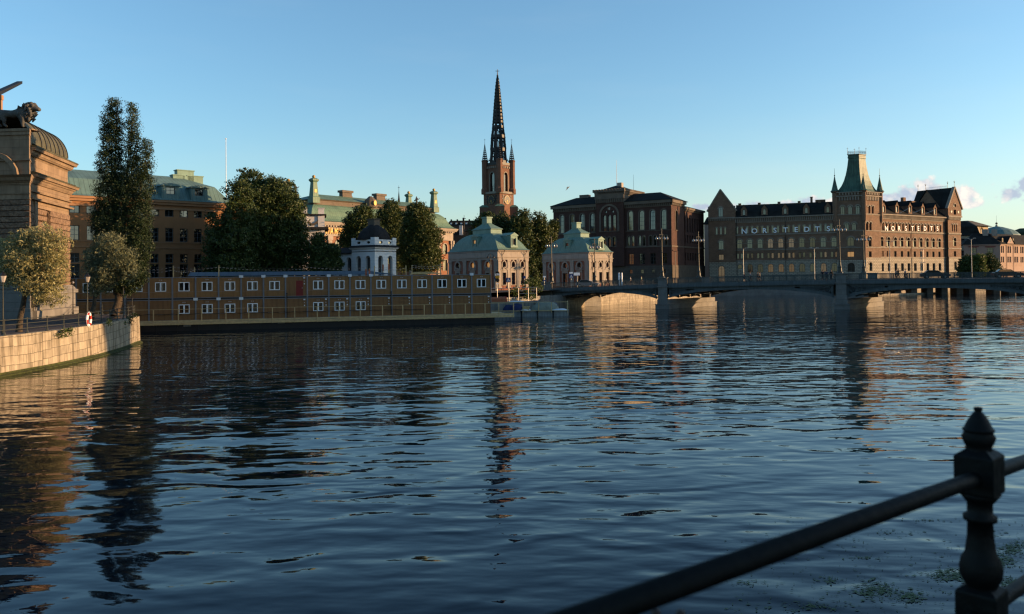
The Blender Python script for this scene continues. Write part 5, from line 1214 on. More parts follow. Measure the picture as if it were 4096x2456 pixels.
    ir.tube((c.x, c.y, z(303)), (c.x, c.y, z(277)), .22, .10, 6); ir.sphere((c.x, c.y, z(303)), .42, 8, 6); ir.box(Fr((c.x, c.y), (1, 0)), -.75, .75, -.1, .1, z(285), z(283.2))
    ir.build('openwork_spire', mm('iron'), t)
    wall.build('wall', mm('churchbrick'), t); trim.build('stone_trim', mm('nortrim'), t)
church()

# ---- orange chancery behind the poplar
def chancery():
    B = hp(916, 133.0); A0 = hp(275, 117.0); A = (B[0]-(B[0]-A0[0])*1.25, B[1]-(B[1]-A0[1])*1.25)
    f = frame2(A, B); L = f.u(916)
    t = thing('chancery', (A[0], A[1], GZ), 'long orange plastered building with blue green sheet roof behind the trees', 'building')
    wall, tr = MB(), MB(); ze = f.z(601, 798); S = 2.9675
    cx = lambda x: 500+x/S; cy = lambda y: 620+y/S
    c1 = [f.u(cx(x)) for x in (352, 528, 700, 868)]; pit = (c1[3]-c1[0])/3
    cs = [c1[0]+pit*i for i in range(-6, 5) if c1[0]+pit*i < L-1]
    ops = []
    for c in cs:
        ops += [op(c, f.z(cx(528), cy(733)), 1.35, f.z(cx(528), cy(640))-f.z(cx(528), cy(733)), 'rect', t=.09, nm=1, nh=0, f='frame_grey'), op(c, f.z(cx(522), cy(1030)), 1.25, f.z(cx(522), cy(868))-f.z(cx(522), cy(1030)), 'rect', t=.09, nm=1, nh=2, f='frame_grey'), op(c, f.z(cx(516), cy(1280)), 1.2, f.z(cx(516), cy(1175))-f.z(cx(516), cy(1280)), 'rect', t=.09, nm=1, nh=1, f='frame_grey'), op(c, f.z(cx(516), cy(1460)), 1.3, 2.2, 'rect', t=.09, nm=1, nh=1, f='frame_grey')]
    facade(wall, f, 0, L, GZ-.4, ze-.3, ops, t); W = 13; backwalls(wall, f, 0, L, W, GZ, ze-.3)
    band(tr, f, 0, L, ze-1.5, ze-1.2, .15); band(tr, f, 0, L, ze-.75, ze-.35, .35); band(tr, f, 0, L, ze-.35, ze, .6); band(tr, f, 0, L, f.z(cx(516), cy(1110)), f.z(cx(516), cy(1100)), .1); band(tr, f, 0, L, f.z(cx(516), cy(1045)), f.z(cx(516), cy(1036)), .1)
    zr = f.z(cx(650), cy(262), 6); rf = MB()
    rf.rings([quadring(f, -.7, L+.7, -.7, W+.7, z, 1, i) for i, z in ((0, ze), (.5, ze+.3), (2.4, ze+2.8), (W/2+.4, zr))]); rf.build('roof', mm('copper_blue'), t)
    for x, y0, y1 in ((535, 375, 495), (875, 400, 515)):
        c = f.u(cx(x)); b = MB(); z0, z1 = f.z(cx(x), cy(y1)), f.z(cx(x), cy(y0)); o = op(c, z0+.35, 1.4, (z1-z0)*.72, 'rect', t=.1, nm=1, nh=1, f='frame_grey')
        z1 += .45; facade(b, f, c-1.3, c+1.3, z0-.5, z1-.4, [o], t, v=-.35, depth=.2); b.prism(f, [(c-1.6, z1-.4), (c+1.6, z1-.4), (c+1.2, z1-.1), (c, z1+.05), (c-1.2, z1-.1)], -.65, 3.6)
        for u in (c-1.3, c+1.3): b.box(f, u-.06, u+.06, -.35, 3.4, z0-.5, z1-.4)
        b.build('dormer', mm('copper_blue'), t)
    for x, w, y in ((705, 1.7, 182), (625, 1.2, 237), (820, 1.6, 250)):
        b = MB(); c = f.u(cx(x), 690, 6); zt = f.z(cx(x), cy(y), 6); b.box(f, c-w*.8, c+w*.8, 5.4, 6.8, zr-1, zt-.15); b.box(f, c-w*.88, c+w*.88, 5.3, 6.9, zt-.15, zt); b.build('chimney', mm('copper_plain'), t)
    b = MB()
    for x in (545, 30):
        u = f.u(cx(x)); 
        for s in (-.25, .25): b.tube(f.P(u+s, .2, ze+.6), f.P(u+s, 5.4, zr-.3), .03, .03, 4)
        for i in range(12): b.tube(f.P(u-.25, .2+i*.43, ze+.6+(zr-.9-ze)*i/12), f.P(u+.25, .2+i*.43, ze+.6+(zr-.9-ze)*i/12), .03, .03, 4)
    b.build('roof_ladder', mm('iron'), t)
    wall.build('wall', mm('orange'), t); tr.build('cornice', mm('orange_trim'), t)
    # sunlit wing beyond
    A2 = hp(921, 141); g = Fr(A2, (.97, .25)); L2 = 14.0; ze2 = g.z(940, 826); t2 = thing('rear_wing', (A2[0], A2[1], GZ), 'orange wall with pale cornice glimpsed beside the big tree, sunlit', 'building')
    w = MB(); s2 = Fr(g.P(0, 0, 0)[:2], (-.25*0+.6, .8)); 
    g = Fr(A2, (.62, .785)); ops = [op(2.4+3.2*i, z, 1.3, 2.2, 'rect', nm=1, nh=1) for i in range(4) for z in (GZ+1.5, GZ+6, GZ+10.2)]
    facade(w, g, 0, L2, GZ, ze2, ops, t2); backwalls(w, g, 0, L2, 9, GZ, ze2); w.build('wall', mm('orange'), t2)
    w = MB(); band(w, g, 0, L2, ze2, ze2+.9, .5); w.build('cornice', mm('sand'), t2); w = MB(); hiproof(w, g, 0, L2, 0, 9, ze2+.95, ze2+2.6); w.build('roof', mm('copper_blue'), t2)
    # flagpole
    p = at(905, 830, 150); t3 = MB(); t3.tube((p.x, p.y, GZ), (p.x, p.y, at(908, 556, 150).z), .12, .05, 8); t3.sphere((p.x, p.y, at(908, 555, 150).z), .14, 6, 4); t3.build('flagpole', mm('litwhite'), loc=(p.x, p.y, GZ), label='tall white flagpole rising behind the big leafy tree', cat='flagpole')
chancery()

# ---- white domed pavilion and white gate building
def white_buildings():
    C = hp(1499.5, 123.0); fl0 = Fr(C, (.8, -.6)); S = 6.185
    LL = -fl0.u(1407); fl = Fr(fl0.P(-LL, 0, 0)[:2], (.8, -.6)); fr = Fr(C, (.6, .8)); RR = fr.u(1584)
    t = thing('domed_pavilion', (C[0], C[1], GZ), 'small white arcaded pavilion with dark domed roof and square lantern', 'pavilion')
    cy = lambda y: 860+y/S
    z = lambda y: fl0.z(1499, cy(y)); w = MB(); tr = MB(); rf = MB()
    zc = z(790); zat = z(735); zd = z(580)
    for f, W, cs in ((fl, LL, (.29, .70)), (fr, RR, (.27, .72))):
        ops = [op(W*c, GZ+.8, W*.22, z(1000)-GZ-.8, 'arch', win=False) for c in cs]
        facade(w, f, 0, W, GZ-.3, zc-.3, ops, None, depth=.45)
        for o in ops: window(t, f, o['u'], .48, o['z'], o['w'], o['h']-o['w']*.3, 'rect', t=.07, nm=1, nh=3, f='frame')
        band(tr, f, 0, W, z(893)-.05, z(893)+.04, .06)
        ops2 = [op(W*c, zat+.2, W*.16, .42, 'round', t=.05, nm=0, nh=0, f='frame') for c in (.3, .72)]
        facade(w, f, .05, W-.05, zat, zd-.1, ops2, t, v=.05, depth=.2)
        for u in (.4, W-.4): w.box(f, u-.42, u+.42, -.06, .1, zat, zd+.22)
    w.rings([quadring(fl, 0, LL, 0, RR, zc-.3, 1.0), quadring(fl, 0, LL, 0, RR, zc-.25, 1.08), quadring(fl, 0, LL, 0, RR, zc, 1.16)]); backwalls(w, fl, 0, LL, RR, GZ, zd, 'LB')
    b = MB(); b.rings([quadring(fl, 0, LL, 0, RR, z_, s) for s, z_ in ((1.19, zc), (1.19, zc+.06), (1.0, zat), (.96, zat+.02))]); b.build('cornice_roof', mm('lead'), t)
    b = MB(); b.rings([quadring(fl, 0, LL, 0, RR, zd-.12, .95), quadring(fl, 0, LL, 0, RR, zd, .99)]); b.build('parapet_cap', mm('lead'), t)
    # octagonal dome
    cc = fl.P(LL/2, RR/2, 0); rr = LL*.50; zt = at(1499, cy(235), 126).z; h = zt-zd
    b = MB(); b.lathe((cc[0], cc[1], zd-.1), [(rr*1.0, 0), (rr*.985, h*.14), (rr*.93, h*.32), (rr*.82, h*.54), (rr*.66, h*.74), (rr*.45, h*.90), (rr*.26, h*1.03)], 20); b.build('dome', mm('lead'), t)
    b = MB(); fc = Fr(cc[:2], (.8, -.6)); b.box(fc, -.75, .75, -.6, .6, zt-.35, at(1499, cy(108), 126).z); b.box(fc, -.88, .88, -.72, .72, at(1499, cy(108), 126).z, at(1499, cy(92), 126).z); b.build('lantern', mm('archtrim'), t)
    w.build('wall', mm('white'), t); tr.build('string_course', mm('lead'), t)
    # low arcaded wing left of it
    t2 = thing('arcade_wing', (fl.P(0, 0, 0)[0], fl.P(0, 0, 0)[1], GZ), 'low white arcaded wing with dark roof left of the domed pavilion', 'building')
    g = Fr(fl.P(-9, .25, 0)[:2], (.8, -.6)); w = MB(); zw = z(935)
    ops = [op(1.4+2.2*i, GZ+.8, 1.15, z(1020)-GZ-.8, 'arch', t=.08, nm=1, nh=3) for i in range(4)]; facade(w, g, 0, 8.95, GZ, zw, ops, t2, depth=.4); backwalls(w, g, 0, 8.95, 4, GZ, zw); w.build('wall', mm('white'), t2)
    w = MB(); w.rings([quadring(g, -.2, 9, -.3, 4.3, zw), quadring(g, -.2, 9, -.3, 4.3, zw+.15), quadring(g, -.2, 9, -.3, 4.3, zw+1.1, 1, 2.0)]); w.build('roof', mm('lead'), t2)
    # taller white gate building between the trees
    A = hp(1200, 136.0); g = Fr(A, (.97, .235)); U1 = g.u(1298); cyy = lambda y: 700+y/3.71
    Zg = lambda y: g.z(1250, cyy(y)); t3 = thing('court_palace', (A[0], A[1], GZ), 'white building with carved attic panel and square corner piers half hidden by foliage', 'building')
    w = MB(); U0 = -3.6
    facade(w, g, U0, U1, GZ, Zg(850), [op(U0+1.5+2.1*i, z0, 1.0, 2.2, 'rect', t=.08, nm=1, nh=2) for i in range(4) for z0 in (GZ+1.4, GZ+5.2) if U0+2.2+2.1*i < U1], t3); backwalls(w, g, U0, U1, 6, GZ, Zg(850))
    w.box(g, U0, U1, 0, 6, Zg(775), Zg(600)); w.box(g, U0-.05, U1+.05, -.05, 6.05, Zg(850), Zg(780))
    for u in (U0+.5, g.u(1217), U1-.5): w.box(g, u-.5, u+.5, -.3, .8, Zg(580), Zg(500)); w.box(g, u-.6, u+.6, -.4, .9, Zg(500), Zg(488)); w.box(g, u-.55, u+.55, -.15, .1, Zg(775), Zg(600))
    sd = Fr(g.P(U1, 0, 0)[:2], g.uy)
    w.build('wall', mm('white_plain'), t3)
    w = MB(); w.box(g, U0-.6, U1+.7, -.7, 6.7, Zg(810), Zg(775)+.02); w.box(g, U0-.3, U1+.35, -.4, 6.4, Zg(598), Zg(580)); w.build('cornice', mm('lead'), t3)
    w = MB()
    for u, ww, hh in ((g.u(1226), .22, .75), (g.u(1273), .25, .75)): w.prism(g, [(u+ww*math.cos(a*.785), Zg(705)+hh/2*math.sin(a*.785)) for a in range(8)], -.05, .05)
    u = g.u(1252); w.ribbon(g, [(u-1.1, Zg(680)), (u-.6, Zg(705)), (u-.3, Zg(728)), (u, Zg(735)), (u+.3, Zg(728)), (u+.6, Zg(705)), (u+1.1, Zg(680))], .18, -.14, .02); w.box(g, u-1.15, u-.75, -.1, .02, Zg(725), Zg(680)); w.box(g, u+.75, u+1.15, -.1, .02, Zg(725), Zg(680))
    w.build('carved_relief', mm('archtrim'), t3)
white_buildings()

# ---- granite parliament end at the left
def parliament():
    K0 = at(118, 1280, 74.0); t = thing('parliament_wing', (K0.x, K0.y, QZ), 'massive granite building with shaded projecting pier and sunlit curved roofed bay', 'building')
    # dark projecting pier
    A = (K0.x-22, 76.4); B = (K0.x, K0.y); f = frame2(A, B); L = f.u(118, 1000)
    Z = lambda y: f.z(60, y)
    Zs = lambda y: f.z(110, y)
    S = 2.747; c5 = lambda y: 320+y/S
    w, rk, bs, tr = MB(), MB(), MB(), MB()
    ztop = Zs(c5(530)); 
    W = 2.3
    def pq(z, e, v0=0.0): return [f.P(0, v0-e, z), f.P(L+e, v0-e, z), f.P(L+e-.64*(W-v0+e), W, z), f.P(0, W, z)]
    lv = [QZ, Zs(1255), Zs(1160)]
    bs.rings([pq(z_, e_) for z_, e_ in ((QZ, .4), (Zs(800+1195/2.747), .4), (Zs(800+1195/2.747)+.03, .2), (Zs(1155), .2), (Zs(1155)+.03, .38), (Zs(1142), .38))])
    # rock-faced courses
    n = 15; za, zb = Zs(1142), Zs(c5(1310)); rs = random.Random(3)
    for i in range(n):
        a, b = za+(zb-za)*i/n, za+(zb-za)*(i+1)/n
        rk.rings([pq(a+.02, .0), pq(a+.07, .07), pq(b-.08, .07+rs.uniform(0, .04)), pq(b-.02, .0)])
    w.rings([pq(zb, 0), pq(Zs(c5(1100)), 0)]); w.rings([pq(Zs(c5(1310)), .12), pq(Zs(c5(1290)), .12)]); w.rings([pq(Zs(c5(1252)), .1), pq(Zs(c5(1240)), .1)])
    w.rings([pq(Zs(c5(1100)), 0), pq(Zs(c5(880)), 0)]); w.rings([pq(Zs(c5(880)), -.08), pq(ztop, -.08)])
    for a, b, p in ((1145, 1125, .12), (1125, 1108, .34), (1108, 1072, .65), (1072, 1050, .95)): w.rings([pq(Zs(c5(a)), p*.72), pq(Zs(c5(b)), p)])
    for a, b, p in ((885, 872, .2), (872, 862, .08), (600, 560, .06), (560, 530, .14)): w.rings([pq(Zs(c5(a)), p), pq(Zs(c5(b)), p)])
    # segmental pediment arc at the edge of the picture
    u0 = f.u(0, 700)-.8; w.ribbon(f, [(u0-2.6*math.cos(math.pi*k/10), Zs(c5(1060))+2.2*math.sin(math.pi*k/10)) for k in range(11)], .22, -.35, 0)
    # sunlit bay: wall from behind the pier to the far corner
    c = at(276, 1252, 86.5); b0 = at(100, 1273, 73.6); g = Fr((b0.x-.3, b0.y), (c.x-b0.x+.3, c.y-b0.y)); g = Fr(g.P(1.6, 0, 0)[:2], g.ux); G = g.u(276, 1250)
    def gr_(z, e, v0=0.0): return [g.P(0, v0-e, z), g.P(G+e, v0-e, z), g.P(G+e, WW, z), g.P(0, WW, z)]
    zz = lambda y, px=200: g.z(px, y)
    E = lambda y: g.z(274, 320+y/S); WW = 16
    u1 = g.u(120, 1250); n = 13
    zf = g.z(274, 860); zfoot = g.z(274, 1150)
    ow = op(g.u(112, 850), g.z(130, 890), 1.6, g.z(130, 842)-g.z(130, 890)+2.2, 'rect', t=.12, nm=0, nh=2)
    for i in range(n):
        a, b = zfoot+(zf-zfoot)*i/n, zfoot+(zf-zfoot)*(i+1)/n
        for (p, q) in ((0, g.u(140, 1000)), (g.u(198, 1000), G)):
            q_ = q; e_ = rs.uniform(0, .08); gq = lambda z, e: [g.P(p, -e, z), g.P(q+(e if q == G else 0), -e, z), g.P(q+(e if q == G else 0), WW, z), g.P(p, WW, z)]
            rk.rings([gq(a+.004, 0), gq(a+.05, .09), gq(b-.05, .09+e_), gq(b-.004, 0)])
        rk.rings([quadring(g, g.u(147, 1000), g.u(190, 1000), .2+rs.uniform(0, .15), 5, zz_, 1, i_) for zz_, i_ in ((a+.02, 0), (a+.1, -.15), (b-.12, -.15), (b-.02, 0))])
    w.box(g, 0, G, 1.2, WW, QZ, zf+1.2)
    # smooth jambs and lintel
    w.box(g, g.u(135, 1000), g.u(146, 1000), -.15, .6, zfoot, zf+.6)
    w.box(g, 0, G, 0, WW, g.z(200, 343+500), E(1245))
    for a, b, p in ((1345, 1330, .25), (1420, 1402, .4), (1330, 1250, 0.05)): w.rings([gr_(E(a), p), gr_(E(b), p+.04)])
    for a, b, p in ((1262, 1245, .3), (1245, 1222, .42), (1222, 1205, .6), (1205, 1180, .85)): w.rings([gr_(E(a), p-.1), gr_(E(b), p)])
    w.box(g, 0, G, .1, WW, E(1180), E(940))
    for a, b, p in ((1010, 995, .1), (995, 980, .35), (980, 950, .5), (950, 922, .8)): w.rings([gr_(E(a), p-.1, .1), gr_(E(b), p, .1)])
    # skirt roof ledge with seams between the cornices, and blocking course
    cr = MB(); cr.rings([gr_(E(1180), .92), gr_(E(1172), .92), gr_(E(1150), .05)])
    for i in range(9): u = G*(i+.5)/9; cr.ribbon(Fr(g.P(u, 0, 0)[:2], g.uy), [(-.9, E(1170)), (-.2, E(1148))], .05, -.05, .05)
    cr.build('ledge_roof', mm('copper_brown'), t)
    rf = MB(); rf.rings([gr_(E(922), .85, .1), gr_(E(908), .85, .1), gr_(E(900), .1, .1), gr_(g.z(200, 320+820/S), -.15, .1)])
    zsp = g.z(274, 320+905/S); ztp = g.z(200, 320+627/S, 4.0)
    # barrel vault along u: profile in v
    RV = 2.7; zv0 = g.z(274, 320+868/S); hh = g.z(210, 320+632/S, RV)-zv0
    prof = [(RV*(1-math.cos(math.pi*k/36))-.25, zv0+hh*math.sin(math.pi*k/36)) for k in range(19)]+[(9, zv0+hh), (12, zv0)]
    # closed end: quarter dome towards the far corner
    cols = []
    for j in range(9):
        s = j/8; uu = G-.4-0 if False else None
    for k in range(20):
        (v0, z0), (v1, z1) = prof[k], prof[k+1]
        rf.poly([g.P(1.0, v0+.3, z0), g.P(G-.1, v0+.3, z0), g.P(G-.1, v1+.3, z1), g.P(1.0, v1+.3, z1)])
    rf.poly([g.P(G-.1, v+.3, z_) for v, z_ in prof])
    rf.build('vaulted_roof', mm('copper_brown'), t)
    rb = MB()
    for i in range(7):
        u = G-.1-i*1.3; pp = [(v+.3, z_+.03) for v, z_ in prof]
        f2 = Fr(g.P(u, 0, 0)[:2], g.uy); rb.ribbon(f2, pp, .05, -.06, .06)
    rb.build('roof_seams', mm('iron'), t)
    # base and window
    bs.rings([gr_(z_, -i_) for z_, i_ in ((QZ, -.75), (g.z(274, 1228), -.75), (g.z(274, 1226), -.5), (g.z(274, 1172), -.5), (g.z(274, 1170), -.72), (g.z(274, 1157), -.72), (g.z(274, 1155), -.55), (g.z(274, 1140), -.3))])
    hole = MB(); hole.box(g, g.u(104, 1200), g.u(121, 1200), -.80, -.4, g.z(120, 1227), g.z(120, 1178)); hole.build('basement_window', mm('glass'), t)
    window(t, g, g.u(116, 850)+.2, -.05, g.z(120, 930), 1.6, g.z(120, 842)-g.z(120, 930), 'rect', t=.12, nm=0, nh=2)
    # recessed dark slot right of the rock pilaster
    w.build('smooth_granite_wall', mm('granite'), t); rk.build('rock_faced_wall', mm('granite_rock'), t); bs.build('stone_base', mm('granite_grey'), t)
    # reddish chimney stack and canopy glimpsed above
    p = at(-25, 500, 92); t2 = MB(); fk = Fr((p.x, p.y), (1, 0)); zt = at(5, 385, 92).z; t2.box(fk, -2.5, at(11, 500, 92.3).x-p.x, 0, .3, at(5, 600, 92).z-3, zt); t2.box(fk, -2.6, at(14, 500, 92.3).x-p.x, -.05, .35, zt-.4, zt+.15); t2.build('attic_block', mm('orange_trim'), t)
    a = at(-60, 384, 78); b = at(80, 333, 84); can = MB(); fc = frame2((a.x, a.y), (b.x, b.y)); l = fc.u(80, 330)
    can.rings([[fc.P(0, -.3, a.z-.55), fc.P(l, -.25, b.z-.05), fc.P(l, .3, b.z-.05), fc.P(0, .4, a.z-.55)], [fc.P(0, -.3, a.z-.1), fc.P(l, -.25, b.z+.22), fc.P(l, .3, b.z+.22), fc.P(0, .4, a.z-.1)]]); can.build('canopy', mm('iron'), t)
    # lion
    tl = thing('lion_statue', tuple(f.P(f.u(60, 500), 1.2, ztop)), 'weathered stone lion striding on top of the shaded granite pier', 'statue')
    V = 1.25
    def J(px, py, r, dv=0): u, z_ = f.uz(px, py, V+dv); return (tuple(Vector(f.P(u, V+dv, z_))-root_loc(tl)), r)
    js = [J(-30, 452, .42), J(10, 455, .40), J(50, 458, .42), J(88, 450, .50), J(110, 442, .52), J(124, 433, .46), J(137, 431, .34), J(152, 437, .24), J(163, 441, .19)]
    ed = [(i, i+1) for i in range(8)]
    for px0, dv, foot, lift in ((90, -.28, 92, 0), (86, .30, 100, 0)):
        b = len(js); js += [J(px0, 470, .30, dv), J(px0+2, 488, .19, dv), J(foot-3, 502, .15, dv), J(foot+4, 508, .14, dv)]; ed += [(3, b), (b, b+1), (b+1, b+2), (b+2, b+3)]
    for dv, foot in ((-.28, 25), (.28, 5)):
        b = len(js); js += [J(foot-22, 470, .34, dv), J(foot-6, 482, .2, dv), J(foot-10, 496, .13, dv), J(foot+4, 508, .14, dv)]; ed += [(0 if foot < 20 else 1, b), (b, b+1), (b+1, b+2), (b+2, b+3)]
    skinned('body', tl, js, ed, 'bronze', root_loc(tl))
    rsn = np.random.RandomState(4); mn = MB()
    for i in range(170):
        px, py = 84+50*rsn.rand(), 414+66*rsn.rand()
        if (px-112)**2/25**2+(py-446)**2/31**2 > 1.0: continue
        u, z_ = f.uz(px, py, V); dv = (rsn.rand()-.5)*1.0; p = Vector(f.P(u, V+dv, z_)); mn.tube(p, p+Vector((-.12-.1*rsn.rand(), 0, -.25-.15*rsn.rand())), .17, .05, 6)
    for px, py in ((122, 418), (131, 417), (136, 424), (128, 425), (115, 420)):
        for dv in (-.22, .22): u, z_ = f.uz(px, py, V); mn.sphere(f.P(u, V+dv, z_), .2, 7, 5)
    mn.build('mane', mm('bronze'), tl, smooth=True)
    pl = MB(); pl.box(f, f.u(-40, 500), f.u(108, 500), .6, 1.9, ztop-.0, ztop+.10); pl.build('statue_plinth', mm('granite'), tl)
parliament()

# ---- houses at the far right, the pale house between the brick blocks, roofs in the distance
def houses():
    # mansard house behind
    A = hp(3800, 336); f = frame2(A, hp(3922, 332)); L = f.u(3922); t = thing('mansard_house', (A[0], A[1], GZ), 'cream house with tall black mansard roof directly right of the brick publishing house', 'house')
    cy = lambda y: 560+y/2.65
    z = lambda y: f.z(3880, cy(y)); w = MB()
    ops = [op(f.u(3848), z(yb), 2.3, z(yt)-z(yb), 'rect', t=.15, nm=1, nh=2, f='frame_grey') for yt, yb in ((1043, 1103), (1170, 1225), (1265, 1310))]
    facade(w, f, 0, L, GZ, z(1013), ops, t); r = Fr(f.P(L, 0, 0)[:2], f.uy); backwalls(w, f, 0, L, 20, GZ, z(1013)); w.build('wall', mm('cream'), t)
    b = MB(); b.rings([quadring(f, 0, L, 0, 20, zz, 1, i) for i, zz in ((-.6, z(1012)), (-.6, z(1008)), (.2, z(985)), (.9, z(915)), (5, z(848)))]); b.build('roof', mm('roof'), t)
    # sunlit attic storey beyond
    A2 = hp(3900, 346); g = frame2(A2, hp(3955, 354)); L2 = g.u(3954); zz = lambda y: g.z(3930, cy(y)); t4 = thing('cream_attic_house', (A2[0], A2[1], GZ), 'sunlit cream wall with low brown roof above the black roofs at right', 'house')
    w = MB(); w.box(g, 0, L2, 0, 12, GZ, zz(915)); w.build('wall', mm('cream'), t4); b = MB(); b.rings([quadring(g, -1.4, L2+1.4, -1.4, 13, zz(915)), quadring(g, -1.4, L2+1.4, -1.4, 13, zz(850), 1, 6)]); b.build('roof', mm('roof_tile'), t4)
    b = MB(); p = g.P(L2*.5, -.4, zz(955)); b.tube(g.P(L2*.5-.9, -.4, zz(925)), p, .15, .15, 5); b.tube(g.P(L2*.5+.9, -.4, zz(925)), p, .15, .15, 5); b.tube(p, g.P(L2*.5, -.4, zz(985)), .15, .15, 5); b.build('drain_pipe', mm('iron'), t4)
    # pink house
    C = hp(3857+0, 285); C = hp(4003, 306.0); ux = (.95, -.31)
    f0 = Fr(C, ux); L = -f0.u(3855); f = Fr(f0.P(-L, 0, 0)[:2], ux); s = Fr(C, (.80, .60)); S = s.u(4300)
    t = thing('pink_house', (C[0], C[1], GZ), 'salmon pink house with black hipped roof, its long right side sunlit', 'house')
    z = lambda y, px=3950: f0.z(px, cy(y)); w = MB(); tr = MB()
    ops = [op(f.u(px), z(yb, px), 2.1, z(yt, px)-z(yb, px), 'rect', t=.14, nm=1, nh=2, f='frame_grey') for px in (3894, 3961) for yt, yb in ((1143, 1203), (1253, 1300))]
    ze = z(1105, 3990)
    facade(w, f, 0, L, GZ, ze, ops, t)
    for o in ops: tr.box(f, o['u']-1.8, o['u']+1.8, -.25, .0, o['z']+o['h']+.3, o['z']+o['h']+.6)
    tr.box(f, 0, L, -.12, .0, z(1302, 3990), z(1297, 3990)); tr.build('window_hoods', mm('reddoor'), t); tr = MB()
    sy = lambda y: s.z(4004, cy(y))
    so = []
    for i in range(16):
        if i in (2, 6, 10): continue
        for yt, yb in ((1123, 1196), (1235, 1300)): so.append(op(1.1+i*1.75*.93, s.z(4004, cy(yb)), 1.15, sy(yt)-sy(yb), 'rect', t=.12, nm=1, nh=2, f='sand'))
    facade(w, s, 0, S, GZ, sy(1105), [o for o in so if o['u'] < S-1], t)
    band(tr, s, 0, S, sy(1325), sy(1318), .12); band(tr, s, 0, S, sy(1305), sy(1298), .12); band(tr, s, 0, S, sy(1112), sy(1100), .35); band(tr, f, 0, L, z(1112, 3990), z(1104, 3990), .3)
    for u in (5.2, 11.6): tr.tube(s.P(u, -.2, GZ), s.P(u, -.2, sy(1105)), .1, .1, 5)
    # gable on the sunlit side
    gc = 8.6; gw = 3.6; tr.prism(s, [(gc-gw, sy(1100)), (gc+gw, sy(1100)), (gc, sy(1022))], -.3, .3)
    w.build('wall', mm('pinkhouse'), t); tr.build('trim', mm('pinkhouse'), t)
    window(t, s, gc, -.36, sy(1078), .9, sy(1042)-sy(1078), 'round', t=.1, nm=0, nh=0, f='sand')
    rf = MB(); zr = f.z(3935, cy(990), 5)
    q = [f.P(-.6, -.6, ze+.1), s.P(.4, -.7, ze+.1), s.P(S, -.6, ze+.1), s.P(S, 12, ze+.1), f.P(-.6, 11, ze+.1)]
    R1 = f.P(4.5, 5.5, zr); R2 = Vector(s.P(3.2, 5.5, zr)); R3 = s.P(S, 5.5, zr)
    rf.poly([q[0], q[1], R2, R1]); rf.poly([q[1], q[2], R3, R2]); rf.poly([q[4], q[0], R1]); rf.poly([q[4], R1, R2, R3, q[3]])
    rf.poly([s.P(gc-gw-.5, -.6, sy(1105)), s.P(gc, -.5, sy(1012)), s.P(gc, 4, sy(1012)), s.P(gc-gw-.5, 3, sy(1090))]); rf.poly([s.P(gc, -.5, sy(1012)), s.P(gc+gw+.5, -.6, sy(1105)), s.P(gc+gw+.5, 3, sy(1090)), s.P(gc, 4, sy(1012))])
    rf.build('roof', mm('roof'), t)
    for u in (3.6, 13.3):
        b = MB(); b.box(s, u-.75, u+.75, .6, 3, sy(1090), sy(1040)); d = b.build('dormer', mm('roof'), t); window(t, s, u, .5, sy(1078), 1.0, sy(1035)-sy(1078), 'arch', t=.2, nm=1, nh=1, f='cream')
    for u, v in ((f.u(3955), 5), (f.u(3995), 6)):
        b = MB(); b.box(f, u-.9, u+.9, v-.5, v+.5, zr-1, zr+1.6); b.build('chimney', mm('sand'), t)
    # green domed hall behind
    D = 385; c = at(3988, 1000, D); zz = lambda y: at(3988, cy(y), D).z; k = D/FPX/2.65
    t3 = thing('domed_hall', (c.x, c.y, GZ), 'low green copper dome topped by a ball, behind the pink house', 'building')
    b = MB(); b.lathe((c.x, c.y, 0), [(215*k, GZ), (215*k, zz(1012)), (200*k, zz(995)), (160*k, zz(960)), (60*k, zz(925)), (12*k, zz(915)), (10*k, zz(900))], 16); b.build('dome', mm('copper_blue'), t3)
    b = MB(); b.sphere((c.x, c.y, zz(885)), 12*k, 10, 8); b.tube((c.x, c.y, zz(880)), (c.x, c.y, zz(800)), .05, .03, 4); b.build('ball_finial', mm('archtrim'), t3)
    # pale narrow house between archive and publishing house
    A = hp(2819, 292); f = Fr(A, (.9, -.43)); t = thing('pale_house', (A[0], A[1], GZ), 'narrow strip of a pale house between the two brick buildings', 'house'); w = MB(); zt = f.z(2830, 897); w.box(f, 0, 4.5, 0, 8, GZ, zt); w.build('wall', mm('pinkhouse'), t)
    w = MB(); w.rings([quadring(f, -.3, 4.8, -.3, 8, zt), quadring(f, -.3, 4.8, -.3, 8, f.z(2830, 868), 1, 1.2)]); w.build('roof', mm('roof'), t)
    # dark hillside blocks between palace and church
    A = hp(1770, 420); f = Fr(A, (1, 0)); zt = at(1850, 880, 420).z
    t = thing('distant_block', (A[0], A[1], GZ), 'long dark roof with a row of small pale skylights behind the pavilions', 'building')
    w = MB(); w.box(f, 0, 26, 0, 10, GZ, zt-6); w.build('wall', mm('archbrick'), t); w = MB(); w.rings([quadring(f, -1, 27, -1, 12, zt-6), quadring(f, -1, 27, -1, 12, zt, 1, 5)])
    for i in range(8): u = 1+3.2*i; w.box(f, u, u+.8, 4, 5, zt-1, zt+.7+.8*(i % 3 == 0))
    w.build('roof', mm('roof'), t)
    for i in range(9):
        w = MB(); w.box(f, 1.5+2.7*i, 2.4+2.7*i, 1.6, 3.5, zt-2.1, zt-1.3); w.build('skylight', mm('litwhite'), t)
    A = hp(1800, 230); f = Fr(A, (1, 0)); zt = at(1840, 925, 230).z; t = thing('old_town_roof', (A[0], A[1], GZ), 'low dark reddish roof with one white chimney left of the nearer pavilion', 'building')
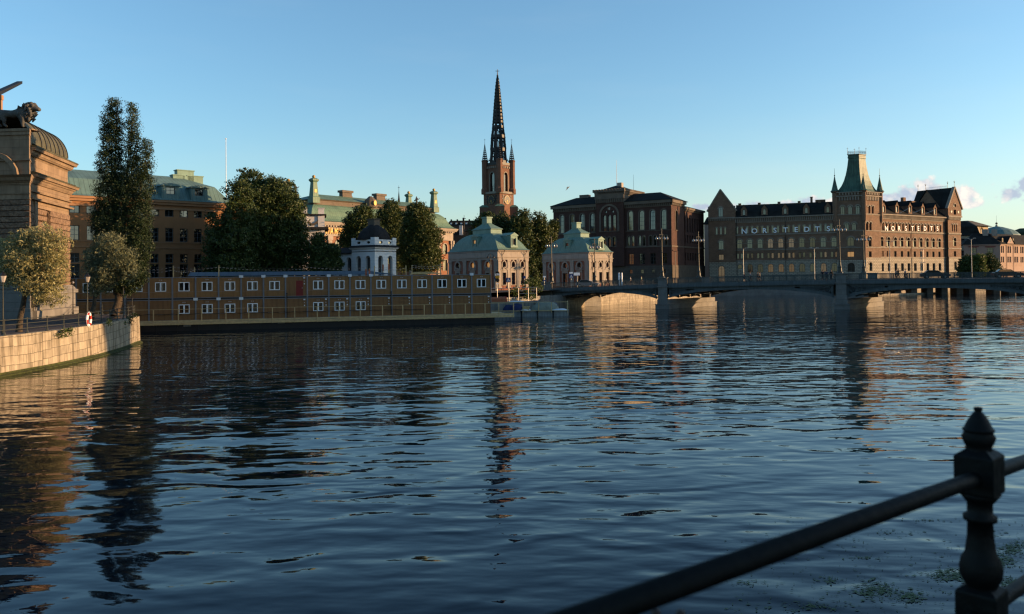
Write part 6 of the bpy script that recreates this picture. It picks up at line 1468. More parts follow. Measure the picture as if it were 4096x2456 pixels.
    w = MB(); w.box(f, -3, 12, 0, 9, GZ, zt-4); w.build('wall', mm('archbrick'), t); w = MB(); w.rings([quadring(f, -3.5, 12.5, -.5, 9.5, zt-4), quadring(f, -3.5, 12.5, -.5, 9.5, zt, 1, 4.6)]); w.build('roof', mm('roof'), t)
    w = MB(); x0 = at(1834, 900, 230).x-A[0]; w.box(f, x0, x0+1.0, 3, 4, zt-2, at(1840, 899, 230).z); w.build('chimney', mm('white_plain'), t)
    # thin distant church needle
    for px, top, base, D in ((1596, 742, 850, 400), (1857, 860, 930, 240)):
        b = MB(); p = at(px, base, D); zt = at(px, top, D).z; b.lathe((p.x, p.y, 0), [(1.4 if D > 300 else .3, p.z-14), (1.2 if D > 300 else .3, p.z), (.12, zt-3), (.06, zt)], 6); b.box(Fr((p.x, p.y), (1, 0)), -.5, .5, -.08, .08, zt-1.2, zt-1.0); b.build('church_needle', mm('iron'), loc=(p.x, p.y, GZ), label='thin dark spire tip above the green palace roof' if D > 300 else 'small iron cross on a thin mast left of the nearer pavilion', cat='spire')
houses()

# ================================================================ ARCH BRIDGE
B1, B2 = gp(2650, 1236), gp(3361, 1238)
fb = Fr((B1.x, B1.y), (B2.x-B1.x, B2.y-B1.y))
fb = Fr(fb.P(0, .7, 0)[:2], fb.ux)
UA, U1b, U2b = fb.u(2196), fb.u(2650), fb.u(3361); U3b = U2b+(U2b-U1b)*1.0
RS = [(fb.u(px), fb.z(px, py)) for px, py in ((2100, 1137), (2220, 1131.5), (2620, 1115), (3096, 1098.6), (3361, 1094.5), (3800, 1089.5), (4096, 1086))]
RS.append((RS[-1][0]+40, RS[-1][1]+.1))
def zrail(u):
    for (a, za), (b, zb) in zip(RS[:-1], RS[1:]):
        if u <= b: return za+(zb-za)*(u-a)/(b-a)
    return RS[-1][1]
us_ = np.array([r[0] for r in RS]); zs_ = np.array([r[1] for r in RS]); pf = np.polyfit(us_, zs_, 3)
zrail = lambda u: float(np.polyval(pf, u))
SKEW, BW = .49, 13.5
def bpt(u, v, z): return fb.P(u+SKEW*max(v, 0), v, z)
def strip(mb, ua, ub, v0, v1, z0f, z1f, n=24):       # box following the deck line
    for i in range(n):
        a, b = ua+(ub-ua)*i/n, ua+(ub-ua)*(i+1)/n
        c = [bpt(x, v, zf(x)) for zf in (z0f, z1f) for (x, v) in ((a, v0), (b, v0), (b, v1), (a, v1))]
        k = mb.add(c)
        for q in ((0, 3, 2, 1), (4, 5, 6, 7), (0, 1, 5, 4), (2, 3, 7, 6)): mb.f.append(tuple(k+j for j in q))
def bridge():
    t = thing('arch_bridge', fb.P(UA, 0, 0), 'long low grey iron arch bridge with trefoil spandrels and stone piers across the river', 'bridge')
    dk = lambda u: zrail(u)-1.08
    UE = U3b+12
    st = MB(); strip(st, UA-9, UE, -.15, BW+.15, lambda u: dk(u)-.12, lambda u: dk(u), 40)
    for v in (-.45, BW+.05): strip(st, UA, UE, v, v+.4, lambda u: dk(u)-.62, lambda u: dk(u)+.04, 40); strip(st, UA, UE, v+.08, v+.34, lambda u: dk(u)-.75, lambda u: dk(u)-.62, 40)
    st.build('deck', mm('bridge'), t)
    road = MB(); strip(road, UA-9, UE, 2.6, BW-2.6, lambda u: dk(u)+.0, lambda u: dk(u)+.006, 40); road.build('carriageway', mm('asphalt'), t)
    spans = [(fb.u(2212, 1190), fb.u(2626, 1190), fb.z(2240, 1206), fb.z(2470, 1169)), (fb.u(2676, 1190), fb.u(3334, 1190), fb.z(2690, 1204), fb.z(3010, 1157)), (fb.u(3389, 1190), U3b-1.3, fb.z(3389, 1204), fb.z(3361, 1094)-2.55)]
    spans.append((U3b+1.3, U3b+34, spans[2][2], spans[2][3]))
    for si, (a, b, zs, zc) in enumerate(spans):
        if si == 3: b_ = UE
        arch = lambda u, a=a, b=b, zs=zs, zc=zc: zs+(zc-zs)*math.sin(math.acos(max(-1, min(1, (u-(a+b)/2)/((b-a)/2*1.06)))))**1.15-(0)
        n = 44; top = lambda u: dk(u)-.75
        sp = MB(); rib = MB(); ll = 6.2 if si else 2.6
        for ri, v in enumerate((0.0, 3.3, 6.6, 9.9, BW-.25)):
            rib = MB()
            pts = [(a+(b-a)*i/n, arch(a+(b-a)*i/n)) for i in range(n+1)]
            for (x0, z0), (x1, z1) in zip(pts[:-1], pts[1:]):
                if x0 > UE: continue
                k = rib.add([bpt(x, vv, z) for (x, z, vv) in ((x0, z0, v), (x1, z1, v), (x1, z1, v+.25), (x0, z0, v+.25), (x0, z0+.42, v), (x1, z1+.42, v), (x1, z1+.42, v+.25), (x0, z0+.42, v+.25))])
                for q in ((0, 3, 2, 1), (4, 5, 6, 7), (0, 1, 5, 4), (2, 3, 7, 6)): rib.f.append(tuple(k+j for j in q))
                if ri in (0, 4) or True:
                    zt = lambda x: top(x)
                    lo0, lo1 = z0+.38, z1+.38
                    vv = v+.06
                    def plate(xa, za, xb, zb, xc, zc_, xd, zd):
                        sp.poly([bpt(xa, vv, za), bpt(xb, vv, zb), bpt(xc, vv, zc_), bpt(xd, vv, zd)]); sp.poly([bpt(xd, vv+.1, zd), bpt(xc, vv+.1, zc_), bpt(xb, vv+.1, zb), bpt(xa, vv+.1, za)])
                    xm = (x0+x1)/2; hgt = top(xm)-(arch(xm)+.38)
                    inz = (xm-a < ll or b-xm < ll) and hgt > .55 and ri == 0 and not (si == 0 and xm-a < ll)
                    if lo0 < zt(x0)-.02:
                        if not inz: plate(x0, lo0, x1, min(lo1, zt(x1)), x1, zt(x1), x0, zt(x0))
                        else:
                            plate(x0, lo0, x1, lo1, x1, lo1+.12, x0, lo0+.12); plate(x0, zt(x0)-.28, x1, zt(x1)-.28, x1, zt(x1), x0, zt(x0))
            rib.build('arch_rib', mm('bridge'), t)
        # trefoil rings in the spandrel openings
        for s in (1, -1):
            if si == 0 and s == 1: continue
            x = (a+.35) if s == 1 else (b-.35)
            sp.box(fb, min(x, x-s*.35), max(x, x-s*.35), .06, .16, arch(x)+.38, top(x)); x += s*.12
            while True:
                r = (top(x+s*.5)-.28-(arch(x+s*.5)+.5))/2*.97
                for _ in range(3): r = (top(x+s*r)-.28-(arch(x+s*r*1.0)+.5))/2*.96
                if r < .16: break
                cx_ = x+s*r; cz = (top(cx_)-.28+arch(cx_)+.5)/2
                circ = [(cx_+r*math.cos(k*math.pi/8), cz+r*math.sin(k*math.pi/8)) for k in range(16)]
                sp.ribbon(fb, circ, max(.05, r*.14), .0, .16, closed=True)
                for k in range(3):
                    a_ = math.pi/2+k*2*math.pi/3+math.pi/3; lc = [(cx_+r*.42*math.cos(a_+math.pi/3)+r*.36*math.cos(j*math.pi/4), cz+r*.42*math.sin(a_+math.pi/3)+r*.36*math.sin(j*math.pi/4)) for j in range(8)]
                    sp.ribbon(fb, lc, max(.03, r*.07), .03, .13, closed=True)
                x += s*2*r
        sp.build('spandrel', mm('bridge'), t)
        cb = MB()                                              # cross bracing under the deck
        for i in range(3, n, 5):
            x = a+(b-a)*i/n
            if x < UE and arch(x) < dk(x)-.3: c = [bpt(x, .2, arch(x)+.1), bpt(x, BW-.2, arch(x)+.1)]; cb.tube(c[0], c[1], .09, .09, 4)
        cb.build('cross_bracing', mm('iron'), t)
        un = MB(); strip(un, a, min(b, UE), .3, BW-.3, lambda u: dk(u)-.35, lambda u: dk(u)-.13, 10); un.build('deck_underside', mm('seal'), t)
    # piers
    for k, u in enumerate((U1b, U2b, U3b)):
        wp = fb.u(2666, 1150)-fb.u(2630, 1150); hw = wp/2 if k == 0 else wp/2
        m_ = MB()
        def blk(z0, z1, e, vf=-1.0, vb=None, mb=None):
            vb = BW+1.2 if vb is None else vb
            rings = [[bpt(u-hw-e, vf-e, z), bpt(u+hw+e, vf-e, z), fb.P(u+hw+e+SKEW*vb, vb+e, z), fb.P(u-hw-e+SKEW*vb, vb+e, z)] for z in (z0, z1)]
            (mb or m_).rings(rings)
        blk(-1, .75, .42); blk(.75, .9, .5); blk(.9, 1.7, .12, vb=BW+1.2); pb = m_.build('pier', mm('granite_grey'), t)
        for v0, v1 in ((-.95, .35), (BW-.3, BW+1.0)):
            m_ = MB()
            def pil(z0, z1, e): m_.rings([[fb.P(u+x+SKEW*max(0, v0), v, z) for x, v in ((-hw-e, v0-e), (hw+e, v0-e), (hw+e, v1+e*.2), (-hw-e, v1+e*.2))] for z in (z0, z1)])
            pil(1.6, dk(u)-.55, 0); pil(dk(u)-.55, dk(u)-.35, .15); pil(dk(u)-.35, zrail(u)-.05, -.05); pil(zrail(u)-.05, zrail(u)+.12, .12); m_.build('pier_pedestal', mm('granite_grey'), t)
    # abutment
    m_ = MB(); ua = UA; m_.box(fb, ua-1.6, ua+.55, -.9, 1.2, -1, dk(ua)-.3); m_.box(fb, ua-1.75, ua+.7, -1.05, 1.3, dk(ua)-.3, dk(ua)-.1); m_.box(fb, ua-1.3, ua+.45, -.75, .6, dk(ua)-.1, zrail(ua)+.05); m_.box(fb, ua-1.45, ua+.6, -.9, .7, zrail(ua)+.05, zrail(ua)+.2)
    c = [bpt(ua-9, 1.0, 0), bpt(ua+.4, 1.0, 0), bpt(ua+.4, BW, 0), bpt(ua-9, BW, 0)]
    m_.rings([[(p[0], p[1], -1) for p in c], [(p[0], p[1], dk(ua)-.2) for p in c]]); m_.build('abutment', mm('granite_grey'), t)
    # railings
    for v in (-.28, BW+.2):
        r = MB(); a, b = UA+.5, UE
        strip(r, a, b, v-.05, v+.07, lambda u: zrail(u)-.09, lambda u: zrail(u), 40); strip(r, a, b, v-.03, v+.05, lambda u: dk(u)+.12, lambda u: dk(u)+.18, 40); strip(r, a, b, v-.02, v+.03, lambda u: zrail(u)-.24, lambda u: zrail(u)-.20, 40)
        n = int((b-a)/.17)
        for i in range(n):
            u = a+(b-a)*i/n; x = u+SKEW*max(0, v); big = i % 15 == 0; w = .07 if big else .026
            r.box(fb, x-w, x+w, v-w, v+w, dk(u)+.04, zrail(u)-.04)
        r.build('railing', mm('bridgerail'), t)
    return dk
dk = bridge()
def bridge_lamp(u, v, label, ztop):
    p = fb.P(u+SKEW*max(0, v), v, zrail(u)+.12); x, y, z = p
    t = thing('bridge_lamp', p, label, 'street lamp', 'four globe lamp posts on the bridge')
    H = ztop-z; mb = MB()
    mb.lathe((x, y, z), [(.55, 0), (.50, .12), (.36, .3), (.30, .9), (.36, 1.0), (.24, 1.25), (.17, 1.9), (.20, 1.98), (.13, 2.2), (.11, H*.5), (.14, H*.5+.06), (.095, H*.5+.15), (.08, H-1.6), (.13, H-1.5), (.09, H-1.35), (.06, H-.5), (.10, H-.42), (.03, H)], 8)
    mb.build('post', mm('post'), t)
    ar = MB(); zg = H-1.75
    for k in range(4):
        a = fb.ang+(k-1.5)*.0; dx = (-.95, -.36, .36, .95)[k]; dv = (0, -.5, .5, 0)[k]
        e = Vector(fb.P(0, 0, 0)); q = Vector(fb.P(dx, dv, 0))-e
        b0 = Vector((x, y, z+zg+.35)); b1 = b0+q*.5+Vector((0, 0, .28)); b2 = b0+q*.95+Vector((0, 0, .18)); b3 = b0+q*1.0+Vector((0, 0, -.12))
        ar.tube(b0, b1, .035, .035, 5); ar.tube(b1, b2, .035, .03, 5); ar.tube(b2, b3, .03, .05, 5); ar.lathe((b3.x, b3.y, b3.z-.1), [(.13, 0), (.11, .08), (.04, .14)], 8)
        g = MB(); g.sphere((b3.x, b3.y, b3.z-.36), .25, 12, 9, 1.12); g.build('globe', mm('globe'), t, smooth=True)
        ar.tube((b3.x, b3.y, b3.z-.64), (b3.x, b3.y, b3.z-.76), .05, .02, 5)
    ar.build('arms', mm('post'), t)
for px, py, v, label in ((2205, 945, -.2, 'lamp post with four glass globes above the left end of the bridge, nearest the bank'), (2646, 913, -.2, 'sunlit lamp post with four globes on the first stone pier'), (3356, 876, -.2, 'tall lamp post with four globes on the second stone pier, before the lettered facade'),
                      (2378, 953, BW+.1, 'shaded four globe lamp post on the far parapet before the farther pavilion'), (2793, 924, BW+.1, 'four globe lamp post on the far parapet between the archive and the publishing house'), (3452, 918, BW+.1, 'dark four globe lamp post on the far parapet against the corner tower')):
    d = ray(px, 1100); u0, z0 = fb.uz(px, py, v); bridge_lamp(u0-SKEW*max(0, v), v, label, z0)
# thin street lights behind the bridge
def street_light(px, D, ytop, kind, label):
    p = at(px, 1090, D); zt = at(px, ytop, D).z; t = thing('street_light', (p.x, p.y, GZ), label, 'street light')
    mb = MB(); mb.tube((p.x, p.y, GZ), (p.x, p.y, zt), .12, .07, 6); mb.build('pole', mm('scaf' if kind != 'dark' else 'iron'), t)
    h = MB()
    for s in ((-1, 1) if kind != 'one' else (1,)): h.tube((p.x, p.y, zt-.3), (p.x+s*.9, p.y, zt+.15), .05, .05, 5); h.box(WF, p.x+s*.9-.35, p.x+s*.9+.35, p.y-.15, p.y+.15, zt+.1, zt+.24)
    h.build('lamp_heads', mm('scaf' if kind != 'dark' else 'iron'), t)
street_light(3258, 225, 993, 'two', 'slim pale double headed street light in front of the left lettered facade')
street_light(3560, 222, 967, 'two', 'slim double headed street light before the sunlit brick wing')
street_light(2702, 200, 1003, 'dark', 'dark double headed street light at the foot of the archive')
street_light(3887, 215, 955, 'two', 'slim pale street light in front of the salmon pink house')
street_light(2974, 230, 994, 'one', 'faint single arm street light left of the lettered facade')
p = at(3690, 1090, 190); t = thing('signal_mast', (p.x, p.y, GZ), 'pair of slim white masts with cross arms before the brick wing', 'mast')
mb = MB()
for dx in (-.25, .25): mb.tube((p.x+dx, p.y, GZ), (p.x+dx, p.y, at(3690, 997, 190).z), .05, .05, 5)
mb.build('poles', mm('scaf'), t); mb = MB()
for py, w in ((997, .6), (1032, .8), (1050, .7)): z = at(3690, py, 190).z; mb.box(WF, p.x-w, p.x+w, p.y-.05, p.y+.05, z-.05, z+.05)
mb.build('cross_arms', mm('scaf'), t)
# railway viaduct behind
def viaduct():
    a, b = gp(3440, 1180), gp(4300, 1176); f = frame2((a.x, a.y), (b.x, b.y)); L = f.u(4250)
    t = thing('railway_viaduct', (a.x, a.y, 0), 'low concrete railway viaduct on square piers seen under the right arch', 'viaduct')
    mb = MB(); zt = f.z(3900, 1148.5); mb.box(f, -6, L, 0, 8, zt, zt+1.5); mb.build('deck', mm('concrete'), t)
    mb = MB(); mb.box(f, -6, L, -.12, -.02, zt+.02, zt+.14); mb.build('edge_pipe', mm('scaf'), t)
    for px in (3592, 3658, 3722, 3781, 3842, 3892, 3990, 4052, 4115):
        mb = MB(); u = f.u(px); mb.box(f, u-.75, u+.75, 1, 7, -1, zt); mb.build('pier', mm('archstone'), t)  # darker stone colour stands in for the shade below the deck
    # low sunlit wall behind
    q = gp(3895, 1174); q2 = gp(3985, 1174); mb = MB(); g = frame2((q.x, q.y+4), (q2.x, q2.y+9)); l = g.u(3980)
    mb.box(g, -40, l, 0, 1.2, -.5, g.z(3930, 1164)); mb.build('low_river_wall', mm('quay'), loc=(q.x, q.y+4, 0), label='low sunlit wall along the water behind the viaduct piers', cat='river wall')
viaduct()

# ================================================================ CABIN BARGE
FA, FB_ = hp(595, 96.5), hp(1963, 107.0)
fc = frame2(FA, FB_); CW = fc.u(1963)/16
def barge():
    zd = fc.z(714, 1290, -1.3)
    u0, u1 = -CW*5.5, fc.u(2055, 1200, -1.3); t = thing('barge', fc.P(u0, 0, 0), 'black steel barge carrying the ochre cabins, with timber edge deck and handrail', 'barge')
    mb = MB(); mb.box(fc, u0, u1-2.6, -1.1, 8, -.6, zd-.25)
    for i in range(17): u = i*CW*.9+1; mb.box(fc, u-.03, u+.03, -1.16, -1.1, -.5, zd-.3)
    mb.build('hull', mm('hull'), t)
    mb = MB(); mb.box(fc, u0, u1, -1.45, 8.3, zd-.05, zd+.03); mb.box(fc, u0, u1, -1.5, -1.4, zd-.28, zd+.02); mb.box(fc, u0, u1, -1.47, -1.42, zd+.10, zd+.27); mb.build('timber_deck', mm('wood'), t)
    posts = [614, 662, 714, 807, 904, 995, 1090, 1179, 1269, 1356, 1441, 1530, 1611, 1697, 1780, 1861, 1940, 1995, 2054]
    zr = fc.z(714, 1238, -1.45)
    for px in posts:
        u = fc.u(px, 1260, -1.45)
        if px in (662,): continue
        p = MB(); p.box(fc, u-.055, u+.055, -1.56, -1.45, zd-.3, zr); p.build('handrail_post', mm('wood'), t)
    for k in range(5): u = fc.u(614, 1260, -1.45)-3.0*(k+1); p = MB(); p.box(fc, u-.055, u+.055, -1.56, -1.45, zd-.3, zr); p.build('handrail_post', mm('wood'), t)
    p = MB(); p.box(fc, u0, u1, -1.53, -1.43, zr, zr+.045); p.build('handrail', mm('wood'), t)
    for px, py in ((749, 1302), (1125, 1289.5), (1479, 1280.5), (1814, 1269)):
        p = MB(); u, z = fc.uz(px, py, -1.17); p.box(fc, u-.42, u+.42, -1.2, -1.12, z-.12, z+.12); p.build('name_plate', mm('concrete'), t)
    return zd, zr
ZD, ZR = barge()
ORD = ['first', 'second', 'third', 'fourth', 'fifth', 'sixth', 'seventh', 'eighth', 'ninth', 'tenth', 'eleventh', 'twelfth', 'thirteenth', 'fourteenth', 'fifteenth', 'sixteenth', 'seventeenth', 'eighteenth', 'nineteenth', 'twentieth', 'twenty first']
CH = (fc.z(693, 1107)-ZD-.05)/2
def cabins():
    pan, po, sl = MB(), MB(), MB()
    W = CW; H = CH
    # meshes drawn once in a local frame, reused by every cabin
    def meshes(front, dep=6.0):
        f = WF; pan = MB(); o = []
        if front == 'window': o = [op(W/2, .95, W*.47, 1.12, 'rect')]
        if front == 'door': o = [op(W*.64, .15, .86, 1.95, 'rect')]
        facade(pan, f, .09, W-.09, .12, H-.12, o, None, depth=.06)
        backwalls(pan, f, .05, W-.05, dep, .1, H-.1); pan.poly([(0.05, 0, H-.1), (W-.05, 0, H-.1), (W-.05, dep, H-.1), (.05, dep, H-.1)])
        fr_ = MB()
        for ua_, ub_ in ((.003, .088), (W-.088, W-.003)):
            fr_.box(f, ua_, ub_, -.05, .1, .03, H-.03)
        fr_.box(f, .09, W-.09, -.03, .05, H-.15, H-.07); fr_.box(f, .09, W-.09, -.03, .05, .105, .17)
        gap = MB(); gap.box(f, .09, W-.09, -.02, .3, -.06, .10)
        ln = MB(); ln.box(f, .1, W-.1, -.012, .01, .86, .875)
        lm = MB(); lm.box(f, W/2-.17, W/2-.05, -.10, -.0, H-.42, H-.38); lm.box(f, W/2+.05, W/2+.17, -.10, -.0, H-.42, H-.38)
        bx = MB(); bx.box(f, W-.48, W-.26, -.14, 0, H-.38, H-.22); bx.box(f, W-.42, W-.30, -.02, 0, H-1.12, H-.98); bx.box(f, W-.41, W-.33, -.02, 0, H-.74, H-.66)
        return dict(pan=pan, frame=fr_, gap=gap, ln=ln, lm=lm, bx=bx)
    def bake(mb, name, k):
        me = bpy.data.meshes.new(name); me.from_pydata([tuple(v) for v in mb.v], [], mb.f); me.materials.append(mm(k)); autouv(me, Vector((0, 0, 0))); return me
    kinds = {}
    for k in ('window', 'door', 'blank'):
        d = meshes(k); kinds[k] = (bake(d['pan'], 'panel_wall', 'ochre'), bake(d['pan'], 'panel_wall', 'ochre2'), bake(d['frame'], 'steel_frame', 'greymetal'), bake(d['gap'], 'base_seal', 'seal'), bake(d['ln'], 'panel_strip', 'scaf'), bake(d['lm'], 'vent_hoods', 'litwhite'), bake(d['bx'], 'junction_boxes', 'litwhite'))
    dm = MB(); dm.box(WF, -.43, .43, 0, .05, 0, 1.95); door_me = bake(dm, 'door', 'reddoor')
    hm_ = MB(); hm_.box(WF, .3, .36, -.06, 0, .95, 1.1); handle_me = bake(hm_, 'handle', 'scaf')
    curt = []
    for a0_, b0_ in ((.05, .24), (-.55, -.40)):
        cb = MB(); cb.box(WF, a0_, b0_, .025, .040, .12, 1.0); curt.append(bake(cb, 'curtain', 'curtain'))
    cap = MB(); cap.box(WF, -.24, .24, -.16, .12, -.16, .16); cap_me = bake(cap, 'corner_box', 'litwhite')
    for row in (0, 1):
        for i in range(-5, 16):
            if i == -5 and row == 0: continue
            u = i*W; z = ZD+.05+row*(H+.0)
            if row: front = 'door' if i == 6 else 'window'
            else: front = 'window' if i in (1, 2, 3, 4, 7, 8, 9) else 'blank'
            base = fc.P(u, 0, z)
            n = ORD[i+5]; desc = {'window': 'with a white double window', 'door': 'with the red door', 'blank': 'with a blank ochre front'}[front]
            lab = f'{"upper" if row else "lower"} row cabin {desc}, {n} from the left bank' if i >= 0 else f'{"upper" if row else "lower"} row cabin {desc}, {n} from the left, behind the trees'
            t = thing('site_cabin', base, lab, 'cabin', 'stacked ochre site cabins on the barge')
            t.rotation_euler = (0, 0, fc.ang)
            ms = kinds[front]; dark = random.random() < .4
            def put(me, loc=(0, 0, 0), par=t):
                o = bpy.data.objects.new(me.name.split('.')[0], me); COL.objects.link(o); o.parent = par; o.location = loc; return o
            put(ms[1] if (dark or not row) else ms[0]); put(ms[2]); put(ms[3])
            if front == 'window':
                put(ms[4]); put(ms[5])
                me, mp = window_mesh('rect', round(W*.47, 2), 1.12, .085, 1, 0, 'whiteframe', .08)
                o = put(me, (W/2, -.03, .95)); o.name = 'window'; q = put(mp['glass_dark'], (0, 0, 0), o); q.name = 'pane'; q.rotation_euler = (R(random.uniform(-.5, .5)), 0, 0)
                if random.random() < .45: cu = put(curt[random.randrange(2)], (0, 0, 0), o)
            elif front == 'door':
                d = put(door_me, (W*.64, .02, .15)); put(handle_me, (0, 0, 0), d); put(ms[6])
            elif i >= 0: put(ms[6] if i > 5 else ms[4])
            if row == 0 and i in (7, 8, 9): put(ms[6])
            if (row and i in (4, 5, 6, 8, 9, 10, 15)) or (not row and i in (2, 3, 4)): put(cap_me, (0, 0, H-.05))
cabins()
# dark awning roof and things lying on top of the cabins
ZTOP = ZD+.05+2*CH
mb = MB(); ua, ub = fc.u(757, 1090, 2.5), fc.u(1475, 1090, 2.5)
mb.rings([quadring(fc, ua, ub+3.5, 1.2, 5.8, ZTOP+.05), quadring(fc, ua+.1, ub, 2.4, 5.0, ZTOP+.55)])
M_['awning'] = mat('blue_grey_sheet_roof', (.07, .09, .12), .4, .1, 1, seam=.9)
mb.build('awning_roof', mm('awning'), loc=fc.P(ua, 1.2, ZTOP), label='long low blue grey sheet roof lying on the upper cabins', cat='roof sheet')
for i, (px, py, D0) in enumerate(((693, 1063, 0), (875, 1061, 0), (778, 1070, 4), (1464, 1074, 1), (1478, 1074, .5), (1498, 1063, 1), (1532, 1056, 2), (1556, 1053, 1.5), (1624, 1062, 2), (1648, 1060, 1), (1762, 1054, 3), (1790, 1051, 1))):
    u, z = fc.uz(px, py, D0); b = MB(); b.box(fc, u-.06, u+.06, D0, D0+.1, ZTOP-.12, z)
    red = i in (3, 4, 6, 7); t = thing('roof_post', fc.P(u, D0, ZTOP-.1), f'{"timber post wrapped in red warning tape" if red else "bare timber post"} on the cabin roof, {ORD[i]} from the left', 'post', 'upright posts on the cabin roof'); b.build('stake', mm('wood'), t)
    if red: b = MB(); b.box(fc, u-.1, u+.1, D0-.04, D0+.14, z-.9, z-.1); b.build('tape_wrap', mm('orangeplastic'), t)
# dashed barrier tape between the posts
M_['tape'] = mat('white_tape', (.6, .5, .48), .6, .05, 3)
for i, ((pa, ya, va), (pb, yb, vb)) in enumerate((((560, 1073, 0), (693, 1067, 0)), ((560, 1082, 0), (693, 1080, 0)), ((693, 1068, 0), (875, 1069, 0)), ((693, 1082, 0), (778, 1080, 4)), ((875, 1069, 0), (1225, 1076, 0)), ((1225, 1068, 0), (1464, 1070, 1)), ((1498, 1070, 1), (1624, 1072, 2)), ((1648, 1061, 1), (1762, 1059, 3)), ((1648, 1069, 1), (1780, 1066, 3)))):
    b = MB(); a_ = Vector(fc.P(*(fc.uz(pa, ya, va)[0], va, fc.uz(pa, ya, va)[1]))); b_ = Vector(fc.P(fc.uz(pb, yb, vb)[0], vb, fc.uz(pb, yb, vb)[1])); n = int((b_-a_).length/.45)
    for k in range(n):
        s0, s1 = k/n, (k+.55)/n; sag = lambda s: Vector((0, 0, -.25*4*s*(1-s))); b.tube(a_.lerp(b_, s0)+sag(s0), a_.lerp(b_, s1)+sag(s1), .028, .028, 4)
    b.tube(a_, b_, .004, .004, 3)
    b.build('barrier_tape', mm('tape'), loc=a_, label=f'dashed warning tape strung over the cabin roofs, {ORD[i]} stretch from the left', cat='barrier tape', group='warning tapes over the cabin roofs')
b = MB(); u, z = fc.uz(1701, 1088, 3); 
for k in range(4): b.box(fc, u-2.1+k*.2, u+2.3-k*.3, 3+k*.25, 3.2+k*.25, ZTOP+.04+.08*k, ZTOP+.11+.08*k)
b.build('plank_pile', mm('wood'), loc=fc.P(u, 3, ZTOP), label='pile of planks lying on the right end of the cabin roof', cat='planks')
# black cable looping along the lower cabins
b = MB(); pts = []
for i in range(0, 90):
    s = i/89; u = -3+s*(fc.u(1690)+3); pts.append(Vector(fc.P(u, -.12, ZD+1.0-.08*abs(math.sin(i*.9))-.25*(1-s)*0)))
for p, q in zip(pts[:-1], pts[1:]): b.tube(p, q, .035, .035, 4, False)
b.build('power_cable', mm('seal'), loc=pts[0], label='black power cable draped along the fronts of the lower cabins', cat='cable')
for px in (1142, 1558):
    u = fc.u(px)+.15; b = MB(); b.tube(fc.P(u, -.16, ZD+.2), fc.P(u, -.16, ZD+CH+.5), .045, .045, 6); b.sphere(fc.P(u, -.16, ZD+CH+.55), .1, 6, 4)
    b.build('cable_riser', mm('seal'), loc=fc.P(u, -.16, ZD), label='black vertical cable riser %s the red door cabin' % ('just left of' if px < 1200 else 'far right of'), cat='cable')

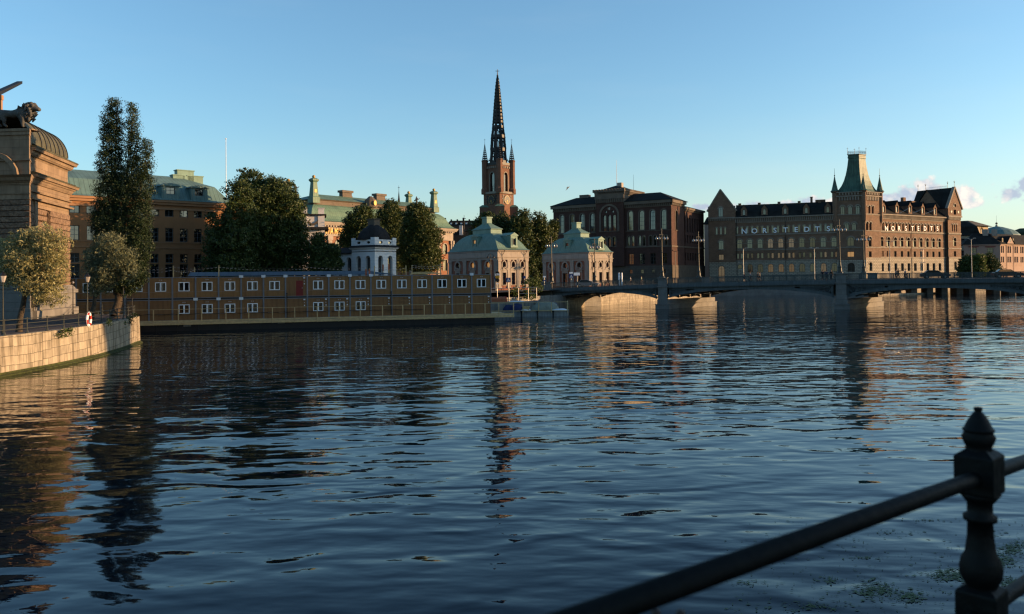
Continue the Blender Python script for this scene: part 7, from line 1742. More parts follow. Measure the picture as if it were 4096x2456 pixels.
# pontoon right of the barge with handrail, covered boats and timber
def pontoon():
    A = gp(2022, 1266.5); Bp = gp(2271, 1265); f = frame2((A.x, A.y), (Bp.x, Bp.y)); L = f.u(2271, 1255); zt = f.z(2150, 1244.5)
    t = thing('pontoon', (A.x, A.y, 0), 'pale concrete pontoon with timber handrail moored right of the barge', 'pontoon')
    m_ = MB(); m_.box(f, -9, L, 0, 5.5, -.5, zt-.12); m_.box(f, -9, L+.05, -.05, 5.5, zt-.12, zt); m_.build('float', mm('pontoon'), t)
    zr = f.z(2150, 1207, -.1); w = MB(); w.box(f, -5.5, L, -.15, -.06, zr-.09, zr); w.box(f, -5.5, L, -.15, -.06, zt+.0, zt+.12); w.build('handrail', mm('wood'), t)
    for px in (2092, 2155, 2206, 2270): u = f.u(px, 1230); w = MB(); w.box(f, u-.06, u+.06, -.24, -.13, zt-.25, zr); w.build('handrail_post', mm('wood'), t)
    w = MB(); w.box(f, L-.1, L, 0, 4.5, zr-.09, zr); w.box(f, L-.1, L, 4.4, 4.5, zt, zr); w.build('end_rail', mm('wood'), t)
    for i, px in enumerate((2086, 2150, 2213)):
        u = f.u(px, 1255); w = MB(); w.tube(f.P(u, -.2, -1.2), f.P(u, -.2, zt+.05), .1, .1, 7); w.lathe(f.P(u, -.2, zt-.15), [(.16, 0), (.2, .12), (.14, .22)], 8); w.build('mooring_pile', mm('seal'), t)
    def P(px, py, v): u, z = f.uz(px, py, v); return u, z
    def heap(name, px, py0, w_, h_, v, matk, label, cat, seed, dd=1.2):
        u, z = P(px, py0, v); z = zt; rs = random.Random(seed); m_ = MB(); n, k = 14, 7
        rows = []
        for j in range(k+1):
            a = j/k*math.pi/2; rows.append(m_.add([f.P(u+w_*math.cos(a)**.7*math.cos(2*math.pi*i/n)*(1+rs.uniform(-.09, .09)), v+dd+dd*math.cos(a)**.7*math.sin(2*math.pi*i/n), z+h_*math.sin(a)*(1+rs.uniform(-.12, .12))) for i in range(n)]))
        for a, b in zip(rows[:-1], rows[1:]):
            for i in range(n): m_.f.append((a+i, a+(i+1) % n, b+(i+1) % n, b+i))
        m_.f.append(tuple(rows[-1]+i for i in range(n)))
        m_.build(name, mm(matk), loc=f.P(u, v+dd, zt), label=label, cat=cat, smooth=True)
    heap('covered_heap', 2030, 1240, 1.9, 1.35, 1.5, 'tarp', 'rounded heap under a dark blue tarpaulin beside the cabin row', 'tarpaulin', 2)
    heap('covered_heap', 2068, 1243, 1.2, 1.05, .8, 'tarp', 'smaller blue tarpaulin heap between timber uprights', 'tarpaulin', 3)
    heap('covered_heap', 2175, 1243, 2.4, 1.35, 1.6, 'pale_tarp', 'pale green tarpaulin mound at the middle of the pontoon', 'tarpaulin', 4)
    heap('covered_heap', 2135, 1235, 1.5, 1.45, 2.4, 'tarp', 'blue tarpaulin folded over the left of the pale mound', 'tarpaulin', 5)
    heap('covered_heap', 2200, 1235, 1.3, 1.3, 2.6, 'tarp', 'blue tarpaulin folded over the right of the pale mound', 'tarpaulin', 6)
    heap('sack_pile', 2237, 1246, 1.4, .26, 1.2, 'litwhite', 'flat white sack lying at the right end of the pontoon', 'sack', 7)
    heap('sack_pile', 2100, 1246, .9, .3, .6, 'litwhite', 'small white sack at the left end of the pontoon', 'sack', 8)
    # timber frame and crates left
    u, z = P(1992, 1235, 3); m_ = MB()
    for du in (0, .9, 1.9, 2.9): m_.box(f, u+du-.07, u+du+.07, 3, 3.12, zt, zt+1.7)
    m_.box(f, u-.1, u+3.0, 3, 3.12, zt+1.6, zt+1.72); m_.box(f, u-.1, u+3.0, 3, 3.12, zt+.3, zt+.42); m_.build('upright_timbers', mm('wood'), loc=f.P(u, 3, zt), label='open frame of raw timber uprights next to the last cabin', cat='timber frame')
    u, z = P(2103, 1238, 1.0); m_ = MB(); m_.box(f, u-.5, u+.5, 1, 1.8, zt, zt+.62); m_.box(f, u-.55, u+.55, .95, 1.85, zt+.62, zt+.7); m_.build('timber_crate', mm('wood'), loc=f.P(u, 1, zt), label='low wooden crate between the tarpaulins', cat='crate')
    # works jetty behind: planks, red and white bundles, tubes
    g = Fr(hp(1966, 124), (1, .05)); zj = at(2050, 1206, 126).z
    m_ = MB(); m_.box(g, -1, g.u(2150), 0, 3.5, -.8, zj); m_.build('works_jetty', mm('concrete'), loc=g.P(0, 0, 0), label='rough concrete landing with weeds behind the pontoon', cat='jetty')
    for i, (px, py, w_, h_, mk, lab) in enumerate(((1973, 1192, .8, .75, 'orangeplastic', 'crumpled orange tarpaulin bundle beside the last cabin'), (1990, 1196, .9, .5, 'litwhite', 'white wrapped bundle next to the orange one'), (2005, 1188, .65, .8, 'orangeplastic', 'upright orange plastic barrier sheet behind the white bundle'), (2021, 1200, .22, .8, 'red', 'slim red plastic barrier post on the landing'), (2066, 1192, 1.2, .14, 'litwhite', 'flat white board lying on the landing'))):
        u = g.u(px); m_ = MB(); rs = random.Random(i)
        m_.rings([quadring(g, u-w_, u+w_, .4, 1.6, zj, 1), quadring(g, u-w_, u+w_, .4, 1.6, zj+h_*.6, .95+rs.uniform(-.1, .1)), quadring(g, u-w_, u+w_, .4, 1.6, zj+h_, .5+rs.uniform(0, .3))]); m_.build('works_bundle', mm(mk), loc=g.P(u, .4, zj), label=lab, cat='bundle')
    # tube fence
    t2 = thing('tube_fence', g.P(0, 4, zj), 'sunlit scaffold tube fence along the bank in front of the nearer pavilion', 'fence'); zf = at(2040, 1152, 129).z; m_ = MB()
    for px in (1989, 2036, 2074, 2113, 2146): u = g.u(px, 1180, 4); m_.tube(g.P(u, 4, zj-.3), g.P(u, 4, zf), .06, .06, 6)
    m_.build('uprights', mm('scaf'), t2); m_ = MB(); m_.tube(g.P(0, 4, zf-.05), g.P(g.u(2155, 1150, 4), 4, zf+.1), .045, .045, 5); m_.tube(g.P(g.u(2074, 1150, 4), 4, zf-.9), g.P(g.u(2150, 1150, 4), 4, zf-.85), .04, .04, 5); m_.build('rails', mm('scaf'), t2)
pontoon()

# ================================================================ QUAY FURNITURE, LEFT
def quay_rail():
    pts = [Vector(p) for p in QS]; S = [0]
    off = []
    for i, p in enumerate(pts):
        a, b = pts[max(0, i-1)], pts[min(len(pts)-1, i+1)]; d = (b-a).normalized(); off.append(p-Vector((d.y, -d.x))*.32)
    for a, b in zip(off[:-1], off[1:]): S.append(S[-1]+(b-a).length)
    def P(s):
        for i in range(len(S)-1):
            if S[i] <= s <= S[i+1]: return off[i].lerp(off[i+1], (s-S[i])/(S[i+1]-S[i]))
        return off[-1]
    t = thing('quay_railing', (off[10].x, off[10].y, QZ), 'grey green iron railing with three bars along the curved granite quay', 'railing')
    s0 = S[8]; s1 = S[-1]-30; n = int((s1-s0)/2.3); m_ = MB()
    rails = MB()
    for k in range(n+1):
        p = P(s0+k*2.3); m_.lathe((p.x, p.y, QZ), [(.14, 0), (.10, .08), (.045, .22), (.04, 1.0), (.055, 1.02), (.05, 1.08)], 6)
        q = P(s0+(k+1)*2.3)
        for h in (.34, .68, 1.0): rails.tube((p.x, p.y, QZ+h), (q.x, q.y, QZ+h), .026, .026, 5)
    m_.build('posts', mm('quayrail'), t); rails.build('bars', mm('quayrail'), t)
    return P, S
QPf, QSl = quay_rail()
def quay_lamp(px, py0, py1, label):
    D = (CAMZ-QZ)*FPX/(py0-(HY-0.0105*(px-2048))); p = at(px, py0, D); ztop = at(px, py1, D).z; x, y = p.x, p.y
    t = thing('quay_lamp', (x, y, QZ), label, 'street lamp', 'lantern lamp posts on the quay'); H = ztop-QZ; m_ = MB()
    m_.lathe((x, y, QZ), [(.11, 0), (.10, .3), (.055, .5), (.045, H*.55), (.06, H*.56), (.035, H*.57), (.032, H-.85), (.09, H-.80), (.03, H-.76)], 8); m_.build('pole', mm('quayrail'), t)
    g = MB(); g.lathe((x, y, QZ+H-.76), [(.10, 0), (.21, .42)], 6); g.build('lantern', mm('lantern'), t)
    c = MB(); c.lathe((x, y, QZ+H-.34), [(.24, 0), (.19, .07), (.09, .19), (.10, .22), (.03, .27), (.02, .34)], 6); c.build('lantern_cap', mm('iron'), t)
quay_lamp(12, 1341, 1083, 'iron lantern post at the very left edge of the quay')
quay_lamp(350, 1303, 1090, 'iron lantern post beside the red and white lifebuoy')
def lamp_far(px, D, y0, label):
    p = at(px, 1240, D); t = thing('globe_lamp', (p.x, p.y, QZ), label, 'street lamp'); H = at(px, y0, D).z-QZ; m_ = MB(); m_.lathe((p.x, p.y, QZ), [(.1, 0), (.05, .4), (.035, H)], 6); m_.build('pole', mm('iron'), t); g = MB(); g.sphere((p.x, p.y, QZ+H+.1), .13, 8, 6); g.build('globe', mm('globe'), t)
lamp_far(292, 84, 1134, 'small globe lamp on a thin pole in front of the left cabins')
for px, y0, lab in ((494, 1150, 'thin dark pole rising from the railing at the quay tip'), (506, 1182, 'shorter dark pole at the end of the quay railing'), (529, 1190, 'last thin pole at the curved end of the quay')):
    D = 75.0; p = at(px, 1250, D); m_ = MB(); m_.tube((p.x, p.y, QZ), (p.x, p.y, at(px, y0, D).z), .045, .035, 6); m_.sphere((p.x, p.y, at(px, y0, D).z), .07, 6, 4); m_.build('pole', mm('iron'), loc=(p.x, p.y, QZ), label=lab, cat='pole')
# lifebuoy hanging on the railing
D = (CAMZ-QZ)*FPX/(1303-1122.8); c = at(336, 1278, D); d = Vector((.97, -.2, 0)).normalized(); t = thing('lifebuoy', tuple(c), 'red and white lifebuoy hanging on the quay railing', 'lifebuoy')
fr_ = Fr((c.x+.3, c.y-.05), (-.1, 1)); n = 24; m1, m2 = MB(), MB()
for i in range(n):
    a0, a1 = 2*math.pi*i/n, 2*math.pi*(i+1)/n; p = fr_.P(.34*math.cos(a0), -.1, c.z+.46*math.sin(a0)); q = fr_.P(.34*math.cos(a1), -.1, c.z+.46*math.sin(a1)); (m2 if (i // 3) % 2 else m1).tube(p, q, .10, .10, 8)
m1.build('red_sections', mm('red'), t); m2.build('white_sections', mm('letter'), t)
m_ = MB()
for i in range(n): a0, a1 = 2*math.pi*i/n, 2*math.pi*(i+1)/n; m_.tube(fr_.P(.46*math.cos(a0), -.12, c.z+.60*math.sin(a0)), fr_.P(.46*math.cos(a1), -.12, c.z+.60*math.sin(a1)), .014, .014, 4)
m_.build('rope', mm('letter'), t)

# ================================================================ TREES
def gbase(px, py, z): p = gp(px, py, z); return (p.x, p.y, z)
# willows
b = gbase(75, 1326, QZ); D = b[1]
tree('willow_tree', 'sunlit silver green willow leaning over the railing at the left edge', 'tree', b, [pxblob(*a) for a in ((150, 950, D, 75, 48), (70, 985, D, 62, 52), (215, 985, D, 62, 60), (120, 1040, D, 100, 55), (225, 1070, D, 55, 60), (60, 1090, D, 58, 50), (150, 1120, D, 90, 55), (200, 1170, D, 55, 45), (10, 1020, D, 40, 60))], 22000, .07, 'leaf_willow', r=.21, fork=tuple(at(110, 1130, D)), seed=3, clump=.42, per=22, aspect=3.2, surf=.5, droop=.35)
b = gbase(368, 1285, QZ); D = b[1]
tree('willow_tree', 'darker silvery willow between the lantern post and the poplar', 'tree', b, [pxblob(*a) for a in ((440, 970, D, 55, 42), (400, 1020, D, 60, 48), (480, 1030, D, 60, 50), (420, 1085, D, 60, 45), (370, 1070, D, 42, 40), (510, 1080, D, 40, 40), (390, 1140, D, 45, 35))], 15000, .078, 'leaf_willow2', r=.2, fork=tuple(at(392, 1160, D)), seed=4, clump=.45, per=22, aspect=3.0, surf=.5, droop=.3)
# poplar
b = gbase(457, 1272, QZ); D = b[1]+.5
PB = [(455, 425, 26, 36), (450, 490, 42, 60), (446, 570, 50, 75), (440, 670, 56, 80), (440, 780, 60, 85), (432, 890, 60, 85), (440, 990, 66, 80), (470, 1090, 74, 70), (530, 440, 15, 34), (532, 510, 27, 55), (535, 600, 34, 70), (530, 700, 44, 80), (590, 590, 15, 34), (585, 660, 25, 60), (575, 760, 40, 80), (560, 870, 48, 80), (560, 980, 50, 80), (545, 1080, 52, 65), (500, 780, 50, 90), (500, 930, 60, 90), (395, 880, 30, 60), (510, 1130, 60, 45)]
tree('poplar_tree', 'tall dark double topped poplar on the quay, the highest tree', 'tree', b, [pxblob(x, y, D, w*.9, h, max(.8, w*.9*D/FPX)) for x, y, w, h in PB], 130000, .095, 'leaf_poplar', r=.42, fork=tuple(at(462, 1150, D)), seed=5, clump=.42, per=26, aspect=1.2, surf=.5, nb=22)
# big chestnut-like tree
D = 127; p = at(1060, 1100, D); b = (p.x, D, GZ)
BB = [(1010, 735, 62, 48), (960, 770, 48, 45), (1110, 770, 62, 56), (1060, 800, 80, 60), (1165, 830, 50, 55), (960, 850, 55, 60), (1180, 905, 45, 60), (1080, 900, 100, 70), (890, 905, 38, 50), (870, 970, 48, 60), (960, 960, 70, 70), (1120, 980, 90, 70), (1205, 985, 35, 60), (860, 1050, 42, 50), (940, 1060, 70, 60), (1060, 1060, 90, 60), (1170, 1060, 60, 55), (840, 870, 12, 16)]
tree('broadleaf_tree', 'large dark broadleaf tree towering behind the cabin barge', 'tree', b, [pxblob(x, y, 119 if x < 1000 else D, w, h, w*D/FPX*1.45) for x, y, w, h in BB], 120000, .20, 'leaf_dark', r=.5, seed=6, clump=.8, per=30, aspect=1.6, surf=.62, nb=16)
D = 122; p = at(1300, 1100, D)
tree('small_tree', 'small dark tree between the big tree and the domed pavilion', 'tree', (p.x, D, GZ), [pxblob(x, y, D, w, h) for x, y, w, h in ((1272, 955, 24, 24), (1280, 1010, 40, 45), (1325, 1010, 32, 35), (1300, 1060, 60, 40), (1340, 1055, 24, 30), (1255, 1060, 18, 36))], 20000, .18, 'leaf_dark', r=.2, seed=7, clump=.6, per=18, surf=.6)
for sd, D, mk, bl, lab in ((8, 140, 'leaf_dark', ((1452, 850, 26, 26), (1440, 890, 50, 45), (1465, 940, 60, 60), (1410, 960, 42, 60), (1440, 1030, 60, 60)), 'pointed dark lime tree directly left behind the domed pavilion'),
                       (9, 146, 'leaf_lime', ((1565, 825, 22, 26), (1560, 870, 44, 45), (1560, 940, 60, 60), (1570, 1020, 60, 65)), 'lime tree with olive top, middle of the three behind the domed pavilion'),
                       (10, 131, 'leaf_lime', ((1672, 840, 34, 30), (1670, 885, 56, 50), (1690, 945, 66, 60), (1680, 1010, 76, 60), (1690, 1050, 66, 40), (1640, 960, 36, 70)), 'round topped lime tree right of the domed pavilion, catching sun on its right')):
    p = at(bl[-1][0], 1090, D); tree('lime_tree', lab, 'tree', (p.x, D, GZ), [pxblob(x, y, D, w*(1.2 if sd < 10 else 1.06), h*1.05) for x, y, w, h in bl], 42000, .19, mk, r=.3, seed=sd, clump=.75, per=20, surf=.62, group='lime trees around the domed pavilion')
for sd, D, bl, lab in ((11, 205, ((1945, 880, 30, 30), (1930, 930, 50, 60), (1950, 1010, 50, 70)), 'dark tree crown left of the church base'), (12, 210, ((2010, 885, 30, 34), (2000, 940, 50, 60), (2010, 1020, 60, 60)), 'dark tree crown below the church clock'),
                       (13, 205, ((2092, 862, 26, 26), (2080, 900, 44, 40), (2080, 970, 60, 60), (2090, 1050, 60, 60)), 'pointed tree between church and archive, behind the nearer pavilion'), (14, 208, ((2150, 878, 28, 26), (2160, 920, 42, 40), (2160, 990, 50, 60), (2160, 1070, 50, 60)), 'tree with sunlit tip directly left of the archive'), (15, 214, ((2215, 905, 14, 20), (2200, 960, 22, 50), (2195, 1050, 26, 60)), 'narrow tree touching the left corner of the archive')):
    p = at(bl[-1][0], 1090, D); tree('park_tree', lab, 'tree', (p.x, D, GZ), [pxblob(x, y, D, w, h) for x, y, w, h in bl], 18000, .30, 'leaf_dark' if sd < 14 else 'leaf_lime', r=.35, seed=sd, clump=1.0, per=16, surf=.6, group='trees in front of the church')
for sd, D, bl, lab in ((16, 232, ((3870, 1050, 26, 26), (3860, 1085, 28, 30)), 'dark round bush at the right foot of the brick gable'), (17, 230, ((3912, 1040, 24, 22), (3910, 1075, 30, 34)), 'olive sunlit bush in the middle before the pink house'), (18, 234, ((3955, 1042, 28, 26), (3965, 1080, 36, 34)), 'dark bush before the pink house, rightmost of the three')):
    p = at(bl[0][0], 1120, D); tree('bush', lab, 'bush', (p.x, D, GZ), [pxblob(x, y, D, w, h) for x, y, w, h in bl], 9000, .26, 'leaf_bush' if sd == 17 else 'leaf_dark', r=.15, seed=sd, clump=.7, per=16, group='bushes before the pink house', nb=4)
def plant(name, lab, cat, blobs, n, size, mk, seed, base=None):
    b = base or (blobs[0][0][0], blobs[0][0][1], blobs[0][0][2]-blobs[0][1][2]); t = thing(name, b, lab, cat); m_ = MB()
    for (c, r) in blobs: m_.tube(b, c, .03, .01, 4)
    m_.build('stem', mm('bark'), t); crown('leaves', t, blobs, n, size, mk, seed, clump=.3, per=10)
plant('wall_shrub', 'leafy weed growing from the quay wall joints under the railing', 'shrub', [pxblob(262, 1330, 58.5, 20, 11, .3), pxblob(245, 1340, 58, 12, 8, .3), pxblob(278, 1322, 58.5, 12, 8, .3)], 260, .09, 'leaf_bush', 21)
plant('wall_shrub', 'small weed tuft high on the quay wall near the poplar', 'shrub', [pxblob(434, 1292, 66.2, 6, 14, .2), pxblob(440, 1280, 66.3, 5, 8, .2)], 120, .08, 'leaf_bush', 22)
plant('wall_shrub', 'weeds hanging over the rounded tip of the quay', 'shrub', [pxblob(520, 1278, 74.2, 12, 16, .3), pxblob(535, 1262, 75, 10, 12, .3), pxblob(500, 1290, 72.3, 7, 10, .2)], 300, .09, 'leaf_dark', 23)
plant('bank_shrub', 'loose green shrub on the bank left of the bridge end', 'shrub', [pxblob(2128, 1130, 140, 28, 26), pxblob(2105, 1150, 139, 24, 30), pxblob(2060, 1165, 138, 28, 20), pxblob(2150, 1150, 141, 22, 18), pxblob(2120, 1185, 137, 34, 14)], 2200, .16, 'leaf_bush', 24, base=tuple(at(2115, 1190, 138)))
plant('clipped_yew', 'dark clipped cone of yew between the two pavilions', 'shrub', [pxblob(2142, 1095, 172, 10, 18), pxblob(2142, 1115, 172, 20, 20), pxblob(2142, 1135, 172, 28, 18)], 2600, .22, 'leaf_dark', 25, base=(at(2142, 1140, 172).x, 172, GZ))
plant('roof_shrub', 'small green shrub behind the legs of the stone lion', 'shrub', [pxblob(48, 492, 86, 18, 20, .5), pxblob(40, 505, 86, 14, 12, .5)], 500, .13, 'leaf_bush', 26)

# ================================================================ STREET LIFE AND SIGNS
def sign_post(px, D, py_top, plates, label, lean=0.0):
    p = at(px, 1150, D); zt = at(px, py_top, D).z; t = thing('sign_post', (p.x, p.y, GZ), label, 'sign'); m_ = MB(); m_.tube((p.x, p.y, GZ), (p.x+lean, p.y, zt), .045, .045, 6); m_.build('pole', mm('scaf'), t)
    for kind, pyc, r, mk in plates:
        z = at(px, pyc, D).z; m_ = MB(); f = Fr((p.x, p.y-.06), (1, .05))
        if kind == 'round': m_.prism(f, [(r*math.cos(k*.4488), z+r*math.sin(k*.4488)) for k in range(14)], -.02, .02)
        elif kind == 'tri': m_.prism(f, [(-r, z-r*.8), (r, z-r*.8), (0, z+r)], -.02, .02)
        else: m_.box(f, -r, r, -.02, .02, z-r*(1 if kind == 'square' else .45), z+r*(1 if kind == 'square' else .45))
        o = m_.build('sign_plate', mm(mk), t)
        if kind == 'square' and mk == 'bluesign':
            q = MB(); q.prism(f, [(-r*.7, z-r*.6), (r*.7, z-r*.6), (0, z+r*.75)], -.03, -.02); q.build('white_triangle', mm('letter'), o)
            q = MB(); q.prism(f, [(-r*.12, z+.0), (r*.12, z+.0), (r*.3, z-r*.5), (r*.12, z-r*.5), (0, z-r*.2), (-r*.12, z-r*.5), (-r*.3, z-r*.5)], -.04, -.03); q.sphere(f.P(0, -.035, z+r*.12), r*.1, 6, 4); q.build('walking_figure', mm('seal'), o)
sign_post(1990, 147, 1095, (('round', 1093, .38, 'iron'), ('round', 1108, .40, 'yellowsign'), ('round', 1121, .38, 'iron'), ('plate', 1098, .45, 'letter'), ('plate', 1135, .2, 'letter')), 'post with stacked round traffic signs before the lit pavilion corner')
sign_post(1984, 148, 1100, (('round', 1112, .36, 'bluesign'),), 'slim post with one round blue traffic sign left of the sign stack')
sign_post(2033.5, 146, 1114, (('square', 1120, .42, 'bluesign'),), 'blue pedestrian crossing sign in front of the sunlit pavilion wall')
sign_post(2285, 160, 1098, (('square', 1105, .42, 'bluesign'), ('plate', 1091, .35, 'letter')), 'blue pedestrian crossing sign with white box before the farther pavilion')
sign_post(2308, 158, 1095, (('plate', 1096, .62, 'letter'),), 'street name sign on a leaning white post behind the bridge railing', lean=.2)
sign_post(2098, 150, 1105, (('round', 1109, .28, 'bluesign'),), 'small pale blue round sign at the right edge of the lit pavilion')
sign_post(2178, 150, 1105, (('plate', 1107, .3, 'letter'), ('plate', 1122, .25, 'bluesign')), 'pale notice signs between the two pavilions')
for px, lab in ((2476, 'left one of the two tall white marker posts behind the bridge railing'), (2487, 'right one of the two tall white marker posts behind the bridge railing')):
    p = at(px, 1110, 160); m_ = MB(); m_.tube((p.x, p.y, GZ), (p.x, p.y, at(px, 1091, 160).z), .16, .16, 8); m_.lathe((p.x, p.y, at(px, 1091, 160).z), [(.2, -.9), (.2, -.8), (.15, -.75)], 8); m_.build('marker_post', mm('letter'), loc=(p.x, p.y, GZ), label=lab, cat='post')
# traffic lamp with hanging heads above the last cabins
p = at(1964, 1150, 137); t = thing('square_lamp', (p.x, p.y, GZ), 'thin street lamp with two hanging heads in front of the nearer pavilion', 'street lamp'); m_ = MB(); zt = at(1964, 1016, 137).z; m_.tube((p.x, p.y, GZ), (p.x, p.y, zt), .06, .04, 6); m_.build('pole', mm('iron'), t)
m_ = MB(); m_.ribbon(Fr((p.x, p.y), (1, 0)), [(-.5*math.cos(k*math.pi/8), zt-.35+.38*math.sin(k*math.pi/8)) for k in range(9)], .025, -.03, .03)
for s in (-.5, .5): m_.lathe((p.x+s, p.y, zt-.62), [(.2, 0), (.19, .08), (.08, .25)], 8)
m_.build('lamp_heads', mm('iron'), t)
# people
def on_bridge(px, v, pose, head, lab, **k):
    d = ray(px, 1080); u0 = fb.uz(px, 1080, v)[0]; u = u0-SKEW*max(0, v); z = zrail(u)-1.08+.0; person(fb.P(u0, v, z), head, lab, pose=pose, group='people on the bridge', **k)
on_bridge(2976, 1.2, 'walk', fb.ang, 'person in a dull red top walking near the middle of the long arch', top=(.20, .04, .04), h=1.66)
on_bridge(3001, 1.4, 'walk', fb.ang+math.pi, 'person in a pale jacket walking left, alone', top=(.30, .30, .32), h=1.78)
on_bridge(3029, 1.3, 'walk', fb.ang, 'person in dark clothes beside a companion in light top', top=(.03, .03, .035), h=1.74)
on_bridge(3037, 1.7, 'walk', fb.ang, 'person in a cream top beside a dark clothed companion', top=(.45, .36, .26), hair=(.25, .13, .04), h=1.66)
on_bridge(3290, .35, 'lean', fb.ang-math.pi/2, 'person in dark suit with white shirt leaning at the railing, left of three', top=(.03, .03, .04), h=1.8)
on_bridge(3306, .35, 'lean', fb.ang-math.pi/2, 'person in a blue jacket leaning at the railing, middle of three', top=(.03, .06, .12), h=1.75)
on_bridge(3325, .4, 'stand', fb.ang-math.pi/2, 'person in black standing closest to the second stone pier', top=(.02, .02, .02), h=1.8)
on_bridge(3583, 1.1, 'walk', fb.ang, 'person in grey half hidden behind the striding pointing person', top=(.16, .18, .21), h=1.7)
on_bridge(3592, .8, 'stride', fb.ang, 'person in black striding right with one arm stretched out', top=(.02, .02, .025), h=1.8)
on_bridge(3620, .9, 'walk', fb.ang, 'person in a pale grey top striding right along the bridge', top=(.28, .29, .33), hair=(.2, .12, .05), h=1.72)
on_bridge(2424, 7, 'walk', fb.ang, 'sunlit person in white before the farther pavilion corner', top=(.7, .62, .55), h=1.72)
on_bridge(2522, 8, 'walk', fb.ang+math.pi, 'sunlit person in white shirt before the archive base', top=(.7, .62, .55), h=1.78)
on_bridge(2564, 8, 'walk', fb.ang, 'sunlit person in a pale green top before the archive base', top=(.5, .55, .35), h=1.76)
p = gp(2046, 1158, GZ); person((p.x, p.y, GZ), 0, 'person in a dark red jacket walking before the sunlit pavilion', top=(.22, .03, .03), pose='walk', h=1.72)
p = gp(1966, 1160, GZ); person((p.x, p.y, GZ), 0, 'person in black at the corner of the last upper cabin', top=(.02, .02, .02), pose='walk', h=1.74)
# cars passing on the bridge
def car(px, v, lab, col, lit=False):
    u0 = fb.uz(px, 1090, v)[0]; u = u0-SKEW*v; z = zrail(u)-1.07; f = Fr(fb.P(u0, v, 0)[:2], fb.ux); t = thing('parked_car' if False else 'car', fb.P(u0, v, z), lab, 'car')
    key = 'car'+str(col); M_.setdefault(key, mat('car_paint', col, .25, .02, 1, spec=.6)); b = MB()
    side = [(-2.2, .35), (2.2, .35), (2.25, .7), (1.9, .85), (1.0, .95), (-1.9, .98), (-2.2, .85)]; cab = [(-1.75, .96), (1.05, .93), (.35, 1.42), (-1.2, 1.45)]
    b.prism(f, [(x, z+y) for x, y in side], -.85, .85); b.prism(f, [(x*.98, z+y) for x, y in cab], -.72, .72); b.build('body', mm(key), t)
    g = MB(); g.prism(f, [(-1.5, z+1.0), (.85, z+.98), (.3, z+1.36), (-1.15, z+1.38)], -.735, .735); g.build('side_windows', mm('glass'), t)
    for x in (-1.35, 1.35):
        for vv in (-.8, .62):
            w = MB(); n = 14; w.prism(f, [(x+.32*math.cos(k*2*math.pi/n), z+.32+.32*math.sin(k*2*math.pi/n)) for k in range(n)], vv-.06, vv+.16); wo = w.build('wheel', mm('seal'), t)
            w = MB(); w.prism(f, [(x+.18*math.cos(k*2*math.pi/n), z+.32+.18*math.sin(k*2*math.pi/n)) for k in range(n)], vv-.075, vv+.17); w.build('rim', mm('scaf'), wo)
    for x, mk in ((-2.23, 'red'), (2.24, 'letter')):
        for vv in (-.7, .5): w = MB(); w.box(f, x-.03, x+.03, vv, vv+.2, z+.65, z+.78); w.build('tail_light' if mk == 'red' else 'headlight', mm(mk), t)
car(4030, 4.0, 'dark car passing behind the railing at the far right of the bridge', (.02, .02, .025)); car(3740, 4.2, 'dark car behind the railing below the sunlit brick wing', (.025, .03, .04))
car(2350, 5.0, 'silver car behind the railing before the farther pavilion', (.35, .36, .38))
# gull
c = at(2269, 753, 140); t = MB(); t.lathe((c.x, c.y, c.z-.2), [(.02, 0), (.09, .12), (.1, .3), (.02, .5)], 6); t.prism(Fr((c.x, c.y), (.6, .8)), [(-.05, c.z), (.1, c.z+.1), (.75, c.z+.45), (.5, c.z+.1)], -.01, .01); t.prism(Fr((c.x, c.y), (.6, .8)), [(.05, c.z), (-.5, c.z-.5), (-.2, c.z-.05), (0, c.z+.1)], -.01, .01)
t.build('gull', mm('archstone'), loc=(c.x, c.y, c.z), label='single gull gliding in the sky left of the archive', cat='bird')

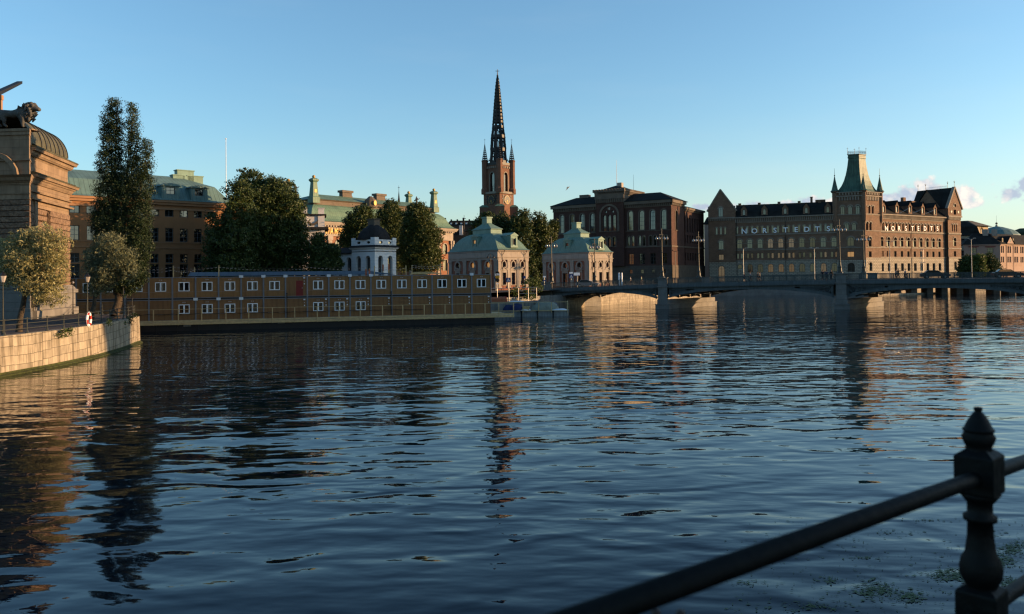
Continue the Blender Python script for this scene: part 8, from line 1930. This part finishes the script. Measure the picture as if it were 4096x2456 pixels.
# ================================================================ FOREGROUND RAILING
def near_railing():
    Qp = at(3839, 1938, 2.085); d = Vector((.7289, .6830, -.0627)).normalized()
    ta = None; Pp = Qp+d*.155
    base = Vector((Pp.x, Pp.y, CAMZ-1.55))
    t = thing('bridge_railing', tuple(base), 'black cast iron railing with acorn topped post close to the camera', 'railing')
    k = 2.19/FPX/1.734*1.0
    zc = lambda yc: at(3935, 1600+yc/1.734, Pp.y).z
    prof = [(1310, 92), (1300, 90), (1270, 105), (1220, 130), (1160, 135), (1100, 122), (1060, 98), (950, 83), (840, 79), (832, 104), (800, 106), (785, 80), (715, 79), (708, 84), (680, 105), (645, 132)]
    m_ = MB(); m_.lathe((Pp.x, Pp.y, 0), [(r*k, zc(y)) for y, r in prof], 32)
    po = m_.build('post', mm('rail'), t, smooth=True)
    ux = Vector((d.x, d.y)).normalized(); f = Fr((Pp.x, Pp.y), ux); hw = 170*k/1.38
    m_ = MB(); bz0, bz1 = zc(640), zc(378)
    m_.rings([quadring(f, -hw, hw, -hw, hw, z, s) for z, s in ((bz0-.004, .80), (bz0, .97), (bz0+.004, 1), (bz1-.004, 1), (bz1, .97), (bz1+.006, .82), (bz1+.016, .55))]); m_.build('post_block', mm('rail'), t)
    lz1 = zc(1312); m_ = MB(); m_.rings([quadring(f, -hw*1.04, hw*1.04, -hw*1.04, hw*1.04, z, s) for z, s in ((lz1-.16, 1), (lz1-.006, 1), (lz1, .96), (lz1+.012, .6))]); m_.lathe((Pp.x, Pp.y, 0), [(.035, base.z), (.035, lz1-.15)], 16); m_.build('lower_post_block', mm('rail'), t)
    m_ = MB(); fin = [(372, 100), (360, 82), (320, 80), (300, 92), (255, 107), (228, 92), (218, 92), (208, 101), (198, 98), (190, 88), (140, 66), (110, 48), (90, 34), (80, 22), (72, 26), (60, 29), (50, 26), (47, 14)]
    m_.lathe((Pp.x, Pp.y, 0), [(r*k, zc(y)) for y, r in fin], 28); m_.build('acorn_finial', mm('rail'), t, smooth=True)
    def bar(off, r, name, a=-1.9, b=2.6):
        m_ = MB(); m_.tube(Qp+d*a+Vector((0, 0, off)), Qp+d*b+Vector((0, 0, off)), r, r, 24); m_.build(name, mm('rail'), t, smooth=True)
    bar(0, .0203, 'top_rail'); bar(-.372, .0203, 'lower_rail')
    # collars where the rail meets the block
    for px, py in ((2623, 2448), (2722, 2452)):
        c = at(px, py, 1.55); m_ = MB(); m_.sphere((c.x, c.y, c.z), .0095, 14, 10, .8); m_.tube((c.x, c.y, c.z), (c.x, c.y, c.z-.25), .006, .006, 8); m_.build('knob', mm('rust'), t, smooth=True)
M_['rust'] = mat('brown_painted_iron', (.06, .035, .028), .4, .3, 20)
near_railing()
# the walkway the photographer stands on
m_ = MB(); m_.box(Fr((0, 0), (.73, .68)), -6, 8, -6, -.15, CAMZ-1.75, CAMZ-1.6)
# floating weed
def weeds():
    rs = np.random.RandomState(9); pts = []
    cl = [(3500, 2360, 90, 35, 260), (3640, 2385, 60, 25, 160), (3800, 2300, 120, 25, 240), (4000, 2240, 80, 40, 260), (4060, 2190, 60, 30, 180), (3880, 2280, 60, 25, 160), (4040, 2330, 50, 20, 110), (3330, 2320, 60, 14, 40), (3700, 2080, 60, 8, 26), (3450, 2230, 70, 10, 30), (3960, 2130, 60, 15, 60), (3000, 2330, 80, 16, 26), (3250, 2420, 160, 20, 60), (3580, 2130, 90, 14, 24)]
    for px, py, sx, sy, n in cl:
        n2 = rs.normal(size=(n, 2)); pts += [(px+a*sx*.5, py+b*sy*.5, 1.0) for a, b in n2]
    for _ in range(520): pts.append((2900+1250*rs.rand(), 2060+400*rs.rand()**.8, .8))
    V, F = [], []
    for px, py, s in pts:
        g = gp(px, py, .012); a = rs.rand()*math.pi; L = (.02+.06*rs.rand())*s; w = L*(.12+.4*rs.rand()); ca, sa = math.cos(a), math.sin(a)*.7
        i = len(V); V += [(g.x-ca*L, g.y-sa*L, g.z), (g.x+sa*w, g.y-ca*w, g.z+.003), (g.x+ca*L, g.y+sa*L, g.z), (g.x-sa*w, g.y+ca*w, g.z+.003)]; F.append((i, i+1, i+2, i+3))
    m_ = MB(); m_.v = V; m_.f = F; m_.build('floating_weed', mm('weed'), kind='stuff', label='scattered green duckweed and leaves floating on the water')
weeds()
# unseen blocks added beyond the right edge to shade railing, barge and quay tip
def offside(name, x0, x1, y0, y1, h, label):
    m_ = MB(); f = Fr((x0, y0), (1, 0)); o = [op(3+4*i, GZ+1.5+4*j, 1.4, 2.2, 'rect', win=False) for i in range(int((x1-x0)/4)-1) for j in range(int((h-5)/4))]
    t = thing(name, (x0, y0, GZ), label, 'building'); facade(m_, f, 0, x1-x0, -1, h, o); m_.box(f, 0, x1-x0, .3, y1-y0, -1, h); m_.build('wall', mm('cream'), t); r = MB(); hiproof(r, f, 0, x1-x0, 0, y1-y0, h, h+4); r.build('roof', mm('roof_tile'), t)
offside('bank_building', 46, 70, -34, 36, 15, 'building on the right bank beside the photographer')
offside('quayside_house', 90, 104, 66.5, 74.6, 21, 'narrow house on the right bank beyond the right edge')
offside('quayside_palace', 90, 106, 92, 127.5, 32, 'long house on the right bank beyond the right edge')
